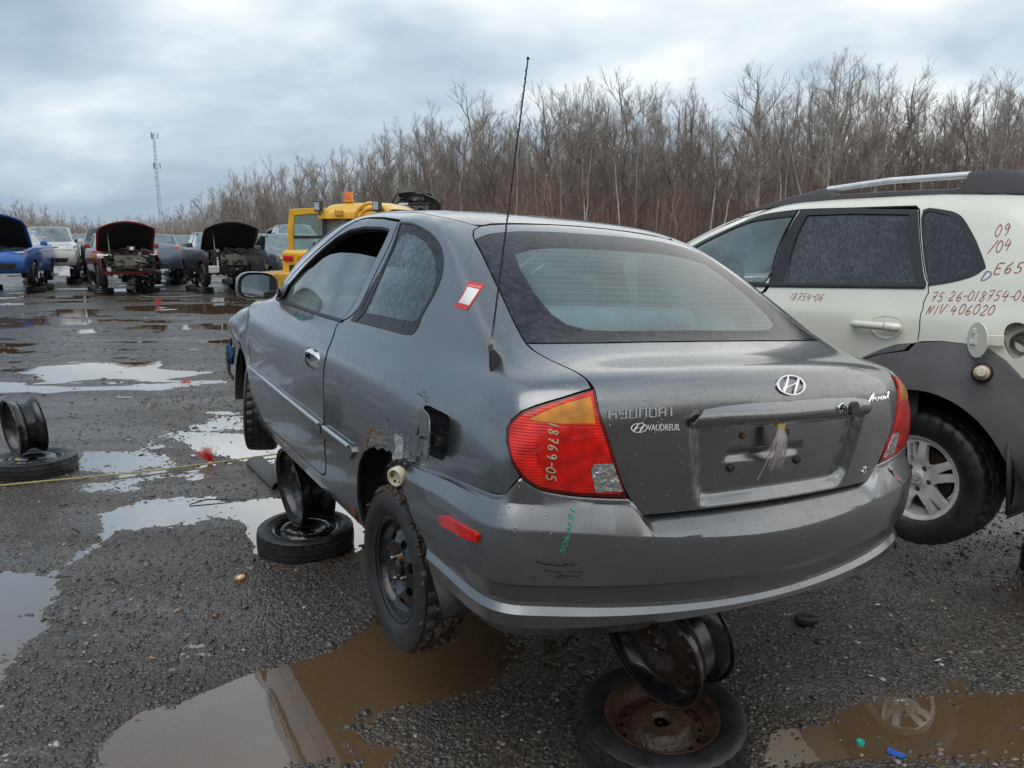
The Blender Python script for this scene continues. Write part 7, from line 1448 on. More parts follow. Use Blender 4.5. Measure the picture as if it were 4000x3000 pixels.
# lone stack at the left
lw = lying_wheel('narrow spare wheel with glossy black disc and yellow label lying at the left edge', (-3.60, 5.66, -.008), (R(-1), R(1), R(20)), .300, .135, .205, 'tyre', 'black_steel', style='spare', seed=3, ribs=2)
mb = MB(); mb.add([(.14 * math.cos(a) + 0, .14 * math.sin(a), .1275) for a in np.linspace(R(188), R(226), 8)] + [(.092 * math.cos(a), .092 * math.sin(a), .122) for a in np.linspace(R(226), R(188), 8)], [tuple(range(16))]); mb.build('yellow_label', simple('yellow_label', (.55, .42, .10), .4), lw, recalc=False)
standing_rim('tall bare black rim standing on the spare wheel at the left edge', (-3.66, 5.70, .345), R(137), lean=R(-4), r=.208, W=.185, disc='black_steel')
# ---------------------------------------------------------------- small things on the ground
rope = MB(); P = []
for x, y in ((-4.6, 4.86), (-3.59, 5.25), (-2.7, 5.64), (-1.89, 6.10), (-1.2, 6.55), (-.3, 7.1)): P.append((x, y, .018 + float(ground_h(np.array([x]), np.array([y]))[0]) * .6))
P = catmull(P, 10, False); rope.tube(P, .0062, 6); tag(rope.build('yellow_rope', simple('yellow_rope', (.42, .36, .12), .7, bump=.6, bscale=200)), 'thin yellow rope stretched across the wet gravel', 'rope')
rnd = random.Random(8)
def brush(label, loc, n, ln, spread, group=None, name='plastic_bristle', s=.0014, up=.9):
    mb = MB()
    for k in range(n):
        a = rnd.gauss(R(115), spread); e = rnd.gauss(up, .25); d = Vector((math.cos(a) * math.cos(e), .4 * rnd.gauss(0, .6), math.sin(e))).normalized(); l = ln * rnd.uniform(.5, 1)
        p = Vector((rnd.gauss(0, .008), rnd.gauss(0, .008), 0)); mb.tube([p, p + d * l * .6, p + d * l + Vector((0, 0, -.01))], s, 3, cap=False)
    o = mb.build('survey_tuft', M['red_tuft']); o.location = loc; return tag(o, label, 'marker tuft', group)
M['red_tuft'] = simple('red_bristle', (.62, .03, .025), .5)
brush('bright red bristle tuft sticking up beside the yellow rope', (-2.36, 5.90, .015), 110, .15, .40, s=.0010)
brush('red tuft lying on the streaked gravel beyond the rope', (-4.0, 9.45, .0), 26, .10, 1.3, s=.002, up=.12)
for x, y, lb in ((-9.6, 21.3, 'red scrap by the puddle in front of the dark red car'), (-6.55, 20.6, 'small red flag standing by the brown puddle'), (-7.0, 24.2, 'red scrap in front of the black car with open bonnet')):
    brush(lb, (x, y, .02), 30, .16, .6, s=.008, up=.6)
def pebble_thing(name, label, cat, mbuild, mat, loc, rot=(0, 0, 0), smooth=True, recalc=True):
    z = float(ground_h(np.array([loc[0]]), np.array([loc[1]]))[0]); o = mbuild.build(name, mat, smooth=smooth, recalc=recalc); o.location = (loc[0], loc[1], max(z, 0.0) + loc[2]); o.rotation_euler = rot; return tag(o, label, cat)
mb = MB(); n_ = 28; prof = [(.030, 0), (.034, .008), (.034, .030), (.030, .036)]
loop = lambda r, h: [((r + .012 * abs(math.cos(2 * PI * k / n_)) ** .5) * math.cos(2 * PI * k / n_) * 1.3, r * math.sin(2 * PI * k / n_) * 1.0, h) for k in range(n_)]
mb.grid([loop(r, h) for r, h in prof], closed_u=True); mb.add(loop(.030, .036), [tuple(range(n_))]); mb.lathe([(.012, .036), (.012, .039), (.007, .039), (.007, .037)], 12, 'z', (.018, 0, 0)); mb.lathe([(.012, .036), (.012, .039), (.007, .039), (.007, .037)], 12, 'z', (-.018, 0, 0))
pebble_thing('rubber_hanger', 'black rubber exhaust hanger lying on the gravel right of the bumper', 'car part', mb, M['trim'], (1.33, 3.28, .004), (0, R(8), R(10)))
mb = MB(); mb.tube([(-.026, 0, .006), (.022, .0, .006)], .0085, 10); mb.box((.002, 0, .012), (.05, .012, .006)); mb.box((-.02, .004, .010), (.016, .022, .005))
pebble_thing('blue_clip', 'small blue plastic clip in the brown puddle at the bottom right', 'clip', mb, simple('blue_plastic', (.03, .13, .55), .35), (1.30, 2.37, .001), (0, 0, R(-38)))
mb = MB(); mb.lathe([(.001, .004), (.008, .004), (.010, .008), (.013, .008), (.014, 0)], 20, 'z'); mb.box((0, 0, .006), (.018, .003, .004))
pebble_thing('green_cap', 'tiny turquoise plastic cap near the blue clip', 'cap', mb, simple('turquoise_plastic', (.02, .42, .36), .35), (1.21, 2.44, .001))
mb = MB(); mb.lathe([(.001, .007), (.010, .008), (.013, .004), (.019, .004), (.021, .008), (.026, .007), (.028, .001), (.027, -.002)], 28, 'z'); o = pebble_thing('metal_cap', 'round orange and white metal cap lying on the gravel left of the rear wheel', 'cap', mb, simple('orange_metal', (.62, .30, .04), .3, metal=.4), (-1.40, 3.77, .003), (R(6), 0, 0))
mb = MB(); mb.lathe([(.001, .0086), (.010, .009), (.0115, .007)], 20, 'z'); mb.lathe([(.0155, .0055), (.0185, .0055)], 20, 'z'); mb.build('white_inlay', M['sticker_white'], o)
for x, y, a, l, lb in ((-2.6, 4.42, 2.5, .10, 'thin dark stick lying at the far edge of the left puddle'), (-2.02, 3.70, -.5, .12, 'short grey stick lying between the puddles'), (-3.3, 4.6, .3, .22, 'dark strip of rubber lying near the yellow rope'), (-2.0, 4.95, .35, .26, 'bent black wire lying on the wet gravel in the middle left')):
    mb = MB(); mb.tube([(-l / 2, 0, 0), (-l * .1, l * .12, .012), (l / 2, 0, .004)], [.004, .005, .003], 6); pebble_thing('debris_stick', lb, 'stick', mb, M['under'], (x, y, .006), (0, 0, a))
wh = simple('pale_scrap', (.55, .56, .55), .4, col2=(.35, .36, .36), vscale=60)
rnd = random.Random(12)
def leaf_shape(l, w_, seed):
    r = random.Random(seed); n = 11; P = [(l * math.cos(2 * PI * k / n) * r.uniform(.55, 1), w_ * math.sin(2 * PI * k / n) * r.uniform(.55, 1)) for k in range(n)]; mb = MB(); mb.add([(x, y, .003 + .008 * math.sin(x * 60 + seed) ** 2 + .004 * math.cos(y * 90)) for x, y in P] + [(0, 0, .006)], [(k, (k + 1) % n, n) for k in range(n)]); return mb
lf = simple('wet_leaf', (.10, .055, .035), .45, col2=(.17, .10, .06), vscale=30); lo = simple('tan_leaf', (.40, .24, .08), .5, col2=(.5, .36, .15), vscale=30)
LV = [(-1.27, 3.43, .036, .016, lf, 'brown wet leaf lying left of the rear wheel'), (-1.56, 3.38, .018, .012, lo, 'crumpled yellow leaf on the gravel left of the rear wheel'), (-1.49, 2.97, .016, .010, lo, 'tan stone chip in the middle of the dark gravel'), (-1.98, 2.34, .014, .012, simple('brick_bit', (.20, .08, .05), .7), 'small reddish stone at the bottom left'), (-.86, 3.45, .022, .01, lf, 'dark red leaf scrap near the rear wheel'), (-1.13, 3.02, .012, .008, lo, 'small orange leaf scrap beside the big puddle'),
      (-1.12, 4.03 - .0, .05, .015, wh, 'white plastic scrap in the wet patch by the black stand wheel'), (-.98, 3.42, .012, .009, wh, 'white pebble on the gravel left of the rear wheel'), (-2.05, 4.45, .022, .010, wh, 'white cap lying in the wet film at left'), (-2.36, 4.1, .014, .012, simple('washer', (.5, .5, .5), .3, metal=.8), 'small metal washer on the wet gravel at left'), (1.75, 2.95, .020, .006, wh, 'white scrap on the gravel at the right edge'), (1.72, 3.42, .022, .007, wh, 'white sliver on the gravel below the suv wheel'),
      (-2.55, 6.05, .05, .02, wh, 'grey scrap beside the red tuft'), (-4.2, 8.3, .12, .02, wh, 'thin pale strip on the streaked gravel beyond the rim stack'), (-3.70, 5.42, .03, .02, M['red_tuft'], 'red scrap at the left edge in front of the spare wheel'), (1.42, 2.83, .014, .010, wh, 'white stone in the dark gravel right of the bumper stand'), (-5.2, 10.2, .10, .02, wh, 'pale scrap beside the far left puddle'), (-8.6, 19.4, .35, .16, wh, 'grey headlamp housing lying in the brown puddle'), (-8.9, 19.9, .16, .14, wh, 'pale bit of plastic at the left end of the brown puddle')]
for i, (x, y, l, w_, mt, lb) in enumerate(LV): pebble_thing('ground_scrap', lb, 'scrap', leaf_shape(l, w_, i), mt, (x, y, .004), (0, 0, rnd.uniform(-.5, .5)), smooth=False, recalc=False)
# grey foam sleeve behind the black stand
mb = MB(); rows = [[(x, .075 * math.cos(a), .012 + .055 * max(0, math.sin(a)) ** .8) for a in np.linspace(0, PI, 12)] for x in (-.36, -.1, .1, .36)]; mb.grid(rows)
o = mb.build('foam_sleeve', simple('grey_foam', (.085, .088, .09), .8, bump=.4, bscale=150)); o.location = (-1.80, 5.55, .0); o.rotation_euler = (0, 0, R(-58)); o.modifiers.new('s', 'SOLIDIFY').thickness = .012; tag(o, 'dark grey half-round foam sleeve lying behind the black stand wheel', 'pipe cover')
# ---------------------------------------------------------------- other cars of the yard
def car_rings(L0, L1, W, zs, zb, zh, zr, xw, xr0, xr1, xg, zd, tail='sedan'):
    """L0 rear end x, L1 front end x, W half width, zs sill, zb belt, zh bonnet, zr roof, xw windscreen base, xr0..xr1 roof rear..front, xg rear glass base, zd deck height"""
    XKK = XK; f = lambda *v: tab(list(v)); K10 = lambda z: tab([z] * 10)
    def ysc(w_, nose=.9): return tab([w_ * .95, w_ * .98, w_, w_, w_, w_, w_, w_ * .99, w_ * .96, w_ * nose])
    dz = zd if tail == 'sedan' else zb
    rs = lambda z, inset, w_: dict(r=(L0 + inset, z), rc=(L0 + inset + .22, w_, z))
    RG = []
    for z, ins, w_, fi in ((zs, .08, W * .92, .12), (zs + .12, .02, W * .98, .03), (zs + .30, .0, W, .0), (zs + .48, .02, W, .03)):
        d = rs(z, ins, w_ * .96); d.update(y=ysc(w_), z=K10(z), fc=(L1 - .28 - fi, w_ * .90, z), f=(L1 - fi, z)); RG.append(d)
    zz = lambda z: tab([z] * 6 + [z * .995, z * .985, z * .965, z * .95])
    for k, (t_, w_) in enumerate(((.80, .99), (.93, .97))):
        z = zs + .48 + (zb - zs - .48) * t_; d = rs(min(z, dz - .04), .05 + .02 * k, W * w_ * .94); d.update(y=ysc(W * w_), z=K10(z) if tail != 'sedan' else tab([min(z, dz - .03)] * 2 + [z] * 8), fc=(L1 - .40 - .08 * k, W * .86, min(z, zh - .12 + .03 * k)), f=(L1 - .08 - .08 * k, min(z, zh - .14 + .03 * k))); RG.append(d)
    d = dict(r=(L0 + (.12 if tail == 'sedan' else .08), dz), rc=(L0 + .34, W * .86, dz), y=ysc(W * .93), z=tab([dz, dz] + [zb] * 8), fc=(L1 - .62, W * .74, zh - .05), f=(L1 - .32, zh - .07)); RG.append(d)
    d = dict(r=(xg if tail == 'sedan' else L0 + .10, dz + .03), rc=(xg + .12 if tail == 'sedan' else L0 + .34, W * .82, zb + .03), y=ysc(W * .88), z=K10(zb + .04), fc=(xw - .22, W * .80, zh + .03), f=(xw, zh)); RG.append(d)
    for t_ in (.35, .75, 1.0):
        z = zb + .04 + (zr - .07 - zb) * t_; w_ = W * (.88 - .19 * t_); xb = (xg if tail == 'sedan' else L0 + .12) * (1 - t_) + xr0 * t_; xf = xw * (1 - t_) + xr1 * t_
        d = dict(r=(xb, z + .02 * t_), rc=(xb + .14, w_ * .93, z), y=ysc(w_), z=K10(z), fc=(xf - .20, w_ * .93, z), f=(xf, z + .02 * t_)); RG.append(d)
    d = dict(r=(xr0 + .2, zr), rc=(xr0 + .25, W * .45, zr - .01), y=K10(W * .45), z=K10(zr - .008), fc=(xr1 - .25, W * .45, zr - .01), f=(xr1 - .2, zr)); RG.append(d)
    d = dict(r=(xr0 + .4, zr + .008), rc=(xr0 + .42, .0, zr + .008), y=K10(0.), z=K10(zr + .008), fc=(xr1 - .45, .0, zr + .008), f=(xr1 - .4, zr + .008)); RG.append(d)
    return RG
PRE = {  # L0 L1 W zs zb zh zr xw xr0 xr1 xg zd tail wheelbase
 'sedan': (-1.05, 3.65, .90, .28, .98, .98, 1.45, 2.15, .15, 1.35, -.45, 1.06, 'sedan', 2.70),
 'compact': (-.75, 3.35, .86, .28, .98, .98, 1.47, 2.05, .0, 1.25, -.5, 1.0, 'hatch', 2.55),
 'suv': (-.90, 3.60, .92, .36, 1.12, 1.12, 1.72, 2.25, -.15, 1.45, -.5, 1.1, 'hatch', 2.68),
 'mini': (-.60, 3.10, .82, .28, .98, 1.0, 1.52, 2.0, .0, 1.2, -.4, 1.0, 'hatch', 2.40)}
def far_mat(name, col, metal=.4): return paint(name, col, metal=metal, rough=.35, coat=.7, dirt=.3, wet=0)
ENG = None
def engine_clutter(seed, W, x0, x1, z0, parent, bright=False):
    rnd = random.Random(seed)
    dk = [M['black'], M['under'], M['trim'], M['steel']]
    MBS = [MB() for _ in range(4)]
    for k in range(150):
        m_ = rnd.choices([0, 1, 2, 3], [3, 4, 4, 1.2 if bright else .35])[0]; x, y, z = rnd.uniform(x0, x1), rnd.uniform(-W * .72, W * .72), z0 + rnd.uniform(-.28, .06)
        if rnd.random() < .45: MBS[m_].box((x, y, z), (rnd.uniform(.03, .16), rnd.uniform(.03, .16), rnd.uniform(.03, .14)), rot=(rnd.uniform(-.12, .12), rnd.uniform(-.12, .12), rnd.uniform(-.2, .2)))
        else:
            p = Vector((x, y, z)); MBS[m_].tube([p, p + Vector((rnd.uniform(-.1, .1), rnd.uniform(-.25, .25), rnd.uniform(-.05, .1))), p + Vector((rnd.uniform(-.1, .2), rnd.uniform(-.4, .4), rnd.uniform(-.2, .05)))], rnd.uniform(.010, .040), 7)
    for k, nm in enumerate(('engine_block', 'engine_bay', 'engine_hoses', 'bright_fittings')):
        o = MBS[k].build(nm, dk[k], parent); tag(o, kind='stuff')
def yard_car(label, kind, col, pos, heading, lift=.33, hood=False, hoodcol=None, stripped=False, nobumper=False, name='scrap_car', face='front', glassm='clear_far', lights=True, lamp='clear_lens', taill='red_deep', stands=True, side_mirror=True, seed=1, metal=.4, group='scrapped cars on wheel stands', round_tail=False, hood_in='black', wheels=(0, 1, 2, 3), scale=1.1):
    p = PRE[kind]; L0, L1, W, zs, zb, zh, zr, xw, xr0, xr1, xg, zd, tl, wb = p
    S = Surf(_sharpen(accent_net(car_rings(*p[:-1]))), 3); n = S.ns
    hd = R(heading); dv = Vector((math.cos(hd), math.sin(hd), 0)); base = Vector((pos[0], pos[1], 0)) - dv * ((L1 if face == 'front' else L0) * scale)
    c = thing(name, label, 'car', (base.x, base.y, lift), (0, 0, hd), group, scale=(scale,) * 3); mt = far_mat('yard_paint', col, metal)
    F = lambda x, z: find(S, x, z)
    zt = zr - .10; zb2 = zb + .05
    xA = xw - .22; slope = (xw - xr1) / (zr - zh)
    def quad(L): return [F(x, z) for x, z in L]
    if tl == 'sedan': wins = [[(1.35 + 0, zt), (.72, zt + .01), (.70, zb2), (1.95, zb2), (1.80, zb2 + .14)], [(.66, zt + .01), (.25, zt - .02), (-.12, zb2 + .08), (-.14, zb2), (.64, zb2)]]
    else: wins = [[(1.22, zt), (.72, zt + .01), (.70, zb2), (1.85, zb2), (1.72, zb2 + .14)], [(.66, zt + .01), (.0, zt), (-.05, zb2), (.64, zb2)], [(-.06, zt - .01), (L0 + .42, zt - .06), (L0 + .36, zb2 + .1), (-.11, zb2 + .0)]]
    W_ = [quad(w_) for w_ in wins]
    arcs = [[F(xc + .36 * math.cos(a), max(zs + .02, .30 + .36 * math.sin(a))) for a in np.linspace(R(0), R(180), 9)] for xc in (0, wb)]
    holes = []
    for w_ in W_: holes += [w_, mirror_uv(w_, n)]
    ti = 7.15; to = 10.0
    WSs = [(12.9, ti + .1), (13.1, 9.0), (13.0, to), (15, to + .05), (17, to + .1), (19, to + .05), (21.0, to), (20.9, 9.0), (21.1, ti + .1), (17, ti + .05)]
    RW = [(2.7, to - .1), (2.6, 8.6), (2.7, ti + .25), (1.3, ti + .22), (0.3, ti + .22)]
    holes.append(WSs)
    HO = [(12.9, 6.95), (13.7, 6.3), (14.3, 5.6), (17, 5.35), (19.7, 5.6), (20.3, 6.3), (21.1, 6.95), (17, 7.0)]
    if hood: holes.append(HO)
    if stripped: holes.append([(13.6, 5.0), (13.6, .9), (17, .8), (20.4, .9), (20.4, 5.0), (17, 5.2)])
    bot = .12; left = [(.0, bot)]
    outl = [(0, bot)]
    for a in (arcs[0][::-1], arcs[1][::-1]): outl += [(a[0][0], bot)] + [(q[0], max(q[1], bot)) for q in a[1:-1]] + [(a[-1][0], bot)]
    full = outl + [(17, bot)] + [(n - a, b) for a, b in outl[1:][::-1]] + [(n, bot), (n, S.nt - 1.05), (17, S.nt - 1.05), (0, S.nt - 1.05)]
    full = [(min(max(a, 0), n), b) for a, b in full]
    RWf = [(2.7, to - .1), (2.6, 8.6), (2.7, ti + .25), (.5, ti + .22), (.5, to - .05)]; RWm = mirror_uv(RWf, n)
    holes += [RWf, RWm]
    body = panel('body', S, full, mt, c, holes=holes, gap=0, depth=.0, step=(.5, .35), dstep=.3)
    G = M[glassm]
    for w_ in W_:
        panel('side_window', S, w_, G, c, gap=0, depth=0, step=(.6, .5), off=-.006); panel('side_window', S, mirror_uv(w_, n), G, c, gap=0, depth=0, step=(.6, .5), off=-.006)
    panel('windscreen', S, WSs, G, c, gap=0, depth=0, step=(.6, .5)); panel('rear_window', S, RWf, G, c, gap=0, depth=0, step=(.5, .5)); panel('rear_window', S, RWm, G, c, gap=0, depth=0, step=(.5, .5))
    mb = MB(); q = [S.pos(s, t) for s, t in ((.5, to), (.5, ti + .2), (n - .5, ti + .2), (n - .5, to))]; mb.add([tuple(v_) for v_ in q], [(0, 1, 2, 3)]); mb.build('rear_window', G, c, recalc=False)
    mb = MB(); mb.box((1.2, 0, zs + .06), (2.2, W * 1.6, .12)); mb.box((1.75, 0, zb - .22), (.3, W * 1.55, .3)); mb.box(((L0 + .0) / 2, 0, zs + .25), (abs(L0) * .8, W * 1.2, .3)); mb.build('floor_pan', M['under'], c)
    for y in (.36, -.36):
        for bs_ in ([((1.15, y, zb - .05), (.14, .46, .62)), ((1.05, y, zb + .26), (.08, .24, .22))], [((.2, y, zb - .08), (.14, .5, .5))]):
            mb = MB()
            for a_, b_ in bs_: mb.box(a_, b_, rot=(0, R(-14), 0))
            mb.build('seat', M['seat_dark'], c, bevel=.03)
    # wheels
    wm = tyre_mesh('tyre', .31, .2, .19, 32, False, 2, 1).mesh('tyre'); rmb = MB(); rmb.lathe([(.001, .05), (.06, .06), (.14, .03), (.17, .06), (.19, .08)], 24, 'y'); rme = rmb.mesh('rim')
    first = None
    for k, (x, sg) in enumerate(((0, 1), (0, -1), (wb, 1), (wb, -1))):
        if k not in wheels: continue
        if first is None:
            first = mesh_obj('wheel', wm, M['tyre'], c); ri = mesh_obj('rim', rme, M['black_steel'], first)
            o = first
        else: o = copy_tree(first, c)
        o.location = (x, sg * (W - .13), .26); o.rotation_euler = (0, 0, 0 if sg > 0 else PI)
    for sg in (1, -1):
        for xc in (0, wb):
            mb = MB(); mb.add([(xc + .38 * math.cos(a), sg * (W - .28), .32 + .38 * math.sin(a)) for a in np.linspace(0, PI, 12)], [tuple(range(12))]); mb.grid([[(xc + .38 * math.cos(a), sg * y, .32 + .38 * math.sin(a)) for y in (W - .28, W - .05)] for a in np.linspace(0, PI, 12)]); mb.build('wheel_housing', M['black'], c)
        if side_mirror:
            mb = MB(); mb.box((xw - .48, sg * (W + .07), zb + .10), (.10, .18, .13), taper=.85); mb.build('door_mirror', mt, c, bevel=.025, seg=2)
    if lights:
        HLt = [(13.0, 4.5), (13.8, 4.75), (14.8, 4.7), (15.1, 4.2), (14.5, 3.6), (13.2, 3.8)]
        for sd_ in (1, -1):
            q = HLt if sd_ > 0 else mirror_uv(HLt, n); hl = panel('headlight', S, q, M[lamp], c, gap=0, depth=.03, off=.006, step=(.3, .3))
            mb = MB(); p_ = S.pos(13.2 if sd_ > 0 else n - 13.2, 4.2) + S.nrm(13.2 if sd_ > 0 else n - 13.2, 4.2) * .006; mb.box(tuple(p_), (.07, .05, .09)); mb.build('indicator_lens', M['amber'], hl, bevel=.01)
            if round_tail:
                p_ = S.pos(3.1 if sd_ > 0 else n - 3.1, 5.0); nn = Vector(S.nrm(3.1 if sd_ > 0 else n - 3.1, 5.0)); o = bpy.data.objects.new('tail_light', None); link(o, c); o.location = tuple(p_); o.rotation_euler = nn.to_track_quat('Y', 'Z').to_euler()
                mb = MB(); mb.lathe([(.001, .03), (.08, .028), (.10, .01), (.10, -.03)], 20, 'y', (0, 0, 0)); mb.lathe([(.001, .028), (.07, .026), (.085, .01), (.085, -.03)], 20, 'y', (.12 * -sd_, 0, -.0)); mb.build('red_lens', M['red_deep'], o)
            else:
                TLt = [(2.3, 5.6), (3.4, 5.5), (3.5, 4.6), (2.3, 4.5)]; panel('tail_light', S, TLt if sd_ > 0 else mirror_uv(TLt, n), M[taill], c, gap=0, depth=.03, off=.006, step=(.3, .3))
    if not stripped:
        for nm_, q in (('grille', [(15.8, 4.75), (17, 4.8), (18.2, 4.75), (18.0, 4.05), (17, 4.0), (16, 4.05)]), ('air_intake', [(14.8, 1.9), (17, 1.95), (19.2, 1.9), (18.9, 1.1), (15.1, 1.1)])): panel(nm_, S, q, M['trim'], c, gap=0, depth=.02, off=.007, step=(.4, .3))
        strip('bumper_seam', S, [(13.2, 3.35), (15, 3.45), (17, 3.5), (19, 3.45), (20.8, 3.35)], .014, M['trim'], c, off=.002, thick=.003)
    if hood:
        engine_clutter(seed, W, xw + .08, L1 - .30, zh - .10, c, bright=stripped)
        hl_ = L1 - xw - .12; ho = bpy.data.objects.new('open_bonnet', None); link(ho, c); ho.location = (xw - .02, 0, zh + .04); ho.rotation_euler = (0, R(-hood), 0)
        def hz(u_, v_): return -.16 * (v_) ** 2 - .14 * max(0, u_ - .6) ** 1.5
        rows = []; rowi = []
        for u_ in np.linspace(0, 1, 9):
            hw = W * (.88 + .02 * u_) * (1 - .30 * max(0, u_ - .7) ** 1.4); rows.append([(hl_ * (u_ - (.10 * v_ * v_ if u_ > .5 else 0) * (u_ - .5) * 2), v_ * hw, hz(u_, v_)) for v_ in np.linspace(-1, 1, 13)])
        mb = MB(); mb.grid(rows); o = mb.build('bonnet_skin', mt, ho, ang=60); sm_ = o.modifiers.new('s', 'SOLIDIFY'); sm_.thickness = .02; sm_.offset = -1
        mb = MB(); mb.grid([[(x * .90 + hl_ * .05, y * .90, z - .028) for x, y, z in r] for r in rows]); o2 = mb.build('bonnet_lining', M['black'], ho, ang=60)
        mb = MB(); mb.tube([(xw + .75, -W * .55, zh - .05), (xw + .52, -W * .55, zh + .78)], .008, 5); mb.build('bonnet_stay', M['steel'], c)
    if stripped:
        mb = MB(); xf = L1 - .22
        for z, d_ in ((zs + .14, (.08, W * 1.5, .09)), (zb - .22, (.06, W * 1.55, .05)), (zs + .36, (.05, W * 1.35, .07))): mb.box((xf, 0, z), d_)
        for y in (-.5, .5): mb.box((xf - .02, y * W * 1.4, zs + .32), (.08, .08, .62))
        mb.build('front_support', M['under'], c)
        mb = MB(); mb.box((xf + .03, 0, zs + .40), (.03, W * .95, .30)); mb.build('radiator', simple('radiator_core', (.16, .15, .12), .6, bump=.5, bscale=200), c)
        engine_clutter(seed + 5, W, L1 - .55, L1 - .20, zb - .22, c, True); engine_clutter(seed + 9, W * .95, L1 - .5, L1 - .22, zs + .30, c, True)
    if stands:
        for k, x in enumerate((wb - .55, .55)):
            for sg in (1, -1):
                q = base + dv * x * scale + Vector((-dv.y, dv.x, 0)) * (sg * (W - .22) * scale); u_ = random.Random(seed * 7 + k * 2 + sg).uniform(-.05, .05)
                STANDS.append((q.x + u_, q.y + u_, hd, label, 'front' if k == 0 else 'rear', 'left' if sg > 0 else 'right'))
    return c, S
STANDS = []
HD = -62
blue, _ = yard_car('blue car with raised black-lined bonnet at the left edge of the row', 'sedan', (.01, .12, .45), (-16.0, 24.2), -68, hood=40, scale=1.18, seed=3, metal=.5, lamp='clear_lens')
red, _ = yard_car('dark red car with raised bonnet and bare front structure', 'compact', (.24, .010, .016), (-11.75, 24.4), -57, hood=42, scale=1.1, stripped=True, seed=5, metal=.4)
blk, BS = yard_car('black car with raised bonnet, front end stripped to the engine', 'compact', (.018, .016, .022), (-8.65, 24.9), -58, hood=40, scale=1.12, stripped=True, seed=8, metal=.3, lights=False)
yard_car('white suv standing close behind the blue car', 'suv', (.60, .61, .60), (-17.3, 29.5), HD, seed=9, metal=0)
yard_car('silver blue sedan with red tail lamps seen from behind between the red and black cars', 'sedan', (.12, .16, .22), (-13.1, 29.0), 112, face='rear', seed=10, metal=.7, taill='red_lens')
yard_car('small silver car with dark windows facing out behind the silver blue sedan', 'compact', (.30, .31, .32), (-15.0, 34.0), HD, glassm='dark_far', seed=11)
yard_car('black estate car with rounded red tail lamps behind the engine of the black car', 'compact', (.014, .015, .02), (-9.35, 29.2), 116, face='rear', seed=12, round_tail=True, group='scrapped cars on wheel stands')
yard_car('dark grey sedan standing left of the yellow loader', 'sedan', (.055, .065, .075), (-5.3, 21.2), HD, seed=13, metal=.7, lift=.30)
yard_car('white car with raised white bonnet behind the row of dark cars', 'compact', (.62, .63, .62), (-10.2, 36.0), HD, hood=44, seed=14, metal=0)
yard_car('slate blue car standing behind the yellow loader door', 'compact', (.05, .08, .15), (-8.3, 32.5), HD, seed=15, lift=.75)
yard_car('dark green suv with amber side lamp behind the red car', 'suv', (.03, .04, .045), (-16.3, 32.0), HD, glassm='dark_far', seed=16)
yard_car('pale silver compact car farther back behind the dark suv', 'mini', (.38, .40, .40), (-20.5, 38.0), HD, seed=17)
yard_car('grey car beside the pale silver compact', 'compact', (.16, .17, .18), (-24.3, 43.0), HD, seed=18)
yard_car('navy car at the far end of the aisle', 'sedan', (.02, .04, .10), (-30.5, 52.0), HD, seed=19)
yard_car('teal blue sedan farthest down the aisle', 'sedan', (.03, .09, .13), (-35.5, 57.0), HD, seed=20)
yard_car('dark red hatchback nearly hidden behind the dark red car', 'compact', (.16, .02, .025), (-15.2, 37.5), HD, seed=21)
# stands under the far cars: one lying wheel, one standing rim each, low detail
wl = tyre_mesh('tyre', .30, .17, .19, 40, False, 2, 2).mesh('tyre'); wl.materials.append(M['tyre']); wl.shade_smooth()
mb = MB(); mb.lathe([(.001, .03), (.06, .03), (.14, .05), (.17, .02), (.192, .07)], 28, 'y'); wd_ = mb.mesh('rim'); wd_.materials.append(M['black_steel']); wd_.shade_smooth()
mb = MB(); rim_barrel(mb, .19, .17, 36); rb_ = mb.mesh('rim'); rb_.materials.append(M['black_steel']); rb_.shade_smooth()
for (x, y, h, lb, fr, lr) in STANDS:
    if y > 45: continue
    t = thing('spare_wheel', ('black wheel lying flat under the %s %s side of the ' % (lr, fr)) + lb.split(' with ')[0].split(' standing ')[0].split(' beside ')[0].split(' behind ')[0].split(' farther ')[0].split(' nearly ')[0].split(' facing ')[0], 'wheel', (x, y, .01), (0, 0, h), 'wheels lying under the scrapped cars')
    o = bpy.data.objects.new('tyre', wl); link(o, t); o.rotation_euler = (R(90), 0, 0); o.location = (0, 0, .085); o = bpy.data.objects.new('rim', wd_); link(o, t); o.rotation_euler = (R(90), 0, 0); o.location = (0, 0, .085)
    o = bpy.data.objects.new('bare_rim', rb_); link(o); o.location = (x, y, .375); o.rotation_euler = (0, 0, h + .3); tag(o, ('black bare rim standing upright under the %s %s side of the ' % (lr, fr)) + lb.split(' with ')[0].split(' standing ')[0].split(' beside ')[0].split(' behind ')[0].split(' farther ')[0].split(' nearly ')[0].split(' facing ')[0], 'rim', 'rims standing under the scrapped cars')
# washer bottle hanging on the stripped black front, airbox on the red one
mb = MB(); mb.box((3.22, -.62, .42), (.16, .26, .20), taper=1.05); mb.box((3.2, -.50, .62), (.05, .05, .26)); mb.build('washer_bottle', simple('milky_plastic', (.55, .56, .54), .5), blk, bevel=.02)
mb = MB(); mb.box((3.0, .05, 1.0), (.22, .22, .16)); mb.build('air_box', M['trim'], red, bevel=.03); mb = MB(); mb.box((3.12, .06, 1.02), (.02, .10, .08)); mb.build('bright_fittings', M['alloy'], red)
mb = MB(); mb.box((3.02, -.66, .80), (.22, .40, .15), rot=(0, 0, .3)); hl_ = mb.build('headlight', M['clear_lens'], red, bevel=.04); mb = MB(); mb.box((3.00, -.88, .82), (.16, .08, .12), rot=(0, 0, .3)); mb.build('indicator_lens', M['amber'], hl_, bevel=.02)
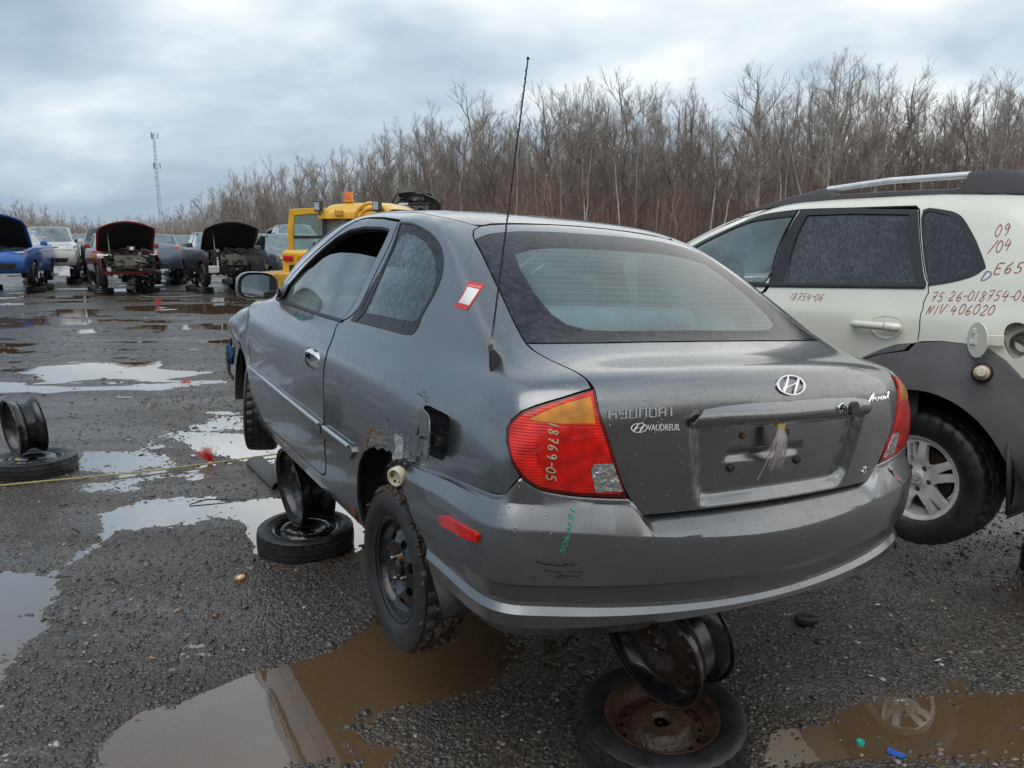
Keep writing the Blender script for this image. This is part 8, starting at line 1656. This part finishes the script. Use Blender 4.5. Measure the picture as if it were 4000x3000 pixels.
# pulled-off fender panels and car parts in the aisle
pale = simple('pale_panel', (.42, .44, .45), .4)
for i, (x, y, a, lb) in enumerate(((-22.3, 38.8, .6, 'pale torn fender panel standing curled in the aisle'), (-20.6, 36.4, -.2, 'pale curved bumper piece lying left of the dark red car'), (-19.2, 37.6, .1, 'grey bumper strip lying behind the red car wheel'))):
    mb = MB(); mb.grid([[(u * 1.1 - .5, .35 * math.sin(v * 1.6), .55 * v * (1 - .6 * u) + .05) for v in np.linspace(0, 1, 6)] for u in np.linspace(0, 1, 8)]); o = mb.build('torn_panel', pale); o.location = (x, y, 0); o.rotation_euler = (0, 0, a); o.modifiers.new('s', 'SOLIDIFY').thickness = .02; tag(o, lb, 'car panel')
mb = MB(); mb.box((0, 0, .02), (1.0, .6, .03), rot=(0, .02, .3)); o = mb.build('flat_panel', pale); o.location = (-15.1, 27.0, .02); tag(o, 'flat pale plastic panel lying between the blue and red cars', 'panel')
mb = MB(); mb.tube([(0, 0, .05), (.5, -.1, .02), (1.2, -.05, .02), (1.8, .1, .05)], .02, 6); o = mb.build('loose_cable', M['steel']); o.location = (-11.2, 23.6, 0); tag(o, 'loose grey cable trailing from under the dark red car', 'cable')
# ---------------------------------------------------------------- yellow yard loader
M['yellow'] = simple('loader_yellow', (.72, .40, .015), .38, coat=.5, var=.12, vscale=2.5, rvar=.08)
M['yellow_worn'] = simple('worn_yellow', (.66, .36, .02), .5, col2=(.25, .15, .03), vscale=5, detail=9)
LD = thing('wheel_loader', 'yellow wheel loader with orange beacon parked beyond the hatchback, cab door open', 'loader', (-2.8, 15.9, 0), (0, 0, R(78)), scale=(.95, .95, .95))
def lbx(name, c, d, mat='yellow', parent=None, bev=.04, rot=None, taper=1.0):
    mb = MB(); mb.box(c, d, rot, taper=taper); return mb.build(name, M[mat], parent or LD, bevel=bev, seg=3)
hood_ = lbx('rear_hood', (-1.75, .10, 1.22), (1.5, 1.35, .80), bev=.07)
lbx('grille', (-2.51, .22, 1.18), (.03, .78, .36), 'trim', hood_, .01)
lbx('tail_light', (-2.52, .62, 1.48), (.05, .20, .11), 'red_deep', hood_, .03); lbx('tail_light', (-2.52, -.42, 1.48), (.05, .20, .11), 'red_deep', hood_, .03)
lbx('indicator', (-2.52, .36, 1.48), (.05, .16, .10), 'amber', hood_, .03); lbx('indicator', (-2.52, -.16, 1.48), (.05, .16, .10), 'amber', hood_, .03)
cw = lbx('counterweight', (-2.1, .12, .66), (1.35, 2.15, 1.14), 'yellow_worn', bev=.05)
for k, (y, z) in enumerate(((.6, .62), (.1, .52), (-.5, .60))): lbx('slot', (-2.78, y, z), (.02, .16, .07), 'trim', cw, .005)
lbx('chassis', (.4, 0, .75), (3.2, .9, .5), 'yellow_worn')
# cab
cab = bpy.data.objects.new('cab', None); link(cab, LD)
lbx('cab_base', (0, 0, 1.05), (1.45, 1.35, .5), 'yellow', cab, .05)
rf = MB(); rows = []
for x, h in ((-.98, .0), (-.93, .10), (-.7, .20), (-.2, .235), (.5, .235), (.85, .19), (1.02, .05)):
    rows.append([(x, y, 2.32 + h * (1 - (abs(y) / .78) ** 6 * .8)) for y in np.linspace(-.74, .74, 11)])
rows = [[(-.98, y, 2.22) for y in np.linspace(-.74, .74, 11)]] + rows + [[(1.02, y, 2.24) for y in np.linspace(-.74, .74, 11)]]
rf.grid(rows)
for sg in (1, -1): rf.grid([[(x, sg * .74, 2.22) for x in (-.98, -.93, -.7, -.2, .5, .85, 1.02)], [(x, sg * .74, 2.32 + h * .2) for x, h in ((-.98, .0), (-.93, .10), (-.7, .20), (-.2, .235), (.5, .235), (.85, .19), (1.02, .05))]])
rf.build('cab_roof', M['yellow'], cab, ang=50)
for x in (-.85, .85):
    for y in (-.66, .66): lbx('pillar', (x, y, 1.76), (.09, .08, 1.0), 'trim' if x < 0 else 'yellow', cab, .01)
for nm, c, d in (('cab_glass', (-.86, 0, 1.76), (.01, 1.24, .92)), ('cab_glass', (.86, 0, 1.76), (.01, 1.24, .92)), ('cab_glass', (0, -.67, 1.76), (1.6, .01, .92))): lbx(nm, c, d, 'clear_far', cab, 0)
lbx('operator_seat', (-.1, 0, 1.55), (.2, .5, .7), 'seat_dark', cab, .06)
# arched front guard
ar = MB(); ar.tube([(1.0, .3, 1.0), (1.9, .3, 1.5), (2.85, .3, 1.7)], .09, 8)
ar.tube([(1.0, -.3, 1.0), (1.9, -.3, 1.5), (2.85, -.3, 1.7)], .09, 8); o = ar.build('lift_arm', M['yellow'], LD, ang=50); tag(o, kind=None)
for r_ in (.36, .27):
    am = MB(); am.tube([(-.97, -.40 + r_ * 1.05 * math.cos(t), 2.12 + r_ * 1.1 * math.sin(t)) for t in np.linspace(R(5), R(175), 14)], .035, 8); am.build('rear_arch', M['yellow'], cab)
# open door, swung back at the left rear
door = bpy.data.objects.new('cab_door', None); link(door, cab); door.location = (-.55, .72, 0); door.rotation_euler = (0, 0, R(98))
mb = MB(); fr = [(0, 1.0), (.86, 1.0), (.86, 2.0), (.80, 2.42), (.10, 2.46), (0, 2.3)]; inn = [(.10, 1.12), (.74, 1.12), (.74, 2.0), (.70, 2.30), (.15, 2.34), (.10, 2.2)]
V_, T_, lp = cut(dens(fr, .3), [dens(inn, .3)], (.3, .3)); b_ = [(u_, -.03, v_) for u_, v_ in V_] + [(u_, .03, v_) for u_, v_ in V_]; nn_ = len(V_); Fc = [t for t in T_] + [tuple(i + nn_ for i in t[::-1]) for t in T_]
for l_ in lp: Fc += [(l_[i], l_[(i + 1) % len(l_)], l_[(i + 1) % len(l_)] + nn_, l_[i] + nn_) for i in range(len(l_))]
mb.add(b_, Fc); mb.build('door_frame', M['yellow'], door, smooth=False, bevel=.01); mb = MB(); mb.prism(inn, -.004, .004, f=lambda a, b, c_: (a, c_, b)); mb.build('door_glass', M['glass'], door); mb = MB(); mb.box((.42, 0, 1.86), (.66, .05, .06)); mb.tube([(.3, .04, 1.3), (.3, .10, 1.35), (.3, .10, 1.7), (.3, .04, 1.75)], .02, 6); mb.build('door_rail', M['trim'], door)
bc = MB(); bc.lathe([(.11, 2.55), (.115, 2.58), (.105, 2.60)], 20, 'z', (-.5, .28, 0)); bo = bc.build('beacon', M['amber'], cab); bc = MB(); bc.lathe([(.10, 2.60), (.10, 2.72), (.085, 2.76), (.001, 2.765)], 20, 'z', (-.5, .28, 0)); bc.build('beacon_lens', lens('beacon_orange', (.95, .22, .02)), bo)
for x, y in ((-1.02, .70), (-1.06, -.55), (.2, .80)):
    w_ = bpy.data.objects.new('work_light', None); link(w_, cab); w_.location = (x, y, 2.46); w_.rotation_euler = (0, 0, R(170))
    mb = MB(); mb.box((0, 0, 0), (.10, .16, .20)); mb.tube([(-.02, 0, -.1), (-.06, 0, -.22)], .015, 5); mb.build('lamp_housing', M['trim'], w_, bevel=.02); mb = MB(); mb.box((.052, 0, 0), (.01, .12, .15)); mb.build('lamp_glass', M['clear_lens'], w_)
lbx('rear_lamp', (-1.0, .28, 2.33), (.04, .18, .12), 'yellow_worn', cab, .02)
wm_ = tyre_mesh('tyre', .62, .42, .32, 60, True, 2, 1).mesh('tyre')
for i, (x, y) in enumerate(((-1.1, .72), (-1.1, -.72), (1.5, .72), (1.5, -.72))):
    o = bpy.data.objects.new('wheel', wm_); link(o, LD); o.location = (x, y, .62); o.rotation_euler = (0, 0, 0 if y > 0 else PI)
    if i == 0: wm_.materials.append(M['tyre'])
    mb = MB(); mb.lathe([(.001, .06), (.12, .08), (.2, .02), (.30, .06), (.33, .14)], 28, 'y'); mb.build('rim', M['yellow_worn'], o)
# raised fork carriage
fk = MB()
for y in (-.45, .45): fk.box((2.9, y, 1.85), (.14, .16, 1.3)); fk.box((3.3, y, 2.42), (1.0, .14, .06))
fk.box((2.9, 0, 1.4), (.12, 1.3, .14)); fk.box((2.9, 0, 2.0), (.12, 1.3, .14)); fk.build('fork_carriage', M['trim'], LD, bevel=.01)
# car subframe lying on the forks
SF_ = thing('car_subframe', 'black car subframe with springs and a brake drum carried high on the loader forks', 'car part', (-2.16, 19.1, 2.48), (0, 0, R(-4)), scale=(.72, .72, .9))
mb = MB(); mb.box((-.15, 0, .30), (1.05, .9, .10)); mb.box((-.05, 0, .12), (1.5, .10, .10)); mb.box((-.1, -.45, .06), (1.7, .12, .07)); mb.box((-.5, 0, .2), (.3, .7, .2), rot=(0, .2, 0)); mb.box((.3, 0, .2), (.3, .7, .2), rot=(0, -.3, 0)); mb.tube([(-.9, -.45, .08), (-.7, -.48, .34), (-.1, -.5, .38)], .03, 6); mb.tube([(.2, -.5, .3), (.6, -.5, .16), (.75, -.5, .05)], .04, 6); mb.build('frame', M['black_steel'], SF_, bevel=.01)
for x in (-.55, .05):
    mb = MB(); mb.tube([(x + .07 * math.cos(t), -.42 + .07 * math.sin(t), .05 + .03 * t / 2) for t in np.linspace(0, 18, 90)], .014, 5); mb.build('coil_spring', M['trim'], SF_)
mb = MB(); mb.lathe([(.001, -.10), (.05, -.10), (.06, -.05), (.14, -.05), (.17, -.08), (.20, -.08), (.205, .0), (.19, .05), (.001, .06)], 36, 'y', (.55, -.62, -.04)); mb.build('brake_drum', M['black_steel'], SF_, ang=30)
mb = MB(); mb.box((-.5, -.52, .07), (.30, .01, .05)); pl_ = mb.build('number_plate', M['sticker_white'], SF_)
mb = MB(); mb.box((.0, -.2, -.18), (.16, .16, .3)); mb.box((-.3, -.2, -.15), (.1, .1, .3)); mb.build('bracket', M['under'], SF_, bevel=.01)

# unseen row of cars and wood behind the camera, added to darken paint reflections
for i, (x, y, cl, kd) in enumerate(((-6.2, -5.4, (.05, .05, .06), 'suv'), (-2.6, -6.0, (.10, .02, .02), 'sedan'), (1.0, -6.4, (.03, .04, .06), 'suv'), (4.6, -6.2, (.12, .12, .12), 'compact'))):
    yard_car(['dark grey suv', 'dark red sedan', 'navy suv', 'grey compact'][i] + ' in the row behind the photographer', kd, cl, (x, y), 62 + 30, seed=40 + i, stands=False)
V_ = []; F_ = []; r_ = random.Random(77)
for i in range(5200):
    x = r_.uniform(-75, 75); y = -20 - r_.uniform(0, 14); h = r_.uniform(4, 11); wd = r_.uniform(.05, .12); dx = r_.uniform(-.8, .8); k = len(V_)
    V_ += [(x - wd, y, 0), (x + wd, y + wd, 0), (x + dx, y, h)]; F_.append((k, k + 1, k + 2))
    for q in range(4):
        t = r_.uniform(.25, .9); px_, pz_ = x + dx * t, h * t; l = h * .3; k = len(V_); V_ += [(px_, y, pz_), (px_ + .06, y + .05, pz_), (px_ + r_.uniform(-1, 1) * l, y + r_.uniform(-1, 1), pz_ + l * r_.uniform(.4, 1))]; F_.append((k, k + 1, k + 2))
me = bpy.data.meshes.new('unseen_woodland'); me.from_pydata(V_, [], F_); tag(mesh_obj('unseen_woodland', me, BK[1], smooth=False), kind='stuff')
